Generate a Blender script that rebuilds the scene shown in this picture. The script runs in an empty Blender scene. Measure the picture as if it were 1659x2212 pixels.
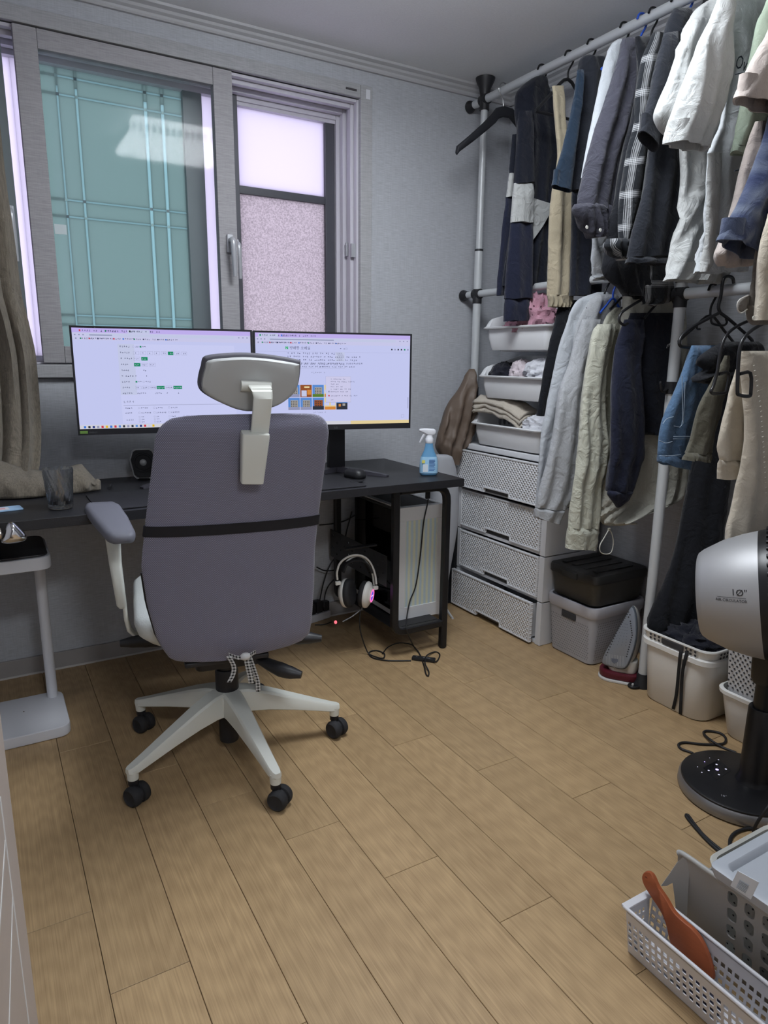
import bpy, math, random
from math import sin, cos, pi, radians as R, sqrt
from mathutils import Vector, Matrix, noise

random.seed(7)
scene = bpy.context.scene
COL = scene.collection

# ---------------------------------------------------------------- camera
CAM_H = 1.175
FPX = 1482.8                       # focal length in pixels of the 1659 x 2212 frame
AX = Vector((0.86473668, -0.50212778, 0.00990778))    # camera right
AY = Vector((0.10086432, 0.19296115, 0.97600839))     # camera up
AZ = Vector((0.49199275, 0.84299092, -0.21750736))    # view direction
EYE = Vector((0, 0, CAM_H))
cam_data = bpy.data.cameras.new('camera')
cam_data.sensor_fit = 'VERTICAL'
cam_data.sensor_height = 36.0
cam_data.lens = FPX / 2212 * 36.0
cam_data.clip_start = 0.02
cam = bpy.data.objects.new('camera', cam_data)
COL.objects.link(cam)
mw = Matrix((AX, AY, -AZ)).transposed().to_4x4()
mw.translation = EYE
cam.matrix_world = mw
scene.camera = cam

# ---------------------------------------------------------------- view and sky
vs = scene.view_settings
vs.view_transform = 'Standard'
vs.look = 'None'
vs.exposure = 0.62
vs.gamma = 1.0
vs.use_curve_mapping = False
LAMP = 19.0          # radiance of the ceiling lamp's diffuser
FILL = 34.0         # radiance of the added fill lamp behind the camera
SKY = 1.2            # strength of the overcast daylight outside
world = bpy.data.worlds.new('overcast_sky')
scene.world = world
world.use_nodes = True
wn = world.node_tree
bgn = wn.nodes['Background']
bgn.inputs[0].default_value = (0.86, 0.83, 0.98, 1)
bgn.inputs[1].default_value = SKY
scene.cycles.use_denoising = True
scene.cycles.use_light_tree = False
scene.cycles.caustics_reflective = False
scene.cycles.caustics_refractive = False
world.cycles.sampling_method = 'NONE'
scene.cycles.max_bounces = 4
scene.cycles.glossy_bounces = 2
scene.cycles.transmission_bounces = 4
scene.cycles.diffuse_bounces = 3
scene.cycles.use_adaptive_sampling = True
scene.cycles.adaptive_threshold = 0.03
scene.cycles.transparent_max_bounces = 10
scene.cycles.sample_clamp_indirect = 4.0

# ---------------------------------------------------------------- measuring the place
def ray(u, v):
    return AX * ((u - 829.5) / FPX) + AY * (-(v - 1106) / FPX) + AZ
def onx(u, v, x):
    d = ray(u, v); return EYE + d * (x / d.x)
def ony(u, v, y):
    d = ray(u, v); return EYE + d * (y / d.y)
def onz(u, v, z=0.0):
    d = ray(u, v); return EYE + d * ((z - CAM_H) / d.z)
def onp(u, v, p0, n):
    d = ray(u, v); return EYE + d * ((Vector(p0) - EYE).dot(n) / d.dot(n))

# ---------------------------------------------------------------- materials
MATS = {}
def srgb(c):
    return tuple((x / 12.92 if x <= 0.04045 else ((x + 0.055) / 1.055) ** 2.4) for x in c)
def rgb(r, g, b):
    return srgb((r / 255, g / 255, b / 255))
def mat(name, col, rough=0.5, metal=0.0, noise_amt=0.0, noise_scale=20.0, bump=0.0, bump_scale=200.0,
        stretch=(1, 1, 1), spec=0.5, emit=None, emit_str=0.0, coat=0.0, trans=0.0, ior=1.45, sheen=0.0, sub=0.0):
    if name in MATS: return MATS[name]
    m = bpy.data.materials.new(name); m.use_nodes = True
    nt = m.node_tree; b = nt.nodes['Principled BSDF']
    b.inputs['Base Color'].default_value = (*col, 1)
    b.inputs['Roughness'].default_value = rough
    b.inputs['Metallic'].default_value = metal
    b.inputs['Specular IOR Level'].default_value = spec
    b.inputs['IOR'].default_value = ior
    b.inputs['Transmission Weight'].default_value = trans
    b.inputs['Coat Weight'].default_value = coat
    b.inputs['Sheen Weight'].default_value = sheen
    if emit:
        b.inputs['Emission Color'].default_value = (*emit, 1)
        b.inputs['Emission Strength'].default_value = emit_str
    tc = nt.nodes.new('ShaderNodeTexCoord'); mp = nt.nodes.new('ShaderNodeMapping')
    mp.inputs['Scale'].default_value = stretch
    nt.links.new(tc.outputs['Object'], mp.inputs['Vector'])
    if noise_amt:
        nz = nt.nodes.new('ShaderNodeTexNoise'); nz.inputs['Scale'].default_value = noise_scale
        nz.inputs['Detail'].default_value = 2
        nt.links.new(mp.outputs[0], nz.inputs['Vector'])
        mx = nt.nodes.new('ShaderNodeMix'); mx.data_type = 'RGBA'
        mx.inputs[6].default_value = (*[max(0, x * (1 - noise_amt)) for x in col], 1)
        mx.inputs[7].default_value = (*[min(1, x * (1 + noise_amt)) for x in col], 1)
        nt.links.new(nz.outputs['Fac'], mx.inputs[0])
        nt.links.new(mx.outputs[2], b.inputs['Base Color'])
    if bump:
        nb = nt.nodes.new('ShaderNodeTexNoise'); nb.inputs['Scale'].default_value = bump_scale
        nb.inputs['Detail'].default_value = 1
        nt.links.new(mp.outputs[0], nb.inputs['Vector'])
        bp = nt.nodes.new('ShaderNodeBump'); bp.inputs['Strength'].default_value = bump
        bp.inputs['Distance'].default_value = 0.002
        nt.links.new(nb.outputs['Fac'], bp.inputs['Height'])
        nt.links.new(bp.outputs[0], b.inputs['Normal'])
    MATS[name] = m
    return m
def fabric(name, col, heather=0.10, scale=350, bump=0.5, rough=0.95, wrinkle=0.0):
    """woven cloth: fine two-scale mottle plus a soft crumple relief"""
    if name in MATS: return MATS[name]
    m = mat(name, col, rough, noise_amt=heather, noise_scale=scale, bump=bump, bump_scale=900, spec=0.15, sheen=0.15)
    nt = m.node_tree; b = nt.nodes['Principled BSDF']
    nz = nt.nodes.new('ShaderNodeTexNoise'); nz.inputs['Scale'].default_value = 20; nz.inputs['Detail'].default_value = 4
    nz.inputs['Distortion'].default_value = 1.4
    tc = nt.nodes.new('ShaderNodeTexCoord'); nt.links.new(tc.outputs['Object'], nz.inputs['Vector'])
    bp = nt.nodes.new('ShaderNodeBump'); bp.inputs['Strength'].default_value = 0.40 + wrinkle*0.6; bp.inputs['Distance'].default_value = 0.022
    nt.links.new(nz.outputs['Fac'], bp.inputs['Height'])
    old = [n for n in nt.nodes if n.type == 'BUMP' and n != bp][0]
    nt.links.new(bp.outputs[0], old.inputs['Normal'])
    return m
def emis(name, col, s, big=False):
    if name in MATS: return MATS[name]
    m = bpy.data.materials.new(name); m.use_nodes = True
    nt = m.node_tree; nt.nodes.clear()
    e = nt.nodes.new('ShaderNodeEmission'); o = nt.nodes.new('ShaderNodeOutputMaterial')
    e.inputs[0].default_value = (*col, 1); e.inputs[1].default_value = s
    nt.links.new(e.outputs[0], o.inputs[0]); MATS[name] = m
    if not big: m.cycles.emission_sampling = 'NONE'
    return m

# ---------------------------------------------------------------- mesh building
def rr(w, d, r, n=4):
    """rounded rectangle outline, counter-clockwise"""
    r = max(1e-4, min(r, w / 2 - 1e-4, d / 2 - 1e-4)); out = []
    for cx, cy, a0 in ((w/2-r, d/2-r, 0), (-w/2+r, d/2-r, pi/2), (-w/2+r, -d/2+r, pi), (w/2-r, -d/2+r, 1.5*pi)):
        for i in range(n + 1):
            a = a0 + pi / 2 * i / n
            out.append((cx + r * cos(a), cy + r * sin(a)))
    return out
def circ(r, n=16, ry=None):
    return [(r * cos(2*pi*i/n), (ry or r) * sin(2*pi*i/n)) for i in range(n)]
def spline(pts, k=6, closed=False):
    """Catmull-Rom through points"""
    P = [Vector(p) for p in pts]; out = []
    n = len(P)
    for i in range(n if closed else n - 1):
        p0 = P[(i-1) % n] if closed or i > 0 else P[i] * 2 - P[i+1]
        p1 = P[i]; p2 = P[(i+1) % n]
        p3 = P[(i+2) % n] if closed or i + 2 < n else P[i+1] * 2 - P[i]
        for j in range(k):
            t = j / k
            out.append(0.5 * ((2*p1) + (p2-p0)*t + (2*p0-5*p1+4*p2-p3)*t*t + (3*p1-p0-3*p2+p3)*t**3))
    if not closed: out.append(P[-1].copy())
    return out

class MB:
    def __init__(s, M=None):
        s.v = []; s.f = []; s.M = M or Matrix.Identity(4); s.hard = False
    def add(s, vs, fs):
        o = len(s.v)
        s.v += [s.M @ Vector(p) for p in vs]
        s.f += [tuple(i + o for i in f) for f in fs]
        return s
    def box(s, x0, x1, y0, y1, z0, z1):
        vs = [(x0,y0,z0),(x1,y0,z0),(x1,y1,z0),(x0,y1,z0),(x0,y0,z1),(x1,y0,z1),(x1,y1,z1),(x0,y1,z1)]
        return s.add(vs, [(0,3,2,1),(4,5,6,7),(0,1,5,4),(1,2,6,5),(2,3,7,6),(3,0,4,7)])
    def loft(s, rings, cap=True, closed=True, capa=None, capb=None):
        n = len(rings[0]); vs = [p for r in rings for p in r]; fs = []
        for i in range(len(rings) - 1):
            for j in range(n if closed else n - 1):
                a = i*n + j; b = i*n + (j+1) % n
                fs.append((a, b, b + n, a + n))
        if (cap if capa is None else capa): fs.append(tuple(reversed(range(n))))
        if (cap if capb is None else capb): fs.append(tuple(range((len(rings)-1)*n, len(rings)*n)))
        return s.add(vs, fs)
    def rbox(s, c, w, d, h, r=0.01, e=0.003, n=4):
        """box with rounded vertical corners and softened top and bottom edges; c = centre of the base"""
        s.hard = True; x, y, z = c; e = min(e, h/2 - 1e-4)
        R_ = lambda i, zz: [(x+a, y+b, z+zz) for a, b in rr(w-2*i, d-2*i, max(r-i, 2e-4), n)]
        return s.loft([R_(e, 0), R_(e*0.3, e*0.3), R_(0, e), R_(0, h-e), R_(e*0.3, h-e*0.3), R_(e, h)])
    def extr(s, outline, h, e=0.0):
        """flat outline in local xy extruded to z = h"""
        ring = lambda zz, k: [(p[0]*k, p[1]*k, zz) for p in outline]
        return s.loft([ring(0, 1), ring(h, 1)])
    def lathe(s, prof, n=24, cap=True):
        return s.loft([[(r*cos(2*pi*i/n), r*sin(2*pi*i/n), z) for i in range(n)] for r, z in prof], cap)
    def tube(s, pts, r, n=8, cap=True, smooth=0, closed=False):
        P = spline(pts, smooth, closed) if smooth else [Vector(p) for p in pts]
        m = len(P); rs = r if isinstance(r, (list, tuple)) else None
        up = Vector((0.13, 0.21, 0.97)).normalized(); rings = []; side = None
        for i, p in enumerate(P):
            if closed: t = (P[(i+1) % m] - P[i-1])
            else: t = (P[min(i+1, m-1)] - P[max(i-1, 0)])
            t = t.normalized() if t.length > 1e-9 else Vector((0, 0, 1))
            if side is None:
                side = t.cross(up)
                if side.length < 0.1: side = t.cross(Vector((1, 0, 0)))
            side = (side - t * side.dot(t)).normalized(); b = t.cross(side)
            if rs:
                f = i / (m - 1) * (len(rs) - 1); k = min(int(f), len(rs) - 2); q = rs[k] + (rs[k+1]-rs[k])*(f-k)
            else: q = r
            rings.append([p + side * q * cos(2*pi*j/n) + b * q * sin(2*pi*j/n) for j in range(n)])
        if closed: rings.append(rings[0]); cap = False
        return s.loft(rings, cap)
    def ball(s, c, rx, ry, rz, n=14, m=9):
        c = Vector(c)
        return s.loft([[c + Vector((rx*sin(pi*i/m)*cos(2*pi*j/n), ry*sin(pi*i/m)*sin(2*pi*j/n), -rz*cos(pi*i/m))) for j in range(n)]
                       for i in [0.12] + list(range(1, m)) + [m-0.12]])
    def grid(s, rows):
        n = len(rows[0]); vs = [p for r in rows for p in r]
        return s.add(vs, [(i*n+j, i*n+j+1, (i+1)*n+j+1, (i+1)*n+j) for i in range(len(rows)-1) for j in range(n-1)])
    def build(s, name, material, parent=None, smooth=40, solid=0.0, subsurf=0, flip=False):
        me = bpy.data.meshes.new(name)
        lo = Vector([min(p[i] for p in s.v) for i in range(3)]); hi = Vector([max(p[i] for p in s.v) for i in range(3)])
        o0 = Vector(((lo.x+hi.x)/2, (lo.y+hi.y)/2, lo.z))
        me.from_pydata([p - o0 for p in s.v], [], s.f)
        me.update()
        if smooth:
            me.polygons.foreach_set('use_smooth', [True] * len(me.polygons))
            me.set_sharp_from_angle(angle=R(smooth))
        ob = bpy.data.objects.new(name, me)
        if material: me.materials.append(material)
        COL.objects.link(ob); ob.location = o0
        if parent: adopt(ob, parent)
        if s.hard and smooth:
            md = ob.modifiers.new('normals', 'WEIGHTED_NORMAL'); md.keep_sharp = True; md.weight = 100
        if solid:
            md = ob.modifiers.new('thickness', 'SOLIDIFY'); md.thickness = solid; md.offset = 0
        if subsurf:
            md = ob.modifiers.new('smooth', 'SUBSURF'); md.levels = subsurf; md.render_levels = subsurf
        return ob
def world_loc(o):
    return o.location + (world_loc(o.parent) if o.parent else Vector((0, 0, 0))) if not o.get('_abs') else Vector(o['_abs'])
def adopt(ob, parent):
    ob['_abs'] = tuple(ob.location); ob.parent = parent
    ob.location = Vector(ob['_abs']) - world_loc(parent)
def thing(name, label, cat, loc=(0, 0, 0), group=None):
    o = bpy.data.objects.new(name, None); COL.objects.link(o)
    o.location = loc; o.empty_display_size = 0.05
    return tag(o, label, cat, group)
def tag(o, label, cat, group=None):
    o['label'] = label; o['category'] = cat
    if group: o['group'] = group
    return o
def struct(o, label=None):
    o['kind'] = 'structure'
    if label: o['label'] = label
    return o
def stuff(o):
    o['kind'] = 'stuff'; return o
def boxat(x0, x1, y0, y1, z0, z1, e=0.002, r=None):
    mb = MB(); r = e if r is None else r
    return mb.rbox(((x0+x1)/2, (y0+y1)/2, z0), x1-x0, y1-y0, z1-z0, r, e, 2)
def frame(o, x, y, z=None):
    """4x4 from origin and local x / y directions"""
    x = Vector(x).normalized(); y = Vector(y); y = (y - x*y.dot(x)).normalized(); z = x.cross(y)
    m = Matrix((x, y, z)).transposed().to_4x4(); m.translation = Vector(o); return m
def text(body, size, M, material, name, parent, align='LEFT', shear=0.0, extrude=0.0, font=None, sx=1.0):
    cu = bpy.data.curves.new('t', 'FONT'); cu.body = body; cu.size = size; cu.align_x = align; cu.shear = shear
    cu.extrude = extrude; cu.resolution_u = 2; cu.offset = 0.0
    ob = bpy.data.objects.new('t', cu); me = bpy.data.meshes.new_from_object(ob)
    bpy.data.objects.remove(ob); bpy.data.curves.remove(cu)
    mb = MB(M @ Matrix.Diagonal((sx, 1, 1, 1))); mb.add([v.co for v in me.vertices], [tuple(p.vertices) for p in me.polygons])
    bpy.data.meshes.remove(me)
    if not mb.v: return None
    if name is None: return mb
    return mb.build(name, material, parent, smooth=0)

# ================================================================ the room
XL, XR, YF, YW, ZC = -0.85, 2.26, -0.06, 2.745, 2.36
def wallpaper(name, col):
    m = mat(name, col, 0.92, spec=0.2)
    nt = m.node_tree; b = nt.nodes['Principled BSDF']
    tc = nt.nodes.new('ShaderNodeTexCoord'); mp = nt.nodes.new('ShaderNodeMapping'); mp.inputs['Scale'].default_value = (25, 25, 420)
    nz = nt.nodes.new('ShaderNodeTexNoise'); nz.inputs['Scale'].default_value = 1.0; nz.inputs['Detail'].default_value = 1
    nt.links.new(tc.outputs['Object'], mp.inputs[0]); nt.links.new(mp.outputs[0], nz.inputs['Vector'])
    mp2 = nt.nodes.new('ShaderNodeMapping'); mp2.inputs['Scale'].default_value = (420, 420, 20)
    nz2 = nt.nodes.new('ShaderNodeTexNoise'); nz2.inputs['Scale'].default_value = 1.0
    nt.links.new(tc.outputs['Object'], mp2.inputs[0]); nt.links.new(mp2.outputs[0], nz2.inputs['Vector'])
    ad = nt.nodes.new('ShaderNodeMath'); ad.operation = 'MULTIPLY_ADD'; ad.inputs[1].default_value = 0.4
    nt.links.new(nz2.outputs['Fac'], ad.inputs[0]); nt.links.new(nz.outputs['Fac'], ad.inputs[2])
    cr = nt.nodes.new('ShaderNodeValToRGB')
    cr.color_ramp.elements[0].position = 0.5; cr.color_ramp.elements[0].color = (*[c*0.87 for c in col], 1)
    cr.color_ramp.elements[1].position = 0.9; cr.color_ramp.elements[1].color = (*[min(1, c*1.08) for c in col], 1)
    nt.links.new(ad.outputs[0], cr.inputs[0]); nt.links.new(cr.outputs[0], b.inputs['Base Color'])
    bp = nt.nodes.new('ShaderNodeBump'); bp.inputs['Strength'].default_value = 0.5; bp.inputs['Distance'].default_value = 0.001
    nt.links.new(ad.outputs[0], bp.inputs['Height']); nt.links.new(bp.outputs[0], b.inputs['Normal'])
    return m
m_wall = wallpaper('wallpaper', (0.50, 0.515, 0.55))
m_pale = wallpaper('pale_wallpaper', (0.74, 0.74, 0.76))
m_casing = wallpaper('casing_paper', (0.44, 0.44, 0.455))
m_ceil = mat('ceiling_paper', (0.88, 0.89, 0.91), 0.95, noise_amt=0.05, noise_scale=120, bump=0.4, bump_scale=350, spec=0.1)
m_trim = mat('moulding_paint', (0.50, 0.50, 0.52), 0.55)
m_base = mat('baseboard_film', (0.36, 0.34, 0.33), 0.5, noise_amt=0.06)

# floor: a slab with one object per plank
def wood_floor():
    m = bpy.data.materials.new('oak_plank'); m.use_nodes = True
    nt = m.node_tree; b = nt.nodes['Principled BSDF']; L = nt.links.new
    tc = nt.nodes.new('ShaderNodeTexCoord'); oi = nt.nodes.new('ShaderNodeObjectInfo')
    sc = nt.nodes.new('ShaderNodeMath'); sc.operation = 'MULTIPLY'; sc.inputs[1].default_value = 37.0
    L(oi.outputs['Random'], sc.inputs[0])
    av = nt.nodes.new('ShaderNodeVectorMath'); av.operation = 'ADD'
    L(tc.outputs['Object'], av.inputs[0]); L(sc.outputs[0], av.inputs[1])
    def nz(scale, detail, dist=0.0):
        mp = nt.nodes.new('ShaderNodeMapping'); mp.inputs['Scale'].default_value = scale
        n = nt.nodes.new('ShaderNodeTexNoise'); n.inputs['Scale'].default_value = 1; n.inputs['Detail'].default_value = detail
        n.inputs['Distortion'].default_value = dist
        L(av.outputs[0], mp.inputs[0]); L(mp.outputs[0], n.inputs['Vector']); return n
    fine = nz((420, 6, 5), 3); broad = nz((16, 1.3, 1), 1); mid = nz((90, 1.6, 2), 2, 0.3)
    # cathedral rings
    mp = nt.nodes.new('ShaderNodeMapping'); mp.inputs['Scale'].default_value = (9, 1.1, 1)
    w = nt.nodes.new('ShaderNodeTexWave'); w.wave_type = 'RINGS'; w.inputs['Scale'].default_value = 5.0
    w.inputs['Distortion'].default_value = 7.0; w.inputs['Detail'].default_value = 2.0; w.inputs['Detail Scale'].default_value = 0.7
    L(av.outputs[0], mp.inputs[0]); L(mp.outputs[0], w.inputs['Vector'])
    c1 = nt.nodes.new('ShaderNodeValToRGB')
    c1.color_ramp.elements[0].position = 0.27; c1.color_ramp.elements[0].color = (0.315, 0.208, 0.108, 1)
    c1.color_ramp.elements[1].position = 0.73; c1.color_ramp.elements[1].color = (0.505, 0.352, 0.190, 1)
    s1 = nt.nodes.new('ShaderNodeMath'); s1.operation = 'MULTIPLY_ADD'; s1.inputs[1].default_value = 0.64
    L(fine.outputs['Fac'], s1.inputs[0])
    s2 = nt.nodes.new('ShaderNodeMath'); s2.operation = 'MULTIPLY_ADD'; s2.inputs[1].default_value = 0.17
    L(mid.outputs['Fac'], s2.inputs[0])
    s3 = nt.nodes.new('ShaderNodeMath'); s3.operation = 'MULTIPLY_ADD'; s3.inputs[1].default_value = 0.19; s3.inputs[2].default_value = 0.0
    L(broad.outputs['Fac'], s3.inputs[0]); L(s3.outputs[0], s2.inputs[2]); L(s2.outputs[0], s1.inputs[2])
    s4 = nt.nodes.new('ShaderNodeMath'); s4.operation = 'MULTIPLY_ADD'; s4.inputs[1].default_value = 0.10
    L(w.outputs['Fac'], s4.inputs[0]); L(s1.outputs[0], s4.inputs[2])
    s5 = nt.nodes.new('ShaderNodeMath'); s5.operation = 'SUBTRACT'; s5.inputs[1].default_value = 0.05
    L(s4.outputs[0], s5.inputs[0]); L(s5.outputs[0], c1.inputs[0])
    hs = nt.nodes.new('ShaderNodeHueSaturation')
    vr = nt.nodes.new('ShaderNodeMapRange'); vr.inputs['To Min'].default_value = 0.93; vr.inputs['To Max'].default_value = 1.06
    L(oi.outputs['Random'], vr.inputs[0]); L(vr.outputs[0], hs.inputs['Value']); L(c1.outputs[0], hs.inputs['Color'])
    L(hs.outputs[0], b.inputs['Base Color'])
    b.inputs['Roughness'].default_value = 0.42; b.inputs['Specular IOR Level'].default_value = 0.35
    bp = nt.nodes.new('ShaderNodeBump'); bp.inputs['Strength'].default_value = 0.35; bp.inputs['Distance'].default_value = 0.0008
    L(s1.outputs[0], bp.inputs['Height']); L(bp.outputs[0], b.inputs['Normal'])
    return m
m_oak = wood_floor()
floor = struct(MB().box(XL, XR, YF, YW, -0.06, -0.009).build('floor', mat('floor_joint', (0.10, 0.066, 0.04), 0.9), smooth=0), 'oak plank floor running away from the window wall')
PW, PL, G = 0.15, 0.932, 0.0006
shared = {}
for c in range(-7, 15):
    x0 = 0.0985 + PW * c; x1 = x0 + PW
    if x1 <= XL + 0.01 or x0 >= XR - 0.01: continue
    x0 = max(x0, XL); x1 = min(x1, XR)
    yj = 1.41 - 0.2325 * (c - 3)
    k0 = math.floor((YF - yj) / PL); k = k0
    while yj + k * PL < YW:
        a = max(yj + k * PL, YF); b_ = min(yj + (k + 1) * PL, YW); k += 1
        if b_ - a < 0.02: continue
        key = (round(x1 - x0, 3), round(b_ - a, 3))
        if key not in shared:
            w, d = key; e = 0.0008
            mb = MB(); mb.loft([[(-w/2+G, -d/2+G, 0), (w/2-G, -d/2+G, 0), (w/2-G, d/2-G, 0), (-w/2+G, d/2-G, 0)],
                                [(-w/2+G, -d/2+G, .0082), (w/2-G, -d/2+G, .0082), (w/2-G, d/2-G, .0082), (-w/2+G, d/2-G, .0082)],
                                [(-w/2+G+e, -d/2+G+e, .009), (w/2-G-e, -d/2+G+e, .009), (w/2-G-e, d/2-G-e, .009), (-w/2+G+e, d/2-G-e, .009)]])
            me = bpy.data.meshes.new('plank'); me.from_pydata(mb.v, [], mb.f); me.materials.append(m_oak); shared[key] = me
        ob = bpy.data.objects.new('plank', shared[key]); COL.objects.link(ob)
        ob.location = ((x0 + x1) / 2, (a + b_) / 2, -0.009); adopt(ob, floor)

# walls (window opening in the back wall)
WX0, WX1, WZ0, WZ1 = -0.60, 1.466, 1.145, 2.212
wb = MB()
wb.box(XL, WX0, YW, YW + 0.24, 0, ZC); wb.box(WX1, XR, YW, YW + 0.24, 0, ZC)
wb.box(WX0, WX1, YW, YW + 0.24, 0, WZ0); wb.box(WX0, WX1, YW, YW + 0.24, WZ1, ZC)
struct(wb.build('wall_back', m_wall, smooth=0), 'grey linen-textured wallpapered wall around the window')
struct(MB().box(XR, XR + 0.1, YF, YW + 0.24, 0, ZC).build('wall_right', m_wall, smooth=0), 'grey wallpapered wall behind the clothes rack')
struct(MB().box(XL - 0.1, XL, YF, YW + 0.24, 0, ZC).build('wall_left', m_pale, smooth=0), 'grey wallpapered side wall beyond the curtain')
# front wall with the doorway the camera stands in, and the added unseen hallway
HX0, HX1, HY = -0.9, 1.5, -1.75
wf = MB(); wf.box(XL - 0.1, -0.20, YF - 0.12, YF, 0, ZC); wf.box(0.66, XR + 0.1, YF - 0.12, YF, 0, ZC); wf.box(-0.20, 0.66, YF - 0.12, YF, 2.06, ZC)
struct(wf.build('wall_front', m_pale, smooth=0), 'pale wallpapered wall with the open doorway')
wh_ = MB(); wh_.box(HX0 - 0.1, HX0, HY - 0.1, YF - 0.12, 0, ZC); wh_.box(HX1, HX1 + 0.1, HY - 0.1, YF - 0.12, 0, ZC); wh_.box(HX0, HX1, HY - 0.1, HY, 0, ZC)
struct(wh_.build('wall_hallway', m_pale, smooth=0), 'pale wallpapered hallway walls beyond the doorway')
struct(MB().box(XL - 0.1, XR + 0.1, HY - 0.1, YF - 0.001, -0.06, -0.0005).build('floor_hallway', mat('hall_floor', (0.42, 0.29, 0.17), 0.5), smooth=0), 'oak coloured hallway floor')
hl = thing('added_fill_lamp', 'unseen round fill lamp added beyond the doorway to brighten the chair back', 'ceiling lamp', (0.28, -0.85, ZC - 0.07))  # added unseen lamp, fills in light on the chair back
MB(Matrix.Translation((0.28, -0.85, ZC - 0.07))).lathe([(0.19, 0), (0.21, 0.02), (0.21, 0.045)], 32).build('diffuser', emis('fill_diffuser', (0.90, 0.95, 1.0), FILL, True), hl)
MB(Matrix.Translation((0.28, -0.85, ZC - 0.025))).lathe([(0.16, 0), (0.16, 0.024)], 32).build('lamp_base', mat('lamp_white', (0.8, 0.8, 0.82), 0.4), hl)
struct(MB().box(XL - 0.1, XR + 0.1, HY - 0.1, YW + 0.24, ZC, ZC + 0.1).build('ceiling', m_ceil, smooth=0), 'pale grey papered ceiling')
def moulding(p0, p1, inward, name):
    """two-step cove strip under the ceiling"""
    p0 = Vector(p0); p1 = Vector(p1); n = Vector(inward)
    prof = [(0, 0), (0.012, 0), (0.016, 0.006), (0.016, 0.014), (0.026, 0.02), (0.03, 0.028), (0.046, 0.034), (0.048, 0.042), (0, 0.042)]
    return MB().loft([[q + n * a + Vector((0, 0, ZC - 0.042 + z)) for a, z in prof] for q in (p0, p1)]).build(name, m_trim, smooth=25)
struct(moulding((XL, YW, 0), (XR, YW, 0), (0, -1, 0), 'trim_1'), 'thin stepped ceiling moulding above the window')
struct(moulding((XR, YW, 0), (XR, YF, 0), (-1, 0, 0), 'trim_2'), 'thin stepped ceiling moulding above the clothes rack')
def baseboard(name, x0, x1, y0, y1, lab):
    mb = boxat(x0, x1, y0, y1, 0.0, 0.068, 0.003)
    return struct(mb.build(name, m_base), lab)
bb = baseboard('baseboard_back', XL, XR, YW - 0.012, YW, 'low grey baseboard under the desk')
boxat(XL, XR, YW - 0.017, YW - 0.011, 0.0, 0.007, 0.001).build('sealant_bead', mat('sealant', (0.62, 0.6, 0.58), 0.5), bb)
boxat(0.42, 0.435, YW - 0.0135, YW - 0.0115, 0.045, 0.056, 0.0004).build('scuff_patch', mat('scuff', (0.12, 0.1, 0.09), 0.8), bb)
baseboard('baseboard_right', XR - 0.012, XR, YF, YW - 0.02, 'low grey baseboard behind the storage boxes')

# ---------------------------------------------------------------- window
m_pvc = wallpaper('window_film', (0.39, 0.38, 0.395))
m_pvcw = mat('window_pvc', (0.62, 0.60, 0.66), 0.4)
m_dark = mat('dark_sash', (0.07, 0.07, 0.085), 0.45)
m_alu = mat('satin_handle', (0.50, 0.51, 0.54), 0.35, 0.3)
def pane_mat(name, col, clear, rough_bump=0.0, gloss=0.0, bscale=260):
    """sheet of obscure glass: passes diffused daylight, with a glossy face"""
    m = bpy.data.materials.new(name); m.use_nodes = True
    nt = m.node_tree; nt.nodes.clear(); L = nt.links.new
    o = nt.nodes.new('ShaderNodeOutputMaterial')
    tl = nt.nodes.new('ShaderNodeBsdfTranslucent'); tl.inputs[0].default_value = (*col, 1)
    tp = nt.nodes.new('ShaderNodeBsdfTransparent'); tp.inputs[0].default_value = (*[min(1, c*1.1) for c in col], 1)
    gl = nt.nodes.new('ShaderNodeBsdfGlossy'); gl.inputs[1].default_value = 0.05
    m1 = nt.nodes.new('ShaderNodeMixShader'); m1.inputs[0].default_value = clear
    L(tl.outputs[0], m1.inputs[1]); L(tp.outputs[0], m1.inputs[2])
    fr = nt.nodes.new('ShaderNodeFresnel'); fr.inputs[0].default_value = 1.5
    sc = nt.nodes.new('ShaderNodeMath'); sc.operation = 'MULTIPLY'; sc.inputs[1].default_value = gloss
    L(fr.outputs[0], sc.inputs[0])
    m2 = nt.nodes.new('ShaderNodeMixShader'); L(sc.outputs[0], m2.inputs[0]); L(m1.outputs[0], m2.inputs[1]); L(gl.outputs[0], m2.inputs[2])
    L(m2.outputs[0], o.inputs[0])
    if rough_bump:
        tc = nt.nodes.new('ShaderNodeTexCoord')
        nz = nt.nodes.new('ShaderNodeTexNoise'); nz.inputs['Scale'].default_value = bscale; nz.inputs['Detail'].default_value = 2
        L(tc.outputs['Object'], nz.inputs['Vector'])
        cr = nt.nodes.new('ShaderNodeValToRGB')
        cr.color_ramp.elements[0].position = 0.36; cr.color_ramp.elements[0].color = (*[c*(1-rough_bump) for c in col], 1)
        cr.color_ramp.elements[1].position = 0.62; cr.color_ramp.elements[1].color = (*col, 1)
        L(nz.outputs['Fac'], cr.inputs[0]); L(cr.outputs[0], tl.inputs[0])
    return m
m_sky = pane_mat('opal_glass', (0.80, 0.78, 0.86), 0.05)
m_grain = pane_mat('grained_glass', (0.72, 0.68, 0.70), 0.03, 0.36, bscale=190)
m_teal = pane_mat('teal_glass', (0.36, 0.465, 0.44), 0.0)
m_tealgrey = mat('outer_stile', (0.16, 0.19, 0.20), 0.5)
m_front = pane_mat('clear_glass', (0.93, 0.97, 0.97), 0.93, gloss=0.22)
m_etch = mat('etched_band', (0.42, 0.66, 0.66), 0.5)
m_etchd = mat('mirror_square', (0.10, 0.16, 0.18), 0.3)
win = bpy.data.objects.new('window_1', None); COL.objects.link(win); win.location = (0.43, YW, WZ0)
struct(win, 'sliding window with teal tinted sash and an open bright section')
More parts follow.
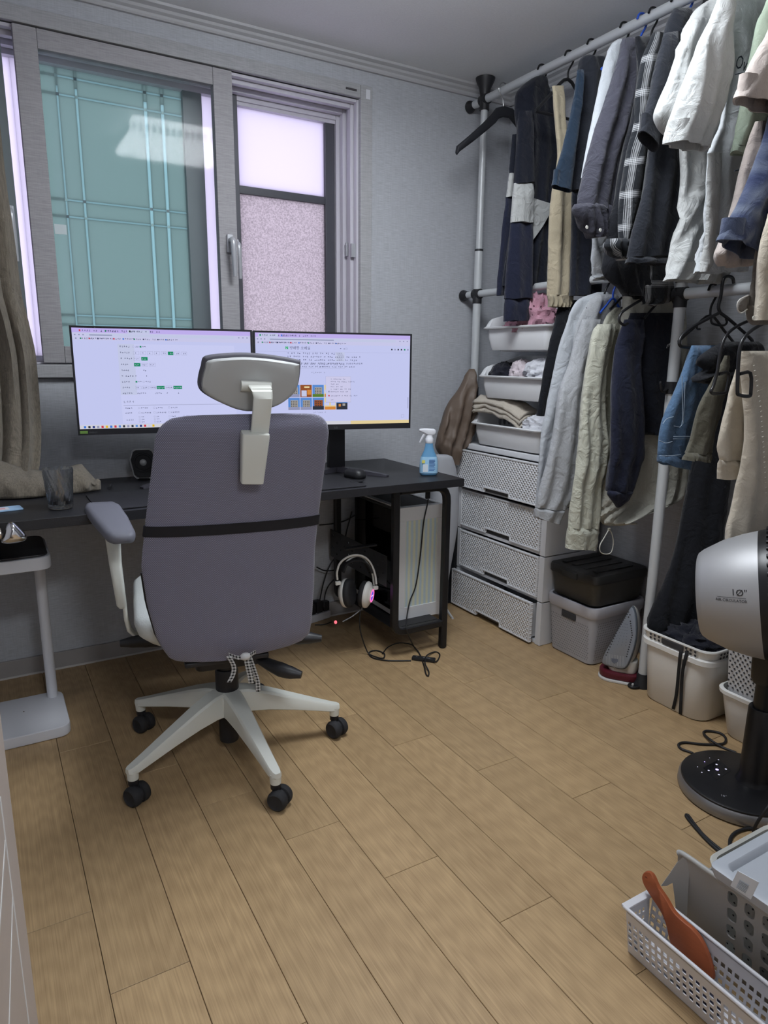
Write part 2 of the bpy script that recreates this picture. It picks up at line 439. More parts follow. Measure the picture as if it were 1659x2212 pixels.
def wpart(name, x0, x1, y0, y1, z0, z1, m, e=0.002, parent=win):
    return boxat(x0, x1, y0, y1, z0, z1, e).build(name, m, parent)
# casing wrapped in wallpaper
wpart('casing_side', WX1 - 0.002, 1.519, YW - 0.016, YW + 0.01, WZ0 - 0.047, WZ1 + 0.05, m_casing, 0.004)
wpart('casing_head', WX0 - 0.1, WX1 - 0.002, YW - 0.016, YW + 0.01, WZ1, WZ1 + 0.05, m_casing, 0.004)
wpart('window_sill', WX0 - 0.1, 1.519, YW - 0.022, YW + 0.01, WZ0 - 0.047, WZ0, m_casing, 0.006)
# stepped PVC frame on the right and above (tracks)
for i, (y0, y1, ins) in enumerate(((0.004, 0.03, 0.012), (0.032, 0.052, 0.026), (0.054, 0.085, 0.018), (0.087, 0.115, 0.034), (0.117, 0.2, 0.050))):
    wpart('frame_jamb', WX1 - ins, WX1 - 0.001, YW + y0, YW + y1, WZ0 + 0.002, WZ1 - 0.002, m_pvcw)
    wpart('frame_head', WX0 + 0.001, WX1 - ins - 0.001, YW + y0, YW + y1, WZ1 - ins * 1.1, WZ1 - 0.002, m_pvcw)
    wpart('frame_track', WX0 + 0.001, WX1 - ins - 0.001, YW + y0, YW + y1, WZ0 + 0.001, WZ0 + ins * 0.6, m_pvcw)
for y, z in ((0.012, 1.60), (0.062, 1.61)):
    wpart('strike_plate', WX1 - 0.030, WX1 - 0.011, YW + y, YW + y + 0.012, z, z + 0.055, m_alu, 0.001)
wpart('marker_stroke', 1.395, 1.445, YW - 0.018, YW - 0.0155, 2.232, 2.240, mat('dark_mark', (0.07, 0.065, 0.07), 0.8), 0.001)
wpart('torn_paper', 1.487, 1.507, YW - 0.0175, YW - 0.0155, 2.212, 2.248, mat('torn_white', (0.75, 0.76, 0.80), 0.8), 0.0006)
# front sash (pushed to the left, on the inner track)
def sash(x0, x1, y0, y1, z0, z1, sl, sr, st, sb, m, glass, name='sash_rail'):
    wpart(name, x0, x0 + sl, y0, y1, z0, z1, m, 0.003); wpart(name, x1 - sr, x1, y0, y1, z0, z1, m, 0.003)
    wpart(name, x0 + sl, x1 - sr, y0, y1, z1 - st, z1, m, 0.003); wpart(name, x0 + sl, x1 - sr, y0, y1, z0, z0 + sb, m, 0.003)
    g = boxat(x0 + sl - 0.004, x1 - sr + 0.004, (y0 + y1) / 2 - 0.003, (y0 + y1) / 2 + 0.003, z0 + sb - 0.004, z1 - st + 0.004, 0.0005).build('glass_pane', glass, win)
    return g
FS = (0.206, 0.925, YW - 0.012, YW + 0.026)
front = sash(FS[0], FS[1], FS[2], FS[3], 1.150, 2.208, 0.070, 0.072, 0.060, 0.058, m_pvc, m_front)
gx0, gx1, gz0, gz1, gy = 0.276, 0.853, 1.208, 2.148, YW + 0.0035
wpart('paper_tag', 0.280, 0.318, gy - 0.0016, gy - 0.0006, 1.585, 1.617, mat('tag_white', (0.62, 0.70, 0.72), 0.7), 0.0003)
def lever_handle(x, y, z, length, s=1, m=m_alu):
    mb = MB(); mb.rbox((x, y - 0.006, z), 0.026, 0.014, 0.066, 0.005, 0.003)
    mb.tube([(x, y - 0.012, z + 0.045), (x, y - 0.038, z + 0.042), (x, y - 0.045, z + 0.02), (x + 0.003*s, y - 0.042, z - 0.04), (x + 0.004*s, y - 0.04, z + 0.045 - length)],
            [0.010, 0.011, 0.011, 0.009, 0.007], 10, smooth=5)
    return mb.build('handle', m, win)
lever_handle(0.893, YW - 0.012, 1.57, 0.135)
lever_handle(0.935, YW + 0.05, 1.565, 0.13)
# inner sash standing behind it, further left
sash(-0.50, 0.172, YW + 0.034, YW + 0.07, 1.150, 2.205, 0.07, 0.042, 0.07, 0.07, m_tealgrey, m_front, 'back_sash_rail')
lever_handle(0.150, YW + 0.034, 1.60, 0.16)
# outer window leaves
YO = YW + 0.145
wpart('outer_pane', -0.59, 0.200, YO, YO + 0.005, 1.16, 2.19, m_sky, 0.0004)
m_band = pane_mat('soft_band', (0.52, 0.72, 0.72), 0.0)
va, vb = ony(143, 429, YO).x, ony(183, 436, YO).x            # clear bands running through the tinted glass
hz = sorted(ony(u_, v_, YO).z for u_, v_ in ((160, 170), (165, 210), (185, 436), (188, 472), (167, 681), (167, 702)))
cols = [(0.226, va - .003, 0), (va - .003, va + .003, 1), (va + .003, vb - .004, 0), (vb - .004, vb + .004, 1), (vb + .004, 0.635, 0), (0.635, 0.647, 1), (0.647, 0.697, 0), (0.697, 0.709, 1), (0.709, 0.795, 0)]
for x0_, x1_, band in cols:
    if band: wpart('outer_band', x0_, x1_, YO + 0.002, YO + 0.007, 1.16, 2.10, m_band, 0.0002); wpart('outer_pane', x0_, x1_, YO + 0.002, YO + 0.007, 2.10, 2.19, m_teal, 0.0002); continue
    zz_ = [1.16] + [q for h_ in hz for q in (h_ - .003, h_ + .003)] + [2.19]
    for k in range(len(zz_) - 1):
        wpart('outer_band' if k % 2 else 'outer_pane', x0_, x1_, YO + 0.002, YO + 0.007, zz_[k], zz_[k+1], m_band if k % 2 and x0_ > 0.25 else m_teal, 0.0001)
for x in (va, vb, 0.641, 0.703):
    for k, z in enumerate(hz[2:]):
        wpart('corner_square', x - 0.005, x + 0.005, YO - 0.0004, YO + 0.0016, z - 0.005, z + 0.005, m_etchd if (k + (x == va)) % 2 else m_etch, 0.0001)
wpart('outer_stile', 0.200, 0.226, YO - 0.004, YO + 0.012, 1.16, 2.19, m_sky, 0.001)
wpart('outer_stile', 0.775, 0.848, YO - 0.020, YO + 0.012, 1.16, 2.19, m_tealgrey, 0.002)
wpart('outer_pane', 0.848, 0.905, YO, YO + 0.005, 1.16, 2.19, m_sky, 0.0004)
wpart('outer_mullion', 0.905, 0.985, YO - 0.03, YO + 0.03, 1.16, 2.19, m_dark, 0.002)
ZB = 1.838
wpart('outer_frame', 0.985, WX1 - 0.001, YO - 0.02, YO + 0.03, 2.143, 2.195, m_pvcw, 0.003)
wpart('outer_frame', 1.371, 1.414, YO - 0.015, YO + 0.02, 1.16, 2.143, m_dark, 0.003)
wpart('outer_rail', 0.985, 1.371, YO - 0.012, YO + 0.015, ZB - 0.015, ZB + 0.015, m_dark, 0.002)
wpart('outer_pane', 0.985, 1.371, YO, YO + 0.005, ZB + 0.015, 2.143, m_sky, 0.0004)
wpart('outer_pane', 0.985, 1.371, YO, YO + 0.005, 1.16, ZB - 0.015, m_grain, 0.0004)

# ---------------------------------------------------------------- ceiling lamp
lamp = thing('ceiling_lamp', 'square ceiling lamp with crystal trim mirrored in the teal window glass', 'ceiling lamp', (1.03, 1.46, ZC - 0.11))
lx, ly, lw = 1.045, 1.455, 0.27
MB().rbox((lx, ly, ZC - 0.036), 0.42, 0.40, 0.035, 0.03, 0.004).build('lamp_base', mat('lamp_white', (0.8, 0.8, 0.82), 0.4), lamp)
MB().rbox((lx, ly, ZC - 0.105), 0.53, 0.51, 0.068, 0.02, 0.006).build('diffuser', emis('lamp_diffuser', (0.90, 0.95, 1.0), LAMP, True), lamp)
m_cry = mat('crystal_bead', (0.85, 0.88, 0.92), 0.08, 0.6)
cb = MB()
for side in range(4):
    for i in range(18):
        for j in range(2):
            t = -0.285 + 0.57 * (i + 0.5) / 18; z = ZC - 0.088 - 0.018 * j
            p = [(lx + t, ly - 0.283, z), (lx + t, ly + 0.283, z), (lx - 0.293, ly + t, z), (lx + 0.293, ly + t, z)][side]
            cb.ball(p, 0.009, 0.009, 0.009, 6, 4)
stuff(cb.build('crystal_trim', m_cry, lamp, smooth=0))
for sx, sy in ((-1, 1), (1, 1), (-1, -1), (1, -1)):
    MB(Matrix.Translation((lx + 0.2*sx, ly + 0.19*sy, ZC - 0.112))).lathe([(0.009, 0), (0.012, 0.004), (0.012, 0.008)], 12).build('lamp_screw', m_alu, lamp)

# ---------------------------------------------------------------- open door leaf beside the camera
e0 = ony(52, 1950, 0.80); e0 = Vector((e0.x, 0.80, 0))
hinge = Vector((-0.17, 0.0, 0)); dd = (e0 - hinge).normalized(); dn = Vector((dd.y, -dd.x, 0))
m_doorf = mat('door_film', (0.44, 0.385, 0.355), 0.5, noise_amt=0.04, noise_scale=60)
m_line = mat('door_groove_paint', (0.66, 0.66, 0.66), 0.5)
DM = frame(hinge, dd, -dn)
dw = (e0 - hinge).length
door = MB(DM).rbox((dw/2, 0.018, 0.01), dw, 0.036, 2.05, 0.003, 0.002).build('door_1', m_doorf)
struct(door, 'beige door leaf with thin pale chevron lines')
def leaf_line(a, b):
    pa = onp(*a, e0, dn); pb = onp(*b, e0, dn); t = (pb - pa).normalized(); s_ = t.cross(dn) * 0.0016
    n1 = dn * 0.0006
    MB().add([pa - s_ + n1, pb - s_ + n1, pb + s_ + n1, pa + s_ + n1, pa - s_ - n1, pb - s_ - n1, pb + s_ - n1, pa + s_ - n1],
             [(0, 1, 2, 3), (7, 6, 5, 4), (0, 4, 5, 1), (1, 5, 6, 2), (2, 6, 7, 3), (3, 7, 4, 0)]).build('inlay_line', m_line, door, smooth=0)
leaf_line((0, 1722), (62, 2212)); leaf_line((11, 1815), (-6, 2080)); leaf_line((27, 1937), (19, 2230))

# ================================================================ office chair
CA = R(-10); CHUB = Vector((0.555, 1.875, 0))
CM = frame(CHUB, (cos(CA), sin(CA), 0), (-sin(CA), cos(CA), 0))
def mesh_fabric(name, col, k=620):
    m = mat(name, col, 0.85, spec=0.2, sheen=0.25)
    nt = m.node_tree; b = nt.nodes['Principled BSDF']; L = nt.links.new
    tc = nt.nodes.new('ShaderNodeTexCoord'); outs = []
    for rot in (R(32), R(-32)):
        mp = nt.nodes.new('ShaderNodeMapping'); mp.inputs['Rotation'].default_value = (0, rot, 0)
        w = nt.nodes.new('ShaderNodeTexWave'); w.inputs['Scale'].default_value = k / 6.28 ; w.bands_direction = 'X'
        L(tc.outputs['Object'], mp.inputs[0]); L(mp.outputs[0], w.inputs['Vector']); outs.append(w)
    mu = nt.nodes.new('ShaderNodeMath'); mu.operation = 'MULTIPLY'; L(outs[0].outputs['Fac'], mu.inputs[0]); L(outs[1].outputs['Fac'], mu.inputs[1])
    cr = nt.nodes.new('ShaderNodeValToRGB')
    cr.color_ramp.elements[0].position = 0.05; cr.color_ramp.elements[0].color = (*[c*0.62 for c in col], 1)
    cr.color_ramp.elements[1].position = 0.7; cr.color_ramp.elements[1].color = (*[min(1, c*1.45) for c in col], 1)
    L(mu.outputs[0], cr.inputs[0]); L(cr.outputs[0], b.inputs['Base Color'])
    bp = nt.nodes.new('ShaderNodeBump'); bp.inputs['Strength'].default_value = 0.5; bp.inputs['Distance'].default_value = 0.001
    L(mu.outputs[0], bp.inputs['Height']); L(bp.outputs[0], b.inputs['Normal'])
    return m
m_back = mesh_fabric('chair_mesh_fabric', (0.235, 0.232, 0.31))
m_blk = mat('black_plastic', (0.018, 0.018, 0.021), 0.45)
m_blkm = mat('black_matte', (0.02, 0.02, 0.023), 0.75)
m_white = mat('chair_white_plastic', (0.70, 0.71, 0.66), 0.42)
m_shell = mat('headrest_shell', (0.46, 0.47, 0.47), 0.5)
m_pu = mat('armrest_pad', (0.165, 0.167, 0.20), 0.55)
chair = thing('office_chair', 'grey mesh-back office chair with headrest and white five-star base', 'chair', CHUB)
def interp(t, xs, ys):
    if t <= xs[0]: return ys[0]
    for i in range(len(xs) - 1):
        if t <= xs[i+1]: return ys[i] + (ys[i+1]-ys[i]) * (t-xs[i]) / (xs[i+1]-xs[i])
    return ys[-1]
BZ = [.398, .400, .404, .410, .420, .438, .474, .57, .682, .779, .921, 1.0, 1.02, 1.035, 1.043, 1.047, 1.049]
BL_ = [-.06, -.10, -.135, -.155, -.168, -.178, -.194, -.212, -.22, -.206, -.184, -.172, -.163, -.150, -.134, -.11, -.07]
BR_ = [.0, .03, .09, .15, .182, .203, .209, .213, .212, .217, .226, .229, .224, .214, .20, .185, .15]
def back_ring(z, off=0.0, thick=0.024, n=44, dy=0.0):
    xl = interp(z, BZ, BL_) - off; xr = interp(z, BZ, BR_) + off; c = (xl+xr)/2; hw = (xr-xl)/2
    out = []
    edge = min(1, max(0.25, min((z-.397)/.05, (1.05-z)/.035))) ** 0.5
    for i in range(n):
        a = 2*pi*i/n; ca, sa = cos(a), sin(a)
        x = c + hw * (abs(ca)**0.75) * (1 if ca > 0 else -1)
        y = -0.283 - (z-0.7)*math.tan(R(12)) + 0.16*(x-0.01)**2*2.0 + 0.022*sin((z-.40)/.65*pi*1.1) * 0.8
        y += (abs(sa)**0.8) * (1 if sa > 0 else -1) * (thick*edge + off) + dy
        out.append((x, y, z))
    return out
def back_rows(z0, z1, n): return [z0 + (z1-z0)*i/n for i in range(n+1)]
bm_ = MB(CM); zs = [.398, .400, .404, .410, .420, .438] + back_rows(.455, 1.0, 22) + [1.01, 1.02, 1.03, 1.038, 1.043, 1.047, 1.049]
back = bm_.loft([back_ring(z) for z in zs]).build('backrest', m_back, chair, smooth=70)
MB(CM).loft([back_ring(z, 0.0035, 0.024) for z in (.758, .760, .768, .776, .783, .785)]).build('support_strap', mat('strap_black', (0.012, 0.012, 0.016), 0.8), chair, smooth=70)
MB(CM).loft([back_ring(z, 0.005, 0.012, dy=0.026) for z in zs if z < 0.66]).build('back_frame', m_blk, chair, smooth=70)
def cl(u, v, yl):
    """photo point -> chair-local point on the reclined plane of the back"""
    n = CM.to_3x3() @ Vector((0, 1, math.tan(R(12)))); p0 = CM @ Vector((0, yl, 0.7))
    return CM.inverted() @ onp(u, v, p0, n)
# headrest
ho = spline([cl(u, v, -0.26) for u, v in ((445,777),(490,771),(536,770),(590,775),(640,784),(646,790),(644,820),(637,845),(612,868),(585,881),(543,889),(510,885),(480,873),(455,860),(438,848),(431,834),(432,815),(438,792))], 3, True)
hc = sum(ho, Vector()) / len(ho)
def hring(s, dy, dz=0.0):
    return [Vector(((p.x-hc.x)*s + hc.x, p.y + dy, (p.z-hc.z)*s + hc.z + dz)) for p in ho]
hr = MB(CM).loft([hring(0.88, -0.030), hring(0.955, -0.026), hring(0.972, -0.016), hring(0.972, -0.004)]).build('headrest_shell', m_shell, chair, smooth=50)
MB(CM).loft([hring(0.965, -0.018, 0.004), hring(1.0, -0.014, 0.007), hring(1.01, 0.01, 0.008), hring(1.005, 0.04, 0.002), hring(0.96, 0.06), hring(0.8, 0.07)]).build('headrest_pad', mat('headrest_pad', (0.10, 0.098, 0.12), 0.7), chair, smooth=60)
hg = MB(CM); p = cl(520, 833, -0.29); q = cl(585, 836, -0.29)
hg.tube([p, q], 0.0125, 18); hinge_o = hg.build('headrest_hinge', m_white, chair)
st = MB(CM)
P = [(0.054, -0.395, 1.113), (0.055, -0.412, 1.106), (0.056, -0.418, 1.09), (0.053, -0.395, 1.03), (0.049, -0.366, 0.965)]
st.loft([[(x + a, y + b*0.8, z + b*0.6) for a, b in rr(w, 0.012, 0.004, 3)] for (x, y, z), w in zip(P, (0.05, 0.046, 0.042, 0.041, 0.041))])
st.build('headrest_stem', m_white, chair)
sv = MB(CM @ frame((0.0415, -0.352, 0.895), (1, 0.0, -0.02), (0, -1, -0.20)))
m3 = CM @ Matrix.Translation((0.034, -0.366, 0.890)) @ Matrix.Rotation(R(12), 4, 'X') @ Matrix.Rotation(R(3.5), 4, 'Y')
sv = MB(m3); sv.loft([[(a, b + 0.002, z) for a, b in rr(w, d, 0.006, 3)] for z, w, d in ((0, .046, .016), (.003, .052, .026), (.06, .057, .032), (.118, .062, .038), (.123, .060, .036), (.124, .052, .026))])
sv.build('headrest_bracket', m_white, chair)
# seat and its loose pale cover
MB(CM).loft([[(a + x0, b + 0.055, z) for a, b in rr(w, d, 0.10, 6)] for z, w, d, x0 in
    ((.404, .27, .34, -.025), (.410, .33, .40, -.025), (.425, .385, .45, -.025), (.450, .43, .49, -.025), (.478, .445, .505, -.025), (.497, .44, .50, -.025), (.508, .42, .475, -.025), (.512, .34, .40, -.025))]).build('seat', mat('seat_cover', (0.66, 0.69, 0.68), 0.8, bump=0.3), chair, smooth=60)
mech = MB(CM); mech.rbox((0, -0.02, 0.345), 0.20, 0.30, 0.06, 0.02, 0.006); mech.rbox((-0.02, -0.19, 0.382), 0.22, 0.05, 0.014, 0.006, 0.004)
mech.build('tilt_mechanism', m_blk, chair)
for pts in ([(0.10, -0.06, .37), (0.2, -0.09, .375), (0.265, -0.11, .372)], [(0.06, -0.15, .36), (0.12, -0.22, .345), (0.17, -0.25, .335)], [(-0.12, 0.0, .37), (-0.22, 0.03, .375), (-0.29, 0.04, .372)]):
    MB(CM @ Matrix.Diagonal((1, 1, 1, 1))).tube(pts, [0.010, 0.016, 0.020, 0.017, 0.010], 10, smooth=6).build('lever', m_blk, chair, smooth=60)
# armrests
def armrest(s, sh):
    f, b_ = Vector(((0.332 + (sh if s > 0 else -0.008))*s, 0.25, .735)), Vector(((0.262 + (sh if s > 0 else -0.004))*s, -0.11, .715))
    rings = []
    for t, w, h in ((0, .036, .016), (.03, .060, .028), (.10, .074, .036), (.5, .094, .038), (.85, .100, .036), (.96, .084, .030), (1, .05, .016)):
        c = b_.lerp(f, t); ring = [(c.x + a, c.y, c.z + b2) for a, b2 in rr(w, h, min(w, h)*0.42, 4)]
        rings.append(ring)
    pad = MB(CM).loft(rings).build('armrest_pad', m_pu, chair, smooth=60)
    mb = MB(CM)
    mb.loft([[((x + (sh if s > 0 else -0.008))*s + a*1.0, y + b2, z) for a, b2 in rr(w, d, 0.008, 3)] for x, y, z, w, d in ((.300, .10, .71, .055, .11), (.297, .09, .69, .040, .085), (.295, .075, .60, .032, .062), (.287, .06, .485, .026, .050), (.285, .06, .475, .018, .040))])
    mb.build('armrest_post', m_white, chair, smooth=50)
    MB(CM).loft([[((x + (sh if s > 0 else -0.008))*s, y + a, z + b2) if k else ((x + (sh if s > 0 else -0.008))*s + b2, y + a, z) for a, b2 in rr(.042, .011, .004, 2)] for x, y, z, k in ((.280, .06, .50, 0), (.278, .06, .44, 0), (.272, .06, .405, 0), (.255, .055, .385, 1), (.18, .05, .378, 1), (.08, .04, .376, 1))]).build('armrest_bracket', m_white, chair, smooth=60)
armrest(-1, 0.015); armrest(1, -0.085)
# column and base
MB(CM).lathe([(0.026, 0.035), (0.029, 0.038), (0.029, 0.13)], 20).build('gas_spring', m_blk, chair)
MB(CM).lathe([(0.033, 0.195), (0.034, 0.20), (0.034, 0.262), (0.031, 0.27), (0.025, 0.272), (0.025, 0.36)], 24).build('column_cover', m_blk, chair)
base = MB(CM).lathe([(0.030, 0.128), (0.048, 0.135), (0.052, 0.15), (0.052, 0.19), (0.046, 0.203), (0.036, 0.206)], 28).build('star_base', m_white, chair)
for k in range(5):
    ang = R(58 + 72*k) - CA
    A = CM @ Matrix.Rotation(ang, 4, 'Z')
    rings = []
    for r_, w, zt, zb in ((0.030, .062, .206, .132), (0.06, .058, .204, .134), (0.12, .052, .186, .128), (0.2, .045, .156, .114), (0.28, .037, .126, .096), (0.318, .034, .112, .088), (0.336, .028, .107, .088), (0.343, .016, .105, .09)):
        wt = w * 0.72
        ring = [(r_, -wt/2, zt), (r_, -w/2*0.92, zt-0.006), (r_, -w/2, zb+0.003), (r_, -w/2+0.003, zb), (r_, w/2-0.003, zb), (r_, w/2, zb+0.003), (r_, w/2*0.92, zt-0.006), (r_, wt/2, zt)]
        rings.append(ring)
    leg = MB(A); leg.loft(rings); lo = leg.build('base_leg', m_white, chair, smooth=35)
    MB(A @ Matrix.Translation((0.327, 0, 0))).lathe([(0.0125, 0.068), (0.015, 0.070), (0.016, 0.098)], 16).build('caster_socket', m_white, lo)
    sw = R([20, -65, -60, -50, -70][k])
    Wm = CM @ Matrix.Rotation(ang, 4, 'Z') @ Matrix.Translation((0.327, 0, 0)) @ Matrix.Rotation(-ang - CA + sw, 4, 'Z')
    cs = MB(Wm); cs.lathe([(0.011, 0.05), (0.014, 0.055), (0.014, 0.074)], 14)
    cs.loft([[(0.012 + cos(t)*rr_, y, 0.028 + sin(t)*rr_) for t in [pi*2*i/18 for i in range(18)]] for y, rr_ in ((-0.008, 0.0225), (0.008, 0.0225))])
    cs.build('caster_fork', m_blk, lo)
    for sy in (-1, 1):
        wh = MB(Wm)
        wh.loft([[(0.012 + cos(t)*q, sy*y, 0.028 + sin(t)*q) for t in [pi*2*i/24 for i in range(24)]] for y, q in ((.004, .023), (.006, .0275), (.018, .028), (.025, .0255), (.028, .0215), (.0275, .0205), (.0255, .017), (.026, .006))])
        wh.build('caster_wheel', m_blkm, lo, smooth=45)
# gingham ties of the seat cover, hanging under the back
def gingham():
    m = mat('gingham', (0.5, 0.5, 0.48), 0.9); nt = m.node_tree; b = nt.nodes['Principled BSDF']; L = nt.links.new
    uv = nt.nodes.new('ShaderNodeUVMap'); vals = []
    sp = nt.nodes.new('ShaderNodeSeparateXYZ'); L(uv.outputs[0], sp.inputs[0])
    for i in (0, 1):
        a = nt.nodes.new('ShaderNodeMath'); a.operation = 'FRACT'; L(sp.outputs[i], a.inputs[0])
        g = nt.nodes.new('ShaderNodeMath'); g.operation = 'GREATER_THAN'; g.inputs[1].default_value = 0.5; L(a.outputs[0], g.inputs[0]); vals.append(g)
    ad = nt.nodes.new('ShaderNodeMath'); ad.operation = 'ADD'; L(vals[0].outputs[0], ad.inputs[0]); L(vals[1].outputs[0], ad.inputs[1])
    mr = nt.nodes.new('ShaderNodeMapRange'); mr.inputs['From Max'].default_value = 2.0; mr.inputs['To Min'].default_value = 0.60; mr.inputs['To Max'].default_value = 0.012
    L(ad.outputs[0], mr.inputs[0]); L(mr.outputs[0], b.inputs['Base Color'])
    return m
m_ging = gingham()
def ribbon(name, pts, w, wdir, material, parent, cell=0.0085, k=6):
    P = spline(pts, k); wd = Vector(wdir).normalized() * w/2
    rows = [[p - wd, p - wd/3 + Vector((0,0,0)), p + wd/3, p + wd] for p in P]
    mb = MB(); mb.grid(rows); ob = mb.build(name, material, parent, smooth=80, solid=0.0012)
    uvl = ob.data.uv_layers.new(name='UVMap'); n = 4
    ln = [0]
    for i in range(1, len(P)): ln.append(ln[-1] + (P[i]-P[i-1]).length)
    for poly in ob.data.polygons:
        for li in poly.loop_indices:
            vi = ob.data.loops[li].vertex_index
            uvl.data[li].uv = ((vi % n) / 3 * w / cell, ln[vi // n] / cell)
    return ob
tp = lambda u, v, d=0.0: ony(u, v, 1.60 + d)
wdv = CM.to_3x3() @ Vector((1, -0.2, 0))
ribbon('cover_tie', [tp(494, 1418), tp(505, 1440), tp(503, 1458), tp(495, 1474)], 0.012, wdv, m_ging, chair)
ribbon('cover_tie', [tp(532, 1416), tp(536, 1440), tp(541, 1462), tp(543, 1476)], 0.015, wdv, m_ging, chair)
ribbon('cover_tie', [tp(538, 1416, .01), tp(548, 1445, .01), tp(556, 1470, .01), tp(558, 1494, .01)], 0.012, wdv, m_ging, chair)
kn = MB(); kn.ball(tp(530, 1418), 0.014, 0.012, 0.010)
kn.build('tie_knot', m_ging, chair)
ribbon('cover_tie', [tp(494, 1414, .02), tp(515, 1421), tp(534, 1418), tp(552, 1408, .02)], 0.010, (0, 0.2, 1), m_ging, chair)

# ================================================================ desk
m_desk = mat('desk_black_laminate', (0.017, 0.017, 0.020), 0.42, noise_amt=0.2, noise_scale=60, bump=0.15, bump_scale=500)
m_steel = mat('black_steel', (0.012, 0.012, 0.014), 0.4)
desk = thing('desk', 'long black desk under the window holding two monitors', 'desk', (0.5, 2.4, 0))
DZ = 0.73; DY0, DY1, DX1 = 2.092, 2.706, 1.578
boxat(-0.62, DX1, DY0, DY1, DZ - 0.03, DZ, 0.002).build('desk_top', m_desk, desk)
def sqtube(pts, w, name, parent, m=m_steel, bend=0.05):
    """square steel tube; inner points are rounded bends"""
    P = [Vector(p) for p in pts]; out = [P[0]]
    for i in range(1, len(P)-1):
        a = (P[i-1]-P[i]).normalized()*bend; b = (P[i+1]-P[i]).normalized()*bend
        for k in range(6):
            t = k/5; out.append((P[i]+a)*(1-t)**2 + P[i]*2*t*(1-t) + (P[i]+b)*t*t)
    out.append(P[-1]); mb = MB(); n0 = None; rings = []
    nrm = (P[1]-P[0]).cross(P[-1]-P[0]); nrm = nrm.normalized() if nrm.length > 1e-6 else Vector((0, 1, 0))
    for i, p in enumerate(out):
        t = (out[min(i+1, len(out)-1)] - out[max(i-1, 0)]).normalized(); s_ = t.cross(nrm).normalized(); h = w/2
        rings.append([p + s_*a*h + nrm*b*h for a, b in ((1,.7),(.7,1),(-.7,1),(-1,.7),(-1,-.7),(-.7,-1),(.7,-1),(1,-.7))])
    mb.loft(rings); return mb.build(name, m, parent, smooth=35)
FT = 0.685
sqtube([(1.345, 2.19, FT), (1.567, 2.19, FT), (1.567, 2.19, 0.006)], 0.028, 'leg_frame', desk, bend=0.06)
sqtube([(1.330, 2.19, FT + 0.014), (1.330, 2.19, 0.112), (1.555, 2.19, 0.112)], 0.028, 'leg_frame', desk, bend=0.045)
sqtube([(1.567, 2.665, 0.006), (1.567, 2.665, FT), (1.345, 2.665, FT)], 0.028, 'leg_frame', desk, bend=0.06)
sqtube([(1.555, 2.665, 0.112), (1.316, 2.665, 0.112), (1.316, 2.665, FT + 0.014)], 0.028, 'leg_frame', desk, bend=0.045)
for x in (1.345, 1.553): sqtube([(x, 2.20, 0.112), (x, 2.655, 0.112)], 0.024, 'shelf_bar', desk)
sqtube([(1.567, 2.2, FT), (1.567, 2.655, FT)], 0.024, 'shelf_bar', desk)
sqtube([(1.320, 2.205, FT), (1.320, 2.65, FT)], 0.024, 'shelf_bar', desk)
for y in (2.17, 2.66):
    sqtube([(-0.5, y, FT), (-0.5, y, 0.006)], 0.028, 'leg_frame', desk)
for x, y in ((1.567, 2.19), (1.567, 2.665), (-0.5, 2.17), (-0.5, 2.66)):
    MB(Matrix.Translation((x, y, 0.0))).lathe([(0.012, 0), (0.014, 0.002), (0.014, 0.008)], 12).build('foot_glide', m_blk, desk)
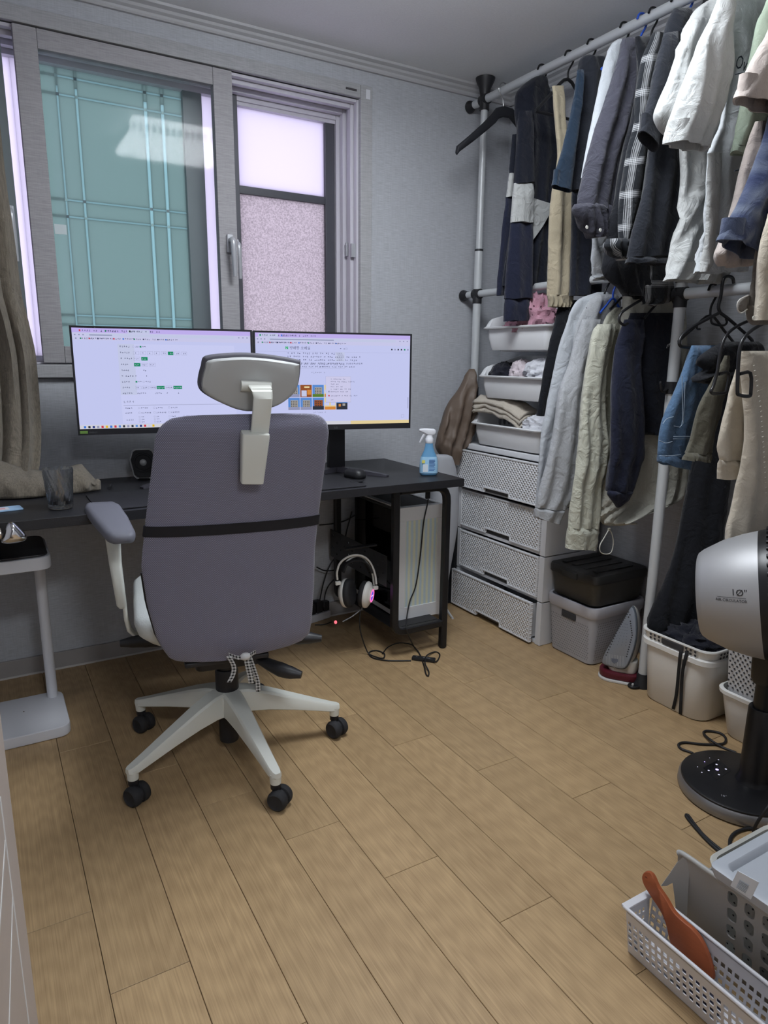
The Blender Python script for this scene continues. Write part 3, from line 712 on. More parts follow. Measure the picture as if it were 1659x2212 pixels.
# perforated side plate
def perf_plate(M, w, h, nx, ny, hole, t=0.0015, margin=0.0, sides=8, corner=None, skip=None):
    """sheet in local xy with a real grid of holes"""
    mb = MB(M); cw, ch = (w - 2*margin)/nx, (h - 2*margin)/ny
    def ngon(cx, cy, n, hw, hh):
        if corner is not None:
            q = rr(hw*2, hh*2, corner, max(1, n//4 - 1)); return [(cx+a, cy+b) for a, b in q]
        return [(cx + hw*cos(2*pi*(i+.5)/n), cy + hh*sin(2*pi*(i+.5)/n)) for i in range(n)]
    def border(cx, cy, pts):
        out = []
        for a, b in pts:
            dx_, dy_ = a-cx, b-cy; k = min((cw/2)/max(abs(dx_), 1e-9), (ch/2)/max(abs(dy_), 1e-9)); out.append((cx+dx_*k, cy+dy_*k))
        return out
    for i in range(nx):
        for j in range(ny):
            x0 = margin + i*cw; y0 = margin + j*ch; cx, cy = x0+cw/2, y0+ch/2
            if skip and skip(i, j):
                mb.add([(x0,y0,t),(x0+cw,y0,t),(x0+cw,y0+ch,t),(x0,y0+ch,t),(x0,y0,0),(x0+cw,y0,0),(x0+cw,y0+ch,0),(x0,y0+ch,0)], [(0,1,2,3),(7,6,5,4)]); continue
            hx, hy = (hole if isinstance(hole, tuple) else (hole, hole))
            p = ngon(cx, cy, sides, hx/2, hy/2); q = border(cx, cy, p); n = len(p)
            # square up the outer ring corners
            vs_ = [(a, b, t) for a, b in p] + [(a, b, t) for a, b in q] + [(a, b, 0) for a, b in p] + [(a, b, 0) for a, b in q]
            fs = []
            for k in range(n):
                k2 = (k+1) % n
                fs += [(n+k, n+k2, k2, k), (2*n+k, 2*n+k2, 3*n+k2, 3*n+k), (k, k2, 2*n+k2, 2*n+k)]
            o = len(vs_); extra = []; ef = []
            for sx, sy in ((1,1),(-1,1),(-1,-1),(1,-1)):
                c_ = (cx+sx*cw/2, cy+sy*ch/2)
                best = None
                for k in range(n):
                    k2 = (k+1) % n; a, b = q[k], q[k2]
                    if (abs(a[0]-c_[0]) < 1e-7 and abs(b[1]-c_[1]) < 1e-7) or (abs(a[1]-c_[1]) < 1e-7 and abs(b[0]-c_[0]) < 1e-7): best = (k, k2)
                if best:
                    e = len(extra); extra += [(c_[0], c_[1], t), (c_[0], c_[1], 0)]
                    ef += [(n+best[0], o+e, n+best[1]), (3*n+best[1], o+e+1, 3*n+best[0])]
            mb.add(vs_ + extra, fs + ef)
    if margin:
        for x0, x1, y0, y1 in ((0, w, 0, margin), (0, w, h-margin, h), (0, margin, margin, h-margin), (w-margin, w, margin, h-margin)):
            mb.box(x0, x1, y0, y1, 0, t)
    else:
        mb.box(0, w, 0, 0.0005, 0, t)
    return mb
pl = perf_plate(frame((1.300, 2.70, 0.305), (0, -1, 0), (0, 0, 1)), 0.50, 0.125, 13, 4, 0.010, 0.002, 0.01, 8, skip=lambda i, j: (i + j) % 2 == 0)
pl.build('perforated_plate', m_steel, desk, smooth=0)

# ---------------------------------------------------------------- monitors
m_bezel = mat('monitor_bezel', (0.012, 0.012, 0.016), 0.4)
SCR = {}
def scr(name, r, g, b, s=0.60):
    if name not in SCR: SCR[name] = emis('screen_' + name, rgb(r, g, b), s, name == 'page')
    return SCR[name]
def monitor(p0, p1, z0, z1, label, stand_xy):
    p0 = Vector((*p0, 0)); p1 = Vector((*p1, 0)); W = (p1-p0).length; Hh = z1-z0
    M = frame((p0.x, p0.y, z0), p1-p0, (0, 0, 1))     # local x right, y up, z towards the viewer
    mon = thing('monitor', label, 'monitor', (stand_xy[0], stand_xy[1], DZ), 'two monitors side by side')
    mb = MB(M); mb.loft([[(W/2+a, Hh/2+b, z) for a, b in rr(W-2*i, Hh-2*i, 0.004, 2)] for z, i in ((-0.045, .08), (-0.028, .02), (-0.022, 0.0), (0.0, 0.0))])
    mb.build('monitor_housing', m_bezel, mon, smooth=30)
    bz, bb_ = 0.0065, 0.020
    fr = MB(M)
    fr.box(0, W, 0, bb_, 0, 0.003); fr.box(0, W, Hh-bz, Hh, 0, 0.003); fr.box(0, bz, bb_, Hh-bz, 0, 0.003); fr.box(W-bz, W, bb_, Hh-bz, 0, 0.003)
    fr.build('bezel', m_bezel, mon, smooth=0)
    S = M @ Matrix.Translation((bz, bb_, 0.0008)); sw, sh = W-2*bz, Hh-bz-bb_
    sc = MB(S); sc.add([(0,0,0),(sw,0,0),(sw,sh,0),(0,sh,0)], [(0,1,2,3)])
    so = sc.build('screen', scr('page', 200, 205, 246), mon, smooth=0)
    return mon, so, S, sw, sh
READABLE = ('방배동 오베일',)
def hash_(t): return sum(ord(c)*(i+7) for i, c in enumerate(t))
class UI:
    """flat print on a lit screen, in fractions of the screen (x right, y down)"""
    def __init__(s, S, sw, sh, parent): s.S, s.sw, s.sh, s.parent = S, sw, sh, parent; s.lay = {}; s.txt = {}
    def rect(s, c, x0, y0, x1, y1, z=1):
        mb = s.lay.setdefault((c, z), MB(s.S)); Z = 0.00015*z
        mb.add([(x0*s.sw, (1-y1)*s.sh, Z), (x1*s.sw, (1-y1)*s.sh, Z), (x1*s.sw, (1-y0)*s.sh, Z), (x0*s.sw, (1-y0)*s.sh, Z)], [(0,1,2,3)])
    def box(s, c, x0, y0, x1, y1, z=1, t=0.0013):
        ty = t*s.sw/s.sh
        s.rect(c, x0, y0, x1, y0+ty, z); s.rect(c, x0, y1-ty, x1, y1, z); s.rect(c, x0, y0, x0+t, y1, z); s.rect(c, x1-t, y0, x1, y1, z)
    def text(s, c, x, y, body, size, z=2):
        if body in READABLE: s.txt.setdefault('q', []).append((c, x, y, body, size, z)); return
        rg = random.Random(hash_(body)); cw = size*s.sh/s.sw*0.9           # print too small to read: short strokes per character
        for k, ch in enumerate(body[:40]):
            if ch == ' ': continue
            x0 = x + k*cw*0.92
            for _ in range(3):
                a, b = rg.random()*0.45, rg.random()*0.55
                if rg.random() < 0.55: s.rect(c, x0 + cw*a*0.4, y - size*(0.15+b), x0 + cw*(0.5+a*0.5), y - size*(0.03+b), z)
                else: s.rect(c, x0 + cw*(0.15+a), y - size*0.75, x0 + cw*(0.27+a), y - size*(0.05+b*0.5), z)
    def done(s, names):
        Q = s.txt.get('q', [])           # all the lines of print are set in one go, then placed line by line
        if not Q: Q = []
        cu = bpy.data.curves.new('t', 'FONT'); cu.body = '\n'.join(q[3] for q in Q); cu.space_line = 3.0; cu.resolution_u = 1
        ob = bpy.data.objects.new('t', cu); me = bpy.data.meshes.new_from_object(ob); bpy.data.objects.remove(ob)
        vl = [v.co.copy() for v in me.vertices]; per = [[] for _ in Q]
        for p in me.polygons:
            k = min(len(Q)-1, max(0, round(-(vl[p.vertices[0]].y - 0.35) / 3.0))); per[k].append(tuple(p.vertices))
        for k, (c, x, y, body, size, z) in enumerate(Q):
            mb = s.lay.setdefault((c, z), MB(s.S)); f = size*s.sh; ids = {}; vs_ = []; fs_ = []
            for p in per[k]:
                for i in p:
                    if i not in ids: ids[i] = len(vs_); q = vl[i]; vs_.append((x*s.sw + q.x*f, (1-y)*s.sh + (q.y + 3.0*k)*f, 0.00015*z))
                fs_.append(tuple(ids[i] for i in p))
            mb.add(vs_, fs_)
        bpy.data.meshes.remove(me)
        for (c, z), mb in s.lay.items():
            stuff(mb.build(names.get(c, 'screen_print'), COLS[c], s.parent, smooth=0))
for _n in ('page', 'white'): pass
COLS = dict(bar=scr('bar', 196, 180, 243), tool=scr('tool', 205, 205, 240), white=scr('white', 206, 210, 249), ink=scr('ink', 70, 74, 104), grey=scr('grey', 150, 154, 186),
            line=scr('line', 168, 172, 204), green=scr('green', 28, 140, 98), pale=scr('pale', 200, 206, 236), blue=scr('blue', 60, 120, 220), red=scr('red', 205, 60, 80),
            task=scr('task', 214, 214, 224), orange=scr('orange', 214, 140, 66), sky=scr('sky', 92, 142, 214), build=scr('build', 168, 164, 160), dark=scr('dark', 52, 56, 66),
            leaf=scr('leaf', 92, 128, 50), wood=scr('wood', 150, 84, 48), cream=scr('cream', 232, 212, 160), pop=scr('pop', 210, 208, 240), brand=scr('brand', 3, 178, 88), yellow=scr('yellow', 230, 190, 40), navy=scr('navy', 40, 56, 130))
def browser(ui, tabs, urlw):
    ui.rect('bar', 0, 0, 1, 0.044); ui.rect('tool', 0, 0.044, 1, 0.118)
    for x0, x1, c, name, tc in tabs:
        if c: ui.rect(c, x0, 0.008, x1, 0.044, 2)
        ui.rect(tc, x0+0.008, 0.016, x0+0.016, 0.034, 3)
        ui.text('ink', x0+0.022, 0.036, name, 0.026, 3)
    ui.rect('pale', 0.075, 0.052, 0.90, 0.080, 2); ui.rect('grey', 0.09, 0.062, 0.09+urlw, 0.072, 3)
    for x in (0.015, 0.037, 0.058, 0.93, 0.955, 0.98): ui.rect('grey', x-0.004, 0.06, x+0.004, 0.072, 3)
    xs = (0.015, 0.04, 0.085, 0.13, 0.175, 0.215, 0.265, 0.325, 0.375, 0.455, 0.50)
    for i, (x, nm) in enumerate(zip(xs, ('', 'OpenAI', 'YouTube', 'Gmail', '새폴더', '부동산', 'Naver', '블로그', '네이버 카페', 'Github', 'Search'))):
        ui.rect(('grey', 'green', 'red', 'ink', 'line', 'red', 'blue', 'green', 'ink', 'ink', 'blue')[i], x, 0.094, x+0.008, 0.108, 3)
        if nm: ui.text('ink', x+0.011, 0.109, nm, 0.022, 3)
mon1, s1_, S1, w1, h1 = monitor((0.268, 2.468), (0.847, 2.383), 0.919, 1.270, 'left monitor behind the chair showing a web form with green buttons', (0.60, 2.50))
u = UI(S1, w1, h1, s1_)
browser(u, ((0.03, 0.15, None, '중고나라 중고 - naver', 'red'), (0.165, 0.285, None, '블로그시작 시작, 자동', 'green'), (0.295, 0.415, 'pale', '마이페이지 | 등록 관리', 'dark')), 0.12)
u.rect('white', 0.235, 0.15, 0.90, 0.955)
u.rect('pale', 0.235, 0.15, 0.325, 0.66, 2)
rowsY = (0.175, 0.235, 0.293, 0.353, 0.410, 0.468, 0.527, 0.585, 0.642)
for y, lab in zip(rowsY, ('거래가능일', '거래방향*', '방 거실형태', '현관유형', '총세대수', '총 주차대수', '입주일*', '옵션항목', '사용승인일')): u.text('ink', 0.245, y+0.01, lab, 0.024, 3)
def radio(x, y, on, nm):
    u.rect('green' if on else 'line', x-0.005, y-0.008, x+0.005, y+0.008, 3); 
    if not on: u.rect('white', x-0.0035, y-0.0055, x+0.0035, y+0.0055, 4)
    u.text('ink', x+0.01, y+0.009, nm, 0.022, 4)
radio(0.32, 0.175, False, '즉시'); radio(0.36, 0.175, True, '가능')
for i, nm in enumerate(('동', '서', '남', '북', '남동', '남서', '북서', '북동')):
    x = 0.318 + i*0.0385
    if i == 5: u.rect('green', x, 0.220, x+0.031, 0.255, 3)
    else: u.box('line', x, 0.220, x+0.031, 0.255, 3)
    u.text('ink' if i != 5 else 'pale', x+0.009, 0.246, nm, 0.020, 4)
for y, items in ((0.278, ((0.318, 0.035, 0, '오픈형'), (0.360, 0.035, 1, '분리형'))), (0.338, ((0.318, 0.035, 1, '계단식'), (0.360, 0.035, 0, '복도식'), (0.402, 0.035, 0, '복합식'))),
                 (0.570, ((0.318, 0.032, 0, '신축'), (0.355, 0.035, 0, '풀옵션'), (0.396, 0.035, 0, '주차가능'), (0.436, 0.045, 1, '엘리베이터'), (0.487, 0.038, 0, '반려동물'), (0.531, 0.05, 1, '전세자금대출')))):
    for x, w, on, nm in items:
        (u.rect if on else u.box)('green' if on else 'line', x, y, x+w, y+0.034, 3); u.text('pale' if on else 'ink', x+0.004, y+0.025, nm, 0.018, 4)
u.text('ink', 0.365, 0.42, '세대', 0.022, 3); u.text('ink', 0.32, 0.478, '0', 0.022, 3); u.text('ink', 0.38, 0.478, '대', 0.022, 3)
radio(0.325, 0.527, True, '가능'); radio(0.365, 0.527, False, '불가능')
for x, nm in ((0.325, '사용승인일'), (0.425, '2003'), (0.49, '8'), (0.555, '1')): u.text('ink', x, 0.652, nm, 0.022, 3)
u.text('grey', 0.245, 0.745, '시설정보', 0.034, 3); u.rect('line', 0.245, 0.765, 0.90, 0.770, 3)
for y, lab, xs in ((0.795, '난방방식', ('개별난방', '중앙난방', '지역난방')), (0.845, '냉방시설', ('벽걸이에어컨', '스탠드에어컨', '천장에어컨'))):
    u.text('ink', 0.252, y+0.01, lab, 0.022, 3)
    for i, nm in enumerate(xs): u.box('line', 0.325+i*0.085, y-0.009, 0.335+i*0.085, y+0.009, 3); u.text('ink', 0.34+i*0.085, y+0.01, nm, 0.021, 3)
u.text('ink', 0.256, 0.925, '생활시설', 0.022, 3)
names9 = ('침대', '책상', '옷장', '식탁', '소파', '신발장', '냉장고', '세탁기', '건조기', '샤워부스', '비데', '욕조', '싱크대', '식기세척기', '가스레인지', '인덕션', '오븐', 'TV')
for i in range(6):
    for j in range(3):
        x = 0.325 + i*0.085; y = 0.888 + j*0.026
        u.box('line', x, y-0.008, x+0.009, y+0.008, 3); u.text('ink', x+0.014, y+0.008, names9[(i*3+j) % 18], 0.019, 3)
u.rect('task', 0, 0.962, 1, 1, 2)
for i, c in enumerate(('blue', 'dark', 'navy', 'grey', 'red', 'yellow', 'blue', 'red', 'sky', 'dark', 'grey', 'dark', 'sky', 'navy', 'red', 'pale', 'yellow')):
    u.rect(c, 0.022+i*0.0235, 0.970, 0.034+i*0.0235, 0.993, 3)
u.done({})
mon2, s2_, S2, w2, h2 = monitor((0.850, 2.381), (1.430, 2.256), 0.915, 1.268, 'right monitor behind the chair showing a web page with photo thumbnails', (1.20, 2.45))
u = UI(S2, w2, h2, s2_)
browser(u, ((0.02, 0.14, 'pale', '방배동 오베일 : 네이버 검색', 'green'), (0.15, 0.28, None, '방배동 오베일 | 사람인 1:1', 'blue')), 0.40)
u.rect('line', 0.0, 0.196, 1, 0.1975, 2)
u.rect('brand', 0.185, 0.140, 0.1895, 0.170, 3); u.rect('brand', 0.1965, 0.140, 0.201, 0.170, 3)
nb = u.lay.setdefault(('brand', 3), MB(S2)); nb.add([(0.185*w2, (1-.140)*h2, .00045), (0.1965*w2, (1-.170)*h2, .00045), (0.201*w2, (1-.170)*h2, .00045), (0.1895*w2, (1-.140)*h2, .00045)], [(3, 2, 1, 0)])
u.text('ink', 0.21, 0.170, '방배동 오베일', 0.040, 3); u.text('ink', 0.53, 0.168, '가 ▾', 0.024, 3)
u.box('grey', 0.566, 0.148, 0.578, 0.166, 3)
for i, c in enumerate(('dark', 'grey', 'dark', 'dark', 'green', 'grey')): u.rect(c, 0.87+i*0.022, 0.150, 0.880+i*0.022, 0.166, 3)
for i, t_ in enumerate(('에 오, 좋고 교통편에 채비된 점의 주변 방배 일원도', '현재 방배동의 오베일 신축원역으로 어 미치게 위치함으로 도운 한다. 온', '부 고속도로와 서울 전송 간선도로화의 접근성이 좋고, 서울 외곽도로', '리(대표번호)의 대부 동원에 교통된. 방배역(사당역)과 방배천(방배로)으로...')):
    u.text('ink', 0.195, 0.222+i*0.036, t_, 0.026, 3)
u.rect('pale', 0.50, 0.195, 0.560, 0.295, 3)
for i in range(7): u.rect(('grey', 'line')[i % 2], 0.502 + 0.006*(i % 3), 0.203+0.013*i, 0.545 + 0.004*(i % 4), 0.207+0.013*i, 4)
for x in (0.195, 0.385):
    u.box('line', x, 0.315, x+0.175, 0.375, 3)
    u.text('ink', x+0.01, 0.338, '방배동오베일 및 방배에 가능한', 0.022, 3); u.text('ink', x+0.01, 0.364, '- ~ 반대편 방배역 위치, 방이 끝...', 0.022, 3)
u.text('grey', 0.345, 0.43, '인기글더보기 ▾', 0.024, 3)
def thumb(x0, y0, x1, y1, kind):
    u.rect({0: 'wood', 1: 'sky', 2: 'sky', 3: 'cream', 4: 'sky', 5: 'sky'}[kind], x0, y0, x1, y1, 3); w, h = x1-x0, y1-y0
    if kind == 0: u.rect('cream', x0+w*.35, y0+h*.12, x0+w*.8, y0+h*.25, 4); u.rect('pale', x0+w*.1, y0+h*.45, x0+w*.55, y0+h*.95, 4); u.rect('orange', x0+w*.6, y0+h*.4, x0+w*.95, y0+h*.8, 4)
    if kind in (1, 2):
        u.rect('build', x0+w*.2, y0+h*.2, x0+w*.85, y0+h*.8, 4)
        for i in range(4):
            for j in range(4): u.rect('dark', x0+w*(.25+.15*i), y0+h*(.26+.13*j), x0+w*(.32+.15*i), y0+h*(.33+.13*j), 5)
        u.rect('leaf' if kind == 1 else 'grey', x0, y0+h*.75, x1, y1, 5)
    if kind == 3: u.rect('orange', x0, y0+h*.75, x1, y1, 4); u.rect('white', x0+w*.05, y0+h*.4, x0+w*.42, y0+h*.65, 4); u.rect('white', x0+w*.55, y0+h*.4, x0+w*.95, y0+h*.65, 4)
    if kind == 4: u.rect('wood', x0+w*.15, y0+h*.2, x0+w*.9, y1, 4); u.rect('dark', x0, y0+h*.7, x1, y1, 5); [u.rect('dark', x0+w*(.25+.2*i), y0+h*(.3+.15*j), x0+w*(.35+.2*i), y0+h*(.38+.15*j), 5) for i in range(3) for j in range(3)]
    if kind == 5: u.rect('dark', x0, y0+h*.45, x1, y1, 4); u.rect('orange', x0+w*.2, y0+h*.55, x0+w*.4, y0+h*.75, 5); u.rect('build', x0+w*.55, y0+h*.5, x0+w*.8, y0+h*.7, 5)
for i, k in enumerate((2, 0, 1, 3)): thumb(0.195+i*0.0775, 0.555, 0.268+i*0.0775, 0.690, k)
for i, k in enumerate((1, 2, 2, 4, 3, 5)[1:]): thumb(0.195+i*0.0775, 0.697, 0.268+i*0.0775, 0.832, k)
u.rect('line', 0.436, 0.462, 0.600, 0.752, 5); u.rect('pop', 0.437, 0.463, 0.599, 0.748, 6)
for i, (y, t_) in enumerate(((.490, '새 창(W)에서 열기'), (.518, '이미지를 다른 이름으로 저장...'), (.546, '이미지 복사'), (.574, '이미지 주소 복사'), (.602, '이 이미지의 QR 코드 생성'), (.630, 'Google 렌즈로 검색'), (.676, 'Adblock — 최고의 광고 차단기'), (.720, '검사'))):
    u.text('ink', 0.468, y+0.01, t_, 0.019, 7)
u.rect('red', 0.452, 0.668, 0.461, 0.684, 7); u.rect('grey', 0.452, 0.622, 0.461, 0.638, 7)
u.text('grey', 0.355, 0.87, '이미지더보기 ▴', 0.022, 3); u.text('ink', 0.205, 0.955, '동영상', 0.03, 3)
u.rect('grey', 0.990, 0.70, 0.994, 0.83, 3); u.rect('task', 0, 0.962, 1, 1, 2); u.rect('cream', 0.6, 0.962, 1, 1, 3)
u.box('line', 0.945, 0.90, 0.965, 0.935, 3)
u.done({})
text('LG', 0.010, frame(Vector((0.850, 2.381, 0.915)) + Vector((1.430-.850, 2.256-2.381, 0))*0.49, (0.58, -0.125, 0), (0, 0, 1)) @ Matrix.Translation((0, 0.005, 0.0036)), mat('logo_grey', (0.12, 0.12, 0.13), 0.5), 'maker_logo', mon2)
st_ = MB(frame((0.268, 2.468, 0.919), (0.579, -0.085, 0), (0, 0, 1))); st_.box(0.006, 0.030, 0.005, 0.014, 0.003, 0.0036)
st_.build('green_sticker', mat('sticker_green', (0.16, 0.30, 0.06), 0.5), mon1, smooth=0)
text('ENERGY', 0.007, frame((0.268, 2.468, 0.919), (0.579, -0.085, 0), (0, 0, 1)) @ Matrix.Translation((0.034, 0.006, 0.0036)), MATS['logo_grey'], 'sticker_text', mon1)
# stands
m_stand = mat('stand_grey', (0.045, 0.043, 0.055), 0.4)
def stand(mon, x, y, tips, colw=0.035):
    boxat(x-colw, x+colw, y-0.014, y+0.014, DZ + 0.015, 1.10, 0.004).build('stand_column', m_bezel, mon)
    boxat(x-0.05, x+0.05, y-0.05, y+0.012, 1.04, 1.12, 0.004).build('stand_mount', m_bezel, mon)
    for i, (tx, ty) in enumerate(tips):
        d = Vector((tx-x, ty-y, 0)); n = Vector((-d.y, d.x, 0)).normalized()
        rings = []
        for t, w, h in ((-0.06, 0.036, 0.022), (0.3, 0.034, 0.020), (0.9, 0.026, 0.010), (1.0, 0.02, 0.006)):
            c = Vector((x, y, DZ)) + d*t
            rings.append([c + n*a + Vector((0, 0, b)) for a, b in ((-w/2, 0.0005), (w/2, 0.0005), (w/2*0.8, h), (-w/2*0.8, h))])
        MB().loft(rings).build('stand_foot', m_stand, mon, smooth=20)
stand(mon1, 0.60, 2.52, ((0.45, 2.43), (0.78, 2.42)))
stand(mon2, 1.215, 2.47, ((1.335, 2.262), (1.08, 2.41)))

# ================================================================ things on and under the desk
m_pcw = mat('pc_white', (0.74, 0.75, 0.77), 0.45)
m_glass_dark = mat('smoked_glass', (0.02, 0.02, 0.025), 0.06, spec=0.6)
pc = thing('desktop_computer', 'white mid-tower computer with mesh front panel under the desk', 'computer', (1.508, 2.46, 0.128))
PX0, PX1, PY0, PY1, PZ0, PZ1 = 1.398, 1.612, 2.27, 2.655, 0.128, 0.594
boxat(PX0, PX1, PY0 + 0.03, PY1, PZ0, PZ0 + 0.02, 0.002).build('case_floor', m_pcw, pc)
boxat(PX0, PX1, PY0 + 0.03, PY1, PZ1 - 0.015, PZ1, 0.002).build('case_top', mat('pc_top_filter', (0.06, 0.06, 0.065), 0.7), pc)
for x0_ in (PX0, PX1 - 0.022): boxat(x0_, x0_ + 0.022, PY0 + 0.03, PY1, PZ1 - 0.006, PZ1 + 0.003, 0.001).build('top_rail', m_pcw, pc)
boxat(PX1 - 0.004, PX1, PY0 + 0.03, PY1, PZ0 + 0.02, PZ1 - 0.015, 0.001).build('side_panel', m_pcw, pc)
boxat(PX0, PX1, PY1 - 0.004, PY1, PZ0 + 0.02, PZ1 - 0.015, 0.001).build('rear_panel', mat('pc_dark', (0.03, 0.03, 0.033), 0.6), pc)
def tinted():
    m = bpy.data.materials.new('tinted_glass'); m.use_nodes = True; nt = m.node_tree; nt.nodes.clear(); L = nt.links.new
    o = nt.nodes.new('ShaderNodeOutputMaterial'); t = nt.nodes.new('ShaderNodeBsdfTransparent'); t.inputs[0].default_value = (0.72, 0.72, 0.76, 1)
    g = nt.nodes.new('ShaderNodeBsdfGlossy'); g.inputs[1].default_value = 0.04; f = nt.nodes.new('ShaderNodeFresnel'); f.inputs[0].default_value = 1.45
    mx = nt.nodes.new('ShaderNodeMixShader'); L(f.outputs[0], mx.inputs[0]); L(t.outputs[0], mx.inputs[1]); L(g.outputs[0], mx.inputs[2]); L(mx.outputs[0], o.inputs[0])
    return m
m_tint = tinted()
boxat(PX0 - 0.001, PX0 + 0.003, PY0 + 0.032, PY1 - 0.002, PZ0 + 0.022, PZ1 - 0.016, 0.0005).build('side_glass', m_tint, pc)
# inside: board, graphics card, cooler, power supply shroud
boxat(PX1 - 0.03, PX1 - 0.02, PY0 + 0.09, PY1 - 0.01, PZ0 + 0.13, PZ1 - 0.03, 0.001).build('mainboard', mat('pc_board', (0.05, 0.055, 0.07), 0.5), pc)
gc = boxat(PX0 + 0.05, PX1 - 0.03, PY0 + 0.10, PY1 - 0.02, PZ0 + 0.22, PZ0 + 0.265, 0.004).build('graphics_card', mat('pc_card', (0.10, 0.10, 0.11), 0.4), pc)
boxat(PX0 + 0.006, PX1 - 0.006, PY0 + 0.035, PY1 - 0.006, PZ0 + 0.021, PZ0 + 0.115, 0.002).build('power_shroud', m_pcw, pc)
boxat(PX0 + 0.05, PX1 - 0.035, PY0 + 0.20, PY0 + 0.32, PZ0 + 0.31, PZ0 + 0.43, 0.006).build('cpu_cooler', mat('pc_cooler', (0.30, 0.30, 0.31), 0.35, 0.6), pc)
for i in range(3):
    f_ = MB(Matrix.Translation((PX0 + 0.02, PY1 - 0.07 - i*0.0, PZ0 + 0.30 + 0.0*i)))
for k, zc in enumerate((PZ0 + 0.20, PZ0 + 0.34)):
    fm = frame((PX0 + 0.105, PY0 + 0.042, zc), (1, 0, 0), (0, 0, 1))
    fan_ = MB(fm).lathe([(0.058, -0.012), (0.062, -0.012), (0.062, 0.012), (0.058, 0.012), (0.058, -0.012)], 28, cap=False).build('case_fan', m_pcw, pc)
    bl = MB(fm)
    bl.lathe([(0.02, -0.008), (0.02, 0.008)], 16)
    for j in range(7):
        a = 2*pi*j/7
        bl.add([(0.02*cos(a), 0.02*sin(a), -0.008), (0.056*cos(a+.25), 0.056*sin(a+.25), -0.008), (0.056*cos(a+.75), 0.056*sin(a+.75), 0.008), (0.02*cos(a+.6), 0.02*sin(a+.6), 0.008)], [(0, 1, 2, 3)])
    bl.build('fan_blades', m_pcw, fan_, smooth=0)
boxat(PX0 + 0.03, PX0 + 0.034, PY0 + 0.12, PY0 + 0.22, PZ0 + 0.105, PZ0 + 0.116, 0.001).build('light_strip', emis('rgb_violet', (0.35, 0.15, 1.0), 2.2), pc)
boxat(PX0 + 0.06, PX0 + 0.064, PY0 + 0.20, PY0 + 0.206, PZ0 + 0.27, PZ0 + 0.276, 0.001).build('status_light', emis('led_blue', (0.1, 0.25, 1.0), 3.0), pc)
for i in range(5): boxat(PX0 + 0.02, PX1 - 0.05, PY1 - 0.045 - i*0.034, PY1 - 0.020 - i*0.034, PZ0 + 0.29, PZ0 + 0.43 - 0.012*i, 0.002).build('radiator_fin', mat('pc_fin', (0.34, 0.34, 0.34), 0.6), pc)
# front panel: white frame with a fine mesh (real perforation is far below a pixel, so the mesh is a woven material)
def front_mesh():
    m = mat('pc_front_mesh', (0.5, 0.52, 0.5), 0.6); nt = m.node_tree; b = nt.nodes['Principled BSDF']; L = nt.links.new
    tc = nt.nodes.new('ShaderNodeTexCoord'); vv = nt.nodes.new('ShaderNodeTexVoronoi'); vv.inputs['Scale'].default_value = 330; vv.inputs['Randomness'].default_value = 0.0
    L(tc.outputs['Object'], vv.inputs['Vector'])
    cr = nt.nodes.new('ShaderNodeValToRGB'); cr.color_ramp.elements[0].position = 0.30; cr.color_ramp.elements[0].color = (0.26, 0.28, 0.28, 1)
    cr.color_ramp.elements[1].position = 0.42; cr.color_ramp.elements[1].color = (0.78, 0.81, 0.78, 1)
    L(vv.outputs['Distance'], cr.inputs[0])
    w = nt.nodes.new('ShaderNodeTexWave'); w.inputs['Scale'].default_value = 14; w.inputs['Distortion'].default_value = 1.0; L(tc.outputs['Object'], w.inputs['Vector'])
    c2 = nt.nodes.new('ShaderNodeValToRGB'); c2.color_ramp.elements[0].color = (0.72, 0.85, 0.98, 1); c2.color_ramp.elements[1].color = (1.0, 0.98, 0.78, 1)
    L(w.outputs['Fac'], c2.inputs[0])
    mx = nt.nodes.new('ShaderNodeMix'); mx.data_type = 'RGBA'; mx.blend_type = 'MULTIPLY'; mx.inputs[0].default_value = 1
    L(cr.outputs[0], mx.inputs[6]); L(c2.outputs[0], mx.inputs[7]); L(mx.outputs[2], b.inputs['Base Color'])
    return m
fx0, fx1, fz0, fz1 = PX0 + 0.030, PX1 - 0.030, PZ0 + 0.045, PZ1 - 0.055
for n_, (a_, b_, c_, d_) in enumerate(((PX0, PX1, PZ0 - 0.012, fz0), (PX0, PX1, fz1, PZ1 + 0.002), (PX0, fx0, fz0, fz1), (fx1, PX1, fz0, fz1))):
    boxat(a_, b_, PY0, PY0 + 0.03, c_, d_, 0.0012).build('front_frame', m_pcw, pc)
boxat(fx0 - 0.001, fx1 + 0.001, PY0 + 0.004, PY0 + 0.008, fz0 - 0.001, fz1 + 0.001, 0.0005).build('front_mesh', front_mesh(), pc)
for x, y in ((PX0 + 0.03, PY0 + 0.06), (PX1 - 0.03, PY0 + 0.06), (PX0 + 0.03, PY1 - 0.05), (PX1 - 0.03, PY1 - 0.05)):
    MB(Matrix.Translation((x, y, PZ0 - 0.005))).lathe([(0.012, 0), (0.013, 0.006)], 14).build('case_foot', m_blk, pc)
shelf = boxat(1.32, 1.565, 2.205, 2.655, 0.1235, 0.1236 + 0.0012, 0.0004)
boxat(1.335, 1.553, 2.21, 2.652, 0.1195, 0.1228, 0.0005).build('shelf_plate', m_steel, desk)

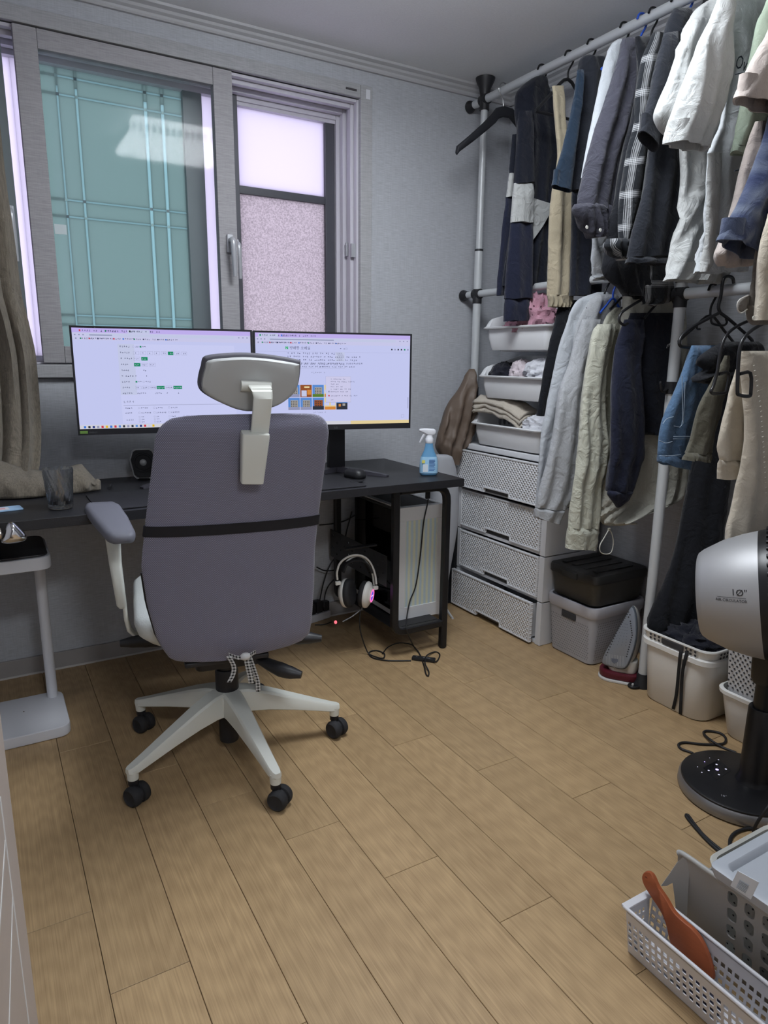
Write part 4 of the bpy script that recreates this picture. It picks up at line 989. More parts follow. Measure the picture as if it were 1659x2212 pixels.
# headphone / usb cord plugged in at the top of the computer and running to the floor
m_cord = mat('black_cord', (0.014, 0.014, 0.016), 0.5)
def cord(name, label, pts, r=0.0028, m=m_cord, smooth=8, group=None, parent=None, n=7):
    mb = MB(); mb.tube(pts, r, n, smooth=smooth)
    ob = mb.build(name, m, parent, smooth=80)
    if parent is None: tag(ob, label, 'cable', group)
    return ob
F = lambda u_, v_, z=0.004: onz(u_, v_, z)
fy = PY0 - 0.006
pcp = lambda u_, v_: ony(u_, v_, fy)
hs = thing('headset', 'white over-ear headset with lit ear cup hanging beside the computer', 'headset', (1.20, 2.27, 0.26))
HSY = 2.27
hp = lambda u_, v_, d=0.0: ony(u_, v_, HSY + d)
m_hsw = mat('headset_white', (0.78, 0.77, 0.74), 0.35)
for off, pts in ((0.0, ((729,1252),(728,1236),(735,1216),(752,1203),(772,1199),(790,1205),(802,1219),(810,1240),(813,1262))), (0.018, ((742,1226),(752,1210),(770,1201),(786,1206),(797,1221),(805,1242),(808,1264)))):
    MB().tube([hp(u_, v_, off) for u_, v_ in pts], 0.0042, 8, smooth=5).build('headband_bow', m_hsw, hs, smooth=70)
mid = [hp(u_, v_, 0.012) for u_, v_ in ((738,1235),(748,1216),(770,1209),(789,1216),(800,1236))]
P = spline(mid, 5); rows = [[p + Vector((0, y_, 0)) for y_ in (-0.018, -0.008, 0.008, 0.018)] for p in P]
MB().grid(rows).build('headband_pad', m_blkm, hs, smooth=80, solid=0.006)
def cup(c, nrm, rx, white_out=True):
    n = Vector(nrm).normalized(); x = n.cross(Vector((0, 0, 1))).normalized(); z = x.cross(n)
    M_ = Matrix((x, z, n)).transposed().to_4x4(); M_.translation = c
    S_ = Matrix.Diagonal((rx, rx*1.22, rx*1.0, 1))
    MB(M_ @ S_).lathe([(0.55, -0.42), (0.82, -0.52), (1.0, -0.40), (1.03, -0.2), (1.0, 0.0)], 28, cap=True).build('ear_cushion', m_blkm, hs, smooth=60)
    MB(M_ @ S_).lathe([(1.02, 0.0), (1.05, 0.1), (1.0, 0.3), (0.82, 0.42), (0.62, 0.5), (0.58, 0.6), (0.50, 0.62)], 28).build('ear_cup', m_hsw, hs, smooth=50)
    return M_ @ S_
M1_ = cup(hp(790, 1284), (0.66, -0.74, -0.10), 0.043)
ring = MB(M1_).lathe([(0.50, 0.62), (0.50, 0.66), (0.40, 0.66), (0.40, 0.62)], 28, cap=False).build('light_ring', emis('ring_pink', (1.0, 0.16, 0.45), 0.9), hs)
MB(M1_).lathe([(0.39, 0.62), (0.36, 0.63)], 28).build('ear_badge', emis('badge_blue', (0.14, 0.12, 0.9), 0.5), hs)
bd = MB(M1_); bd.box(-0.2, 0.2, -0.05, 0.05, 0.635, 0.655); bd.build('badge_bar', emis('badge_bar', (0.7, 0.6, 1.0), 0.8), hs, smooth=0)
M2_ = cup(hp(750, 1281, 0.02), (-0.62, 0.76, -0.08), 0.046)
for u_, v_ in ((730, 1258), (811, 1268)):
    p = hp(u_, v_); MB(Matrix.Translation(p)).rbox((0, 0, -0.010), 0.022, 0.014, 0.014, 0.004, 0.002).build('slider_clip', m_hsw, hs)
MB().tube([hp(786, 1308), hp(778, 1318), hp(760, 1332), hp(740, 1343)], 0.0025, 8, smooth=6).build('microphone_arm', mat('mic_arm', (0.16, 0.16, 0.17), 0.4), hs, smooth=80)
mb = MB(); mb.ball(hp(725, 1344), 0.006, 0.006, 0.007, 10, 6); mb.build('microphone_tip', emis('mic_light', (1.0, 0.14, 0.18), 1.0), hs)
boxat(1.16, 1.30, 2.275, 2.30, 0.452, 0.460, 0.003).build('headset_hook', m_steel, desk)
cord('headset_cable', 'black cable looping from the headset across the floor to its in-line control', 
     [hp(780, 1312), hp(777, 1335), hp(779, 1365), F(790, 1400, .03), F(800, 1414), F(826, 1422), F(830, 1412), F(812, 1405), F(797, 1410), F(806, 1421), F(840, 1427), F(888, 1427)])
dg = thing('inline_remote', 'small black in-line volume control lying on the floor by the desk leg', 'remote', F(916, 1428))
pa, pb = F(890, 1424, 0), F(940, 1430, 0); dM = frame(((pa+pb)/2), pb-pa, (0, 0, 1)); dM = frame((pa+pb)/2, (pb-pa), Vector((-(pb-pa).y, (pb-pa).x, 0)))
MB(dM).rbox((0, 0, 0.0008), (pb-pa).length, 0.026, 0.013, 0.005, 0.003).build('remote_body', m_blk, dg)
text('K', 0.010, dM @ Matrix.Translation((-0.030, -0.004, 0.0142)), mat('print_grey', (0.25, 0.25, 0.26), 0.5), 'remote_print', dg)
boxat(0, 1, 0, 1, 0, 1)
MB(dM).rbox((0.012, -0.002, 0.0132), 0.03, 0.004, 0.0008, 0.001, 0.0003).build('remote_slider', MATS['print_grey'], dg)
cord('usb_cable', 'black cable hanging down the white computer front to the floor', 
     [pcp(925, 1078), pcp(922, 1095), pcp(915, 1130), pcp(908, 1200), pcp(898, 1265), pcp(885, 1300), ony(878, 1340, 2.18), ony(880, 1365, 2.15), F(893, 1395, .02), F(905, 1410), F(915, 1435), F(920, 1455), F(925, 1460), F(926, 1450), F(918, 1432, .018), F(922, 1416, .012), F(940, 1408), F(950, 1414), F(945, 1427), F(938, 1430, .008)])
cord('loose_cable', 'thin black cable arc on the floor under the computer', [F(826, 1412), F(838, 1398), F(860, 1389, .006), F(885, 1391, .006), F(897, 1399)], 0.0022)
plug = boxat(0, 0, 0, 0, 0, 0) if False else None
pp = pcp(924, 1068); MB(Matrix.Translation(pp)).rbox((0, 0.0, -0.018), 0.02, 0.012, 0.032, 0.004, 0.003).build('cable_plug', m_blk, None)
tag(bpy.data.objects['cable_plug'], 'black plug at the top of the white computer front', 'plug')
# cables behind and the power strip
cm = lambda u_, v_, y_: ony(u_, v_, y_)
cord('power_cable', 'black cable dropping behind the desk shelf to the power strip', [cm(760, 1105, 2.69), cm(748, 1150, 2.70), cm(742, 1185, 2.70), cm(716, 1215, 2.69), cm(700, 1255, 2.68), cm(690, 1300, 2.62)], 0.003)
cord('power_cable', 'black cable running sideways behind the chair towards the computer', [cm(690, 1134, 2.70), cm(720, 1131, 2.70), cm(745, 1125, 2.70), cm(768, 1112, 2.69)], 0.003)
cord('power_cable', 'black cable curving behind the headset down to the floor', [cm(735, 1240, 2.69), cm(712, 1262, 2.69), cm(702, 1285, 2.68), cm(700, 1312, 2.55)], 0.003)
cord('power_cable', 'black cable sagging low between the chair and the perforated plate', [cm(684, 1225, 2.70), cm(700, 1232, 2.70), cm(720, 1232, 2.70), cm(735, 1222, 2.70)], 0.003)
cord('power_cable', 'thin black cable lying on the floor towards the pink microphone tip', [F(680, 1350), F(700, 1349), F(718, 1343, 0.01)], 0.0022)
ps = thing('power_strip', 'white power strip with black plugs on the floor behind the chair', 'power strip', (1.16, 2.55, 0))
a_, b_ = F(640, 1352, 0), F(708, 1330, 0); sM = frame((a_+b_)/2, b_-a_, Vector((-(b_-a_).y, (b_-a_).x, 0)))
MB(sM).rbox((0, 0, 0), (b_-a_).length, 0.055, 0.035, 0.01, 0.004).build('strip_body', mat('strip_white', (0.62, 0.62, 0.66), 0.5), ps)
for i in (-1, 0, 1): MB(sM).rbox((0.03 + i*0.04, 0.0, 0.036), 0.034, 0.044, 0.045 + 0.01*(i == 0), 0.006, 0.004).build('plug', m_blk, ps)
# white cable end on the floor right of the desk
wc = [onz(966, 1318, .004), onz(971, 1326, .004), onz(978, 1336, .004)]
boxp = MB(); boxp.tube(wc, 0.006, 6); tag(boxp.build('white_plug_lead', mat('lead_white', (0.7, 0.7, 0.7), 0.5)), 'short white lead on the floor beside the drawers', 'cable')
cord('white_cable', 'white cable hanging beside the drawer chest behind the computer', [ony(960, 1160, 2.62), ony(962, 1218, 2.62), ony(966, 1235, 2.62), ony(962, 1262, 2.62), ony(959, 1290, 2.62), onz(962, 1314, .004)], 0.003, mat('lead_white', (0.7, 0.7, 0.7), 0.5))

# ---------------------------------------------------------------- desk top things
Z0 = DZ + 0.0005
dmat = MB(); dmat.rbox((0.715, 2.25, Z0), 0.90, 0.27, 0.004, 0.012, 0.0015)
tag(dmat.build('desk_mat', mat('mat_leather', (0.016, 0.016, 0.019), 0.55, bump=0.3, bump_scale=400)), 'black leather desk mat behind the chair', 'desk mat')
kb = thing('keyboard', 'black keyboard half hidden behind the chair back', 'keyboard', (0.66, 2.33, Z0 + 0.005))
kM = Matrix.Translation((0.685, 2.285, Z0 + 0.005)) @ Matrix.Rotation(R(6), 4, 'Z') @ Matrix.Rotation(R(5), 4, 'X')
MB(kM).rbox((0, 0, 0.004), 0.42, 0.135, 0.018, 0.008, 0.003).build('keyboard_case', m_blk, kb)
km = mat('keycap_grey', (0.11, 0.115, 0.13), 0.5)
for i in range(15):
    for j in range(5):
        MB(kM).rbox((-0.193 + i*0.0275, -0.052 + j*0.0255, 0.0222), 0.024, 0.022, 0.008, 0.003, 0.002, 2).build('keycap', km, kb)
sp = thing('speaker', 'small black desktop speaker with silver cone beside the monitor', 'speaker', (0.495, 2.60, Z0))
spM = Matrix.Translation((0.496, 2.615, Z0)) @ Matrix.Rotation(R(-14), 4, 'Z')
def sp_ring(y, s, dz=0.0): return [(a*s, y, 0.058 + b*s*0.82 + dz) for a, b in ((.040,.0),(.044,.022),(.034,.058),(.024,.066),(-.024,.066),(-.034,.058),(-.044,.022),(-.040,-.01),(-.034,-.05),(-.024,-.062),(.024,-.062),(.034,-.05))]
m_rim = mat('speaker_rim', (0.36, 0.36, 0.36), 0.4)
MB(spM).loft([sp_ring(0.05, 0.7), sp_ring(0.03, 0.95), sp_ring(-0.002, 1.0)]).build('speaker_body', m_blk, sp, smooth=30)
MB(spM).loft([sp_ring(-0.001, 1.06), sp_ring(-0.006, 1.07), sp_ring(-0.009, 1.04), sp_ring(-0.009, 0.97), sp_ring(-0.001, 0.95)], cap=False).build('speaker_rim', m_rim, sp, smooth=30)
fM = spM @ frame((0, -0.004, 0.064), (1, 0, 0), (0, 0, 1))
MB(fM).lathe([(0.036, 0.0), (0.035, 0.004), (0.030, 0.004), (0.022, -0.010), (0.010, -0.014)], 28).build('speaker_cone', m_blkm, sp)
MB(fM).lathe([(0.017, -0.008), (0.014, -0.001), (0.006, 0.004), (0.001, 0.005)], 24).build('dust_cap', mat('cone_silver', (0.45, 0.46, 0.46), 0.4, 0.3), sp, smooth=70)
MB(spM).rbox((0, 0.02, 0), 0.05, 0.06, 0.012, 0.012, 0.004).build('speaker_foot', m_blk, sp)
pn = MB(frame(onz(237, 1051, DZ + 0.006), (0.25, 1, 0), (0, 0, 1)) ); pn.tube([(-0.03, 0, 0), (0.03, 0, 0)], 0.0055, 10)
tag(pn.build('pen', m_blk), 'short black pen cap on the desk beside the curtain', 'pen')
ms = thing('mouse', 'black computer mouse on the desk in front of the monitor foot', 'mouse', (1.214, 2.30, Z0))
msM = Matrix.Translation((1.213, 2.303, Z0)) @ Matrix.Rotation(R(20), 4, 'Z')
def ms_ring(z, s): return [(a*s, b*s, z) for a, b in rr(0.056, 0.092, 0.026, 6)]
MB(msM).loft([ms_ring(0, .9), ms_ring(.003, 1), ms_ring(.014, 1.0), ms_ring(.024, .92), ms_ring(.032, .72), ms_ring(.035, .4)]).build('mouse_body', m_blk, ms, smooth=60)
MB(msM).rbox((0, 0.022, 0.028), 0.007, 0.018, 0.006, 0.003, 0.002).build('scroll_wheel', m_blkm, ms)
tag(MB().rbox((1.165, 2.20, Z0), 0.05, 0.012, 0.006, 0.003, 0.002).build('usb_stick', m_blk), 'small flat black stick on the desk edge beside the chair back', 'usb stick')
# spray bottle
spb = thing('spray_bottle', 'blue cleaner spray bottle with white trigger on the desk corner', 'spray bottle', (1.496, 2.215, Z0))
bM = Matrix.Translation((1.498, 2.222, Z0)) @ Matrix.Rotation(R(-25), 4, 'Z')
def bring(z, w, d): return [(a, b, z) for a, b in rr(w, d, min(w, d)*0.48, 6)]
def liquid():
    m = mat('blue_bottle', (0.16, 0.42, 0.72), 0.12, spec=0.5, trans=0.25, coat=0.4); return m
body = [(0, .060, .034), (.004, .068, .040), (.02, .071, .042), (.062, .068, .040), (.078, .058, .036), (.095, .042, .030), (.115, .032, .028), (.128, .029, .028)]
MB(bM).loft([bring(*b) for b in body]).build('bottle_body', liquid(), spb, smooth=60)
lb = [(.010, .0725, .0432), (.03, .0732, .0435), (.06, .0702, .0412), (.074, .0622, .0382)]
MB(bM).loft([bring(*b) for b in lb], cap=False).build('bottle_label', mat('label_blue', (0.34, 0.58, 0.80), 0.4), spb, smooth=60)
lm = mat('label_print', (0.05, 0.15, 0.42), 0.5)
for i in range(9):
    MB(bM).box(-0.002, 0.022 - 0.004*(i % 3 == 2), -0.0222, -0.0216, 0.062 - i*0.0052, 0.064 - i*0.0052).build('label_line', lm, spb, smooth=0)
MB(bM).box(-0.026, -0.006, -0.0222, -0.0216, 0.015, 0.045).build('label_panel', mat('label_white', (0.72, 0.78, 0.85), 0.5), spb, smooth=0)
MB(bM).box(-0.030, -0.018, -0.0220, -0.0214, 0.05, 0.062).build('label_mark', mat('label_yellow', (0.75, 0.68, 0.15), 0.5), spb, smooth=0)
m_trig = mat('trigger_white', (0.74, 0.75, 0.80), 0.4)
MB(bM).lathe([(0.015, .126), (0.016, .128), (0.016, .144), (0.0135, .147), (0.012, .158)], 18).build('collar', m_trig, spb)
hd = MB(bM); hd.loft([[(x, a, z + b) for a, b in rr(w, h, 0.005, 3)] for x, z, w, h in ((.024, .170, .014, .014), (.018, .169, .022, .024), (-.006, .170, .022, .026), (-.022, .174, .018, .018), (-.034, .176, .013, .012), (-.040, .176, .011, .010))])
hd.build('spray_head', m_trig, spb, smooth=50)
MB(bM).tube([(-.018, 0, .165), (-.026, 0, .150), (-.034, 0, .135), (-.037, 0, .128)], [0.006, 0.005, 0.004, 0.003], 8, smooth=4).build('trigger', m_trig, spb, smooth=60)
# tumbler
gM = Matrix.Translation((0.176, 2.215, Z0))
gl = thing('drinking_glass', 'ribbed clear drinking glass with a little dark drink at the bottom', 'glass', (0.176, 2.215, Z0))
def glass_rings():
    rings = []; N = 72
    for z, r_, tw in [(0, .026, 0), (.002, .031, 0)] + [(.006 + .106*i/16, .0325 + .0085*i/16, i/16) for i in range(17)] + [(.121, .0412, 1)]:
        amp = 0.0017 if .004 < z < .113 else 0
        ring = []
        for j in range(N):
            a = 2*pi*j/N; tw_ = (tw*1.15 if tw > .45 else (0.9 - tw)*1.15)
            ring.append(((r_ + amp*cos(18*(a + tw_)))*cos(a), (r_ + amp*cos(18*(a + tw_)))*sin(a), z))
        rings.append(ring)
    for z, r_ in ((.121, .0392), (.06, .0352), (.016, .031), (.013, .024)): rings.append([(r_*cos(2*pi*j/N), r_*sin(2*pi*j/N), z) for j in range(N)])
    return rings
def clear_glass():
    m = bpy.data.materials.new('tumbler_glass'); m.use_nodes = True; nt = m.node_tree; nt.nodes.clear(); L = nt.links.new
    o = nt.nodes.new('ShaderNodeOutputMaterial'); g = nt.nodes.new('ShaderNodeBsdfGlass'); g.inputs['IOR'].default_value = 1.3; g.inputs['Roughness'].default_value = 0.02
    g.inputs['Color'].default_value = (0.93, 0.95, 0.97, 1); t = nt.nodes.new('ShaderNodeBsdfTransparent'); t.inputs[0].default_value = (0.9, 0.92, 0.94, 1)
    gl_ = nt.nodes.new('ShaderNodeBsdfGlossy'); gl_.inputs[1].default_value = 0.08
    mx = nt.nodes.new('ShaderNodeMixShader'); mx.inputs[0].default_value = 0.80; m2 = nt.nodes.new('ShaderNodeMixShader'); m2.inputs[0].default_value = 0.18
    L(t.outputs[0], mx.inputs[1]); L(g.outputs[0], mx.inputs[2]); L(mx.outputs[0], m2.inputs[1]); L(gl_.outputs[0], m2.inputs[2])
    tr_ = nt.nodes.new('ShaderNodeBsdfTranslucent'); tr_.inputs[0].default_value = (0.8, 0.82, 0.85, 1); m3_ = nt.nodes.new('ShaderNodeMixShader'); m3_.inputs[0].default_value = 0.07
    L(m2.outputs[0], m3_.inputs[1]); L(tr_.outputs[0], m3_.inputs[2]); L(m3_.outputs[0], o.inputs[0]); return m
m_tumbler = clear_glass()
MB(gM).loft(glass_rings()).build('glass_wall', m_tumbler, gl, smooth=60)
MB(gM).lathe([(0.030, .0165), (0.0308, .0168), (0.0312, .026), (0.030, .0262)], 40).build('drink', mat('dark_drink', (0.05, 0.018, 0.012), 0.1), gl)
# paper packet
pk = thing('paper_packet', 'light blue and pink paper packet on the desk by the curtain', 'packet', (0.02, 2.26, Z0))
pkM = Matrix.Translation((0.0, 2.262, Z0)) @ Matrix.Rotation(R(8), 4, 'Z')
MB(pkM).rbox((0, 0, 0), 0.15, 0.060, 0.004, 0.006, 0.001).build('packet_body', mat('packet_blue', (0.36, 0.55, 0.78), 0.5), pk)
MB(pkM).rbox((-0.01, -0.004, 0.0042), 0.10, 0.040, 0.0006, 0.004, 0.0002).build('packet_label', mat('packet_white', (0.72, 0.72, 0.78), 0.5), pk)
MB(pkM).rbox((0.005, -0.006, 0.005), 0.05, 0.022, 0.0006, 0.003, 0.0002).build('packet_print', mat('packet_pink', (0.72, 0.42, 0.46), 0.5), pk)
# ---------------------------------------------------------------- curtain
m_curt = fabric('curtain_linen', (0.215, 0.185, 0.145), 0.55, 150, 0.9)
mpc = [n for n in m_curt.node_tree.nodes if n.type == 'MAPPING'][0]; mpc.inputs['Scale'].default_value = (2.0, 2.0, 0.16)
cur = thing('curtain', 'grey-brown linen curtain hanging over the left end of the desk', 'curtain', (-0.1, 2.62, Z0))
edge = [(100, -12), (230, -4), (407, 16), (527, 34), (635, 47), (690, 62), (762, 78), (852, 85), (930, 88), (985, 85), (1022, 78), (1046, 74)]
rows = []
for i in range(40):
    v_ = 60 + (1050 - 60) * i / 39
    eu = interp(v_, [e[0] for e in edge], [e[1] for e in edge])
    pr = ony(eu, v_, 2.60); row = []
    for j in range(46):
        t = j / 45; x = pr.x - t * (0.42 + 0.0 * i)
        f_ = 0.020 * sin(t*58 + 1.1*sin(i*0.11)) + 0.022*sin(t*17 + i*0.07) + 0.008*sin(t*95 + i*0.05)
        low = max(0, (i - 27) / 12)
        row.append((x, 2.60 + f_*(0.6 + 0.4*t) - 0.10*low*low + 0.02*sin(i*0.3)*t, max(pr.z, Z0 + 0.006)))
    rows.append(row)
MB().grid(rows).build('curtain_drop', m_curt, cur, smooth=80, solid=0.003)
rows = []
for i in range(15):                       # hem gathered on the desk
    t = i / 14; row = []
    for j in range(34):
        s_ = j / 33
        top = ony(interp(s_, [0, .25, .5, .75, 1], [-30, 50, 105, 175, 214]), interp(s_, [0, .25, .5, .75, 1], [985, 1012, 1020, 1002, 1046]), 2.52)
        bot = onz(interp(s_, [0, .25, .5, .75, 1], [-30, 40, 105, 180, 217]), interp(s_, [0, .25, .5, .75, 1], [1078, 1077, 1072, 1064, 1058]), Z0 + 0.004)
        p = top.lerp(bot, t); bul = sin(t*pi)
        p += Vector((0, -0.035*bul, 0.012*bul)) + Vector((0, 1, 1)) * (0.010 * sin(s_*19 + t*3) + 0.006*sin(s_*43 - t*5)) * bul
        if p.z < Z0 + 0.003: p.z = Z0 + 0.003
        row.append(p)
    rows.append(row)
MB().grid(rows).build('gathered_hem', m_curt, cur, smooth=80, solid=0.004)
# ---------------------------------------------------------------- side table
tw_ = mat('table_white', (0.70, 0.71, 0.76), 0.4)
stb = thing('side_table', 'white C-shaped side table with black top and round pole', 'side table', (0.0, 2.33, 0))
MB().rbox((-0.095, 2.335, 0.0005), 0.48, 0.275, 0.036, 0.035, 0.005).build('table_base', tw_, stb)
MB(Matrix.Translation((0.112, 2.432, 0.036))).lathe([(0.017, 0), (0.0165, 0.002), (0.0165, 0.525)], 20).build('table_pole', tw_, stb)
MB().rbox((-0.095, 2.315, 0.556), 0.46, 0.27, 0.040, 0.035, 0.005).build('table_tray', tw_, stb)
MB().rbox((-0.095, 2.315, 0.5965), 0.445, 0.255, 0.006, 0.03, 0.002).build('table_inlay', mat('table_black', (0.03, 0.03, 0.035), 0.4), stb)
MB(Matrix.Translation((0.02, 2.36, 0.0368))).lathe([(0.0022, 0), (0.0018, 0.0008)], 10).build('base_screw', mat('screw_dark', (0.1, 0.07, 0.04), 0.5), stb)
sl = thing('metal_handle', 'polished silver metal bar with a wedge-shaped end above the side table', 'metal handle', (-0.30, 2.02, 0.0))
sm = mat('polished_silver', (0.75, 0.75, 0.77), 0.14, 1.0)
MB().tube([(-0.30, 2.02, 0.718), (-0.10, 2.02, 0.718), (0.012, 2.020, 0.716)], 0.015, 18, smooth=5).build('handle_bar', mat('brushed_silver', (0.62, 0.58, 0.54), 0.3, 1.0), sl)
wd = []
for y_, k in ((1.996, .35), (2.001, .8), (2.010, 1.0), (2.028, 1.0), (2.040, .8), (2.045, .35)):
    cx, cz = 0.041, 0.713
    wd.append([Vector((cx + (a - cx)*k, y_, cz + (b - cz)*k)) for a, b in [(p.x, p.z) for p in spline([(0.010, 0, .695), (0.014, 0, .706), (0.027, 0, .737), (0.038, 0, .744), (0.047, 0, .739), (0.067, 0, .711), (0.070, 0, .698), (0.058, 0, .691), (0.027, 0, .689)], 3, True)]])
MB().loft(wd).build('wedge_end', sm, sl, smooth=60)
MB(Matrix.Translation((-0.30, 2.02, 0.0))).lathe([(0.10, 0), (0.10, 0.012), (0.012, 0.02), (0.011, 0.72)], 20).build('handle_stand', MATS['brushed_silver'], sl)

# ================================================================ storage along the right wall
m_chest = mat('chest_grey_plastic', (0.76, 0.77, 0.80), 0.45)
def weave(name, col, k=95):
    m = mat(name, col, 0.5, spec=0.4); nt = m.node_tree; b = nt.nodes['Principled BSDF']; L = nt.links.new
    tc = nt.nodes.new('ShaderNodeTexCoord'); outs = []
    for rot in (R(45), R(-45)):
        mp = nt.nodes.new('ShaderNodeMapping'); mp.inputs['Rotation'].default_value = (rot, 0, 0)
        w = nt.nodes.new('ShaderNodeTexWave'); w.bands_direction = 'Y'; w.inputs['Scale'].default_value = k/6.28*2; 
        L(tc.outputs['Object'], mp.inputs[0]); L(mp.outputs[0], w.inputs['Vector']); outs.append(w)
    mu = nt.nodes.new('ShaderNodeMath'); mu.operation = 'MULTIPLY'; L(outs[0].outputs['Fac'], mu.inputs[0]); L(outs[1].outputs['Fac'], mu.inputs[1])
    bp = nt.nodes.new('ShaderNodeBump'); bp.inputs['Strength'].default_value = 1.0; bp.inputs['Distance'].default_value = 0.004
    L(mu.outputs[0], bp.inputs['Height']); L(bp.outputs[0], b.inputs['Normal'])
    return m
m_weave = weave('woven_relief_plastic', (0.76, 0.77, 0.80), 76)
chest = thing('drawer_chest', 'light grey plastic chest of four rattan-textured drawers', 'drawer chest', (2.08, 2.30, 0))
CX, CXB, CY0, CY1 = 1.930, 2.235, 2.000, 2.600
boxat(CX + 0.004, CXB, CY0, CY1, 0.772, 0.797, 0.004).build('chest_top', m_chest, chest)
for z0, z1 in ((0.588, 0.771), (0.390, 0.585), (0.192, 0.387), (0.0, 0.189)):      # stacked shells
    for y0, y1 in ((CY0, CY0 + 0.030), (CY1 - 0.022, CY1)): boxat(CX, CXB, y0, y1, z0 + 0.001, z1, 0.002).build('side_wall', m_chest, chest)
    boxat(CX + 0.006, CXB, CY0 + 0.030, CY1 - 0.022, z0 + 0.001, z0 + 0.014, 0.001).build('shell_rail', m_chest, chest)
    boxat(CXB - 0.004, CXB, CY0 + 0.03, CY1 - 0.022, z0 + 0.014, z1, 0.0005).build('back_wall', m_chest, chest)
def drawer(z0, z1, xf, y0, y1):
    d = bpy.data.objects.new('drawer', None); COL.objects.link(d); d.location = (xf, (y0+y1)/2, z0); adopt(d, chest)
    nw, nh = 0.17, 0.020; yc = (y0+y1)/2
    out = [(y1, z0), (y1, z1), (y0, z1), (y0, z0), (yc-nw/2, z0), (yc-nw/2, z0+nh), (yc+nw/2, z0+nh), (yc+nw/2, z0)]
    pan = MB(); pan.loft([[(x, a, b) for a, b in out] for x in (xf + 0.012, xf + 0.002, xf)])
    pan.build('drawer_front', m_weave, d, smooth=0)
    t = 0.006                                               # raised border following the notch
    segs = [(y0, y1, z1-t, z1), (y0, y0+t, z0, z1-t), (y1-t, y1, z0, z1-t), (y0+t, yc-nw/2, z0, z0+t), (yc+nw/2, y1-t, z0, z0+t),
            (yc-nw/2-t, yc-nw/2, z0+t, z0+nh+t), (yc+nw/2, yc+nw/2+t, z0+t, z0+nh+t), (yc-nw/2, yc+nw/2, z0+nh, z0+nh+t)]
    for a, b, c, e in segs: boxat(xf - 0.0025, xf + 0.001, a, b, c, e, 0.0008).build('drawer_border', m_chest, d)
    boxat(xf + 0.0125, xf + 0.26, y0 + 0.015, y0 + 0.019, z0 + 0.015, z1 - 0.012, 0.0005).build('drawer_side', m_chest, d)
    boxat(xf + 0.0125, xf + 0.26, y1 - 0.019, y1 - 0.015, z0 + 0.015, z1 - 0.012, 0.0005).build('drawer_side', m_chest, d)
    boxat(xf + 0.0125, xf + 0.26, y0 + 0.02, y1 - 0.02, z0 + 0.0145, z0 + 0.018, 0.0005).build('drawer_bottom', m_chest, d)
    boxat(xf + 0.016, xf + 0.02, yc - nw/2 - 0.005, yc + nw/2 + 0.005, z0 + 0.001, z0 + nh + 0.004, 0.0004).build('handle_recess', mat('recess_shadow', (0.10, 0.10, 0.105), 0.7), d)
drawer(0.598, 0.770, CX - 0.022, CY0 + 0.002, CY1 + 0.002)
drawer(0.407, 0.580, CX - 0.003, CY0 + 0.033, CY1 - 0.025)
drawer(0.208, 0.382, CX - 0.003, CY0 + 0.033, CY1 - 0.025)
drawer(0.010, 0.185, CX - 0.026, CY0 + 0.036, CY1 - 0.002)

def blob(name, c, rx, ry, rz, m, parent=None, seed=0, amp=0.25, n=48, k=30, freq=1.0, squash=0.35):
    """crumpled cloth: a lump with sharp-edged folds"""
    rings = []; c = Vector(c); off = Vector((seed*3.7, seed*1.3, seed*2.1))
    for i in range(k + 1):
        th = pi * (0.02 + 0.96*i/k); ring = []
        for j in range(n):
            ph = 2*pi*j/n; d = Vector((sin(th)*cos(ph), sin(th)*sin(ph), -cos(th)))
            q = d * 2.2 * freq + off
            f1 = 1 - abs(noise.noise(q))*2.0; f2 = 1 - abs(noise.noise(q*2.3 + Vector((5, 1, 2))))*2.0; f3 = 1 - abs(noise.noise(q*4.9 + Vector((1, 7, 2))))*2
            s = 1 + amp*(f1*0.7 + f2*0.4 + f3*0.2 - 0.6)
            p = Vector((d.x*rx*s, d.y*ry*s, d.z*rz*s))
            if p.z < -rz*squash: p.z = -rz*squash
            ring.append(c + p)
        rings.append(ring)
    return MB().loft(rings).build(name, m, parent, smooth=60)

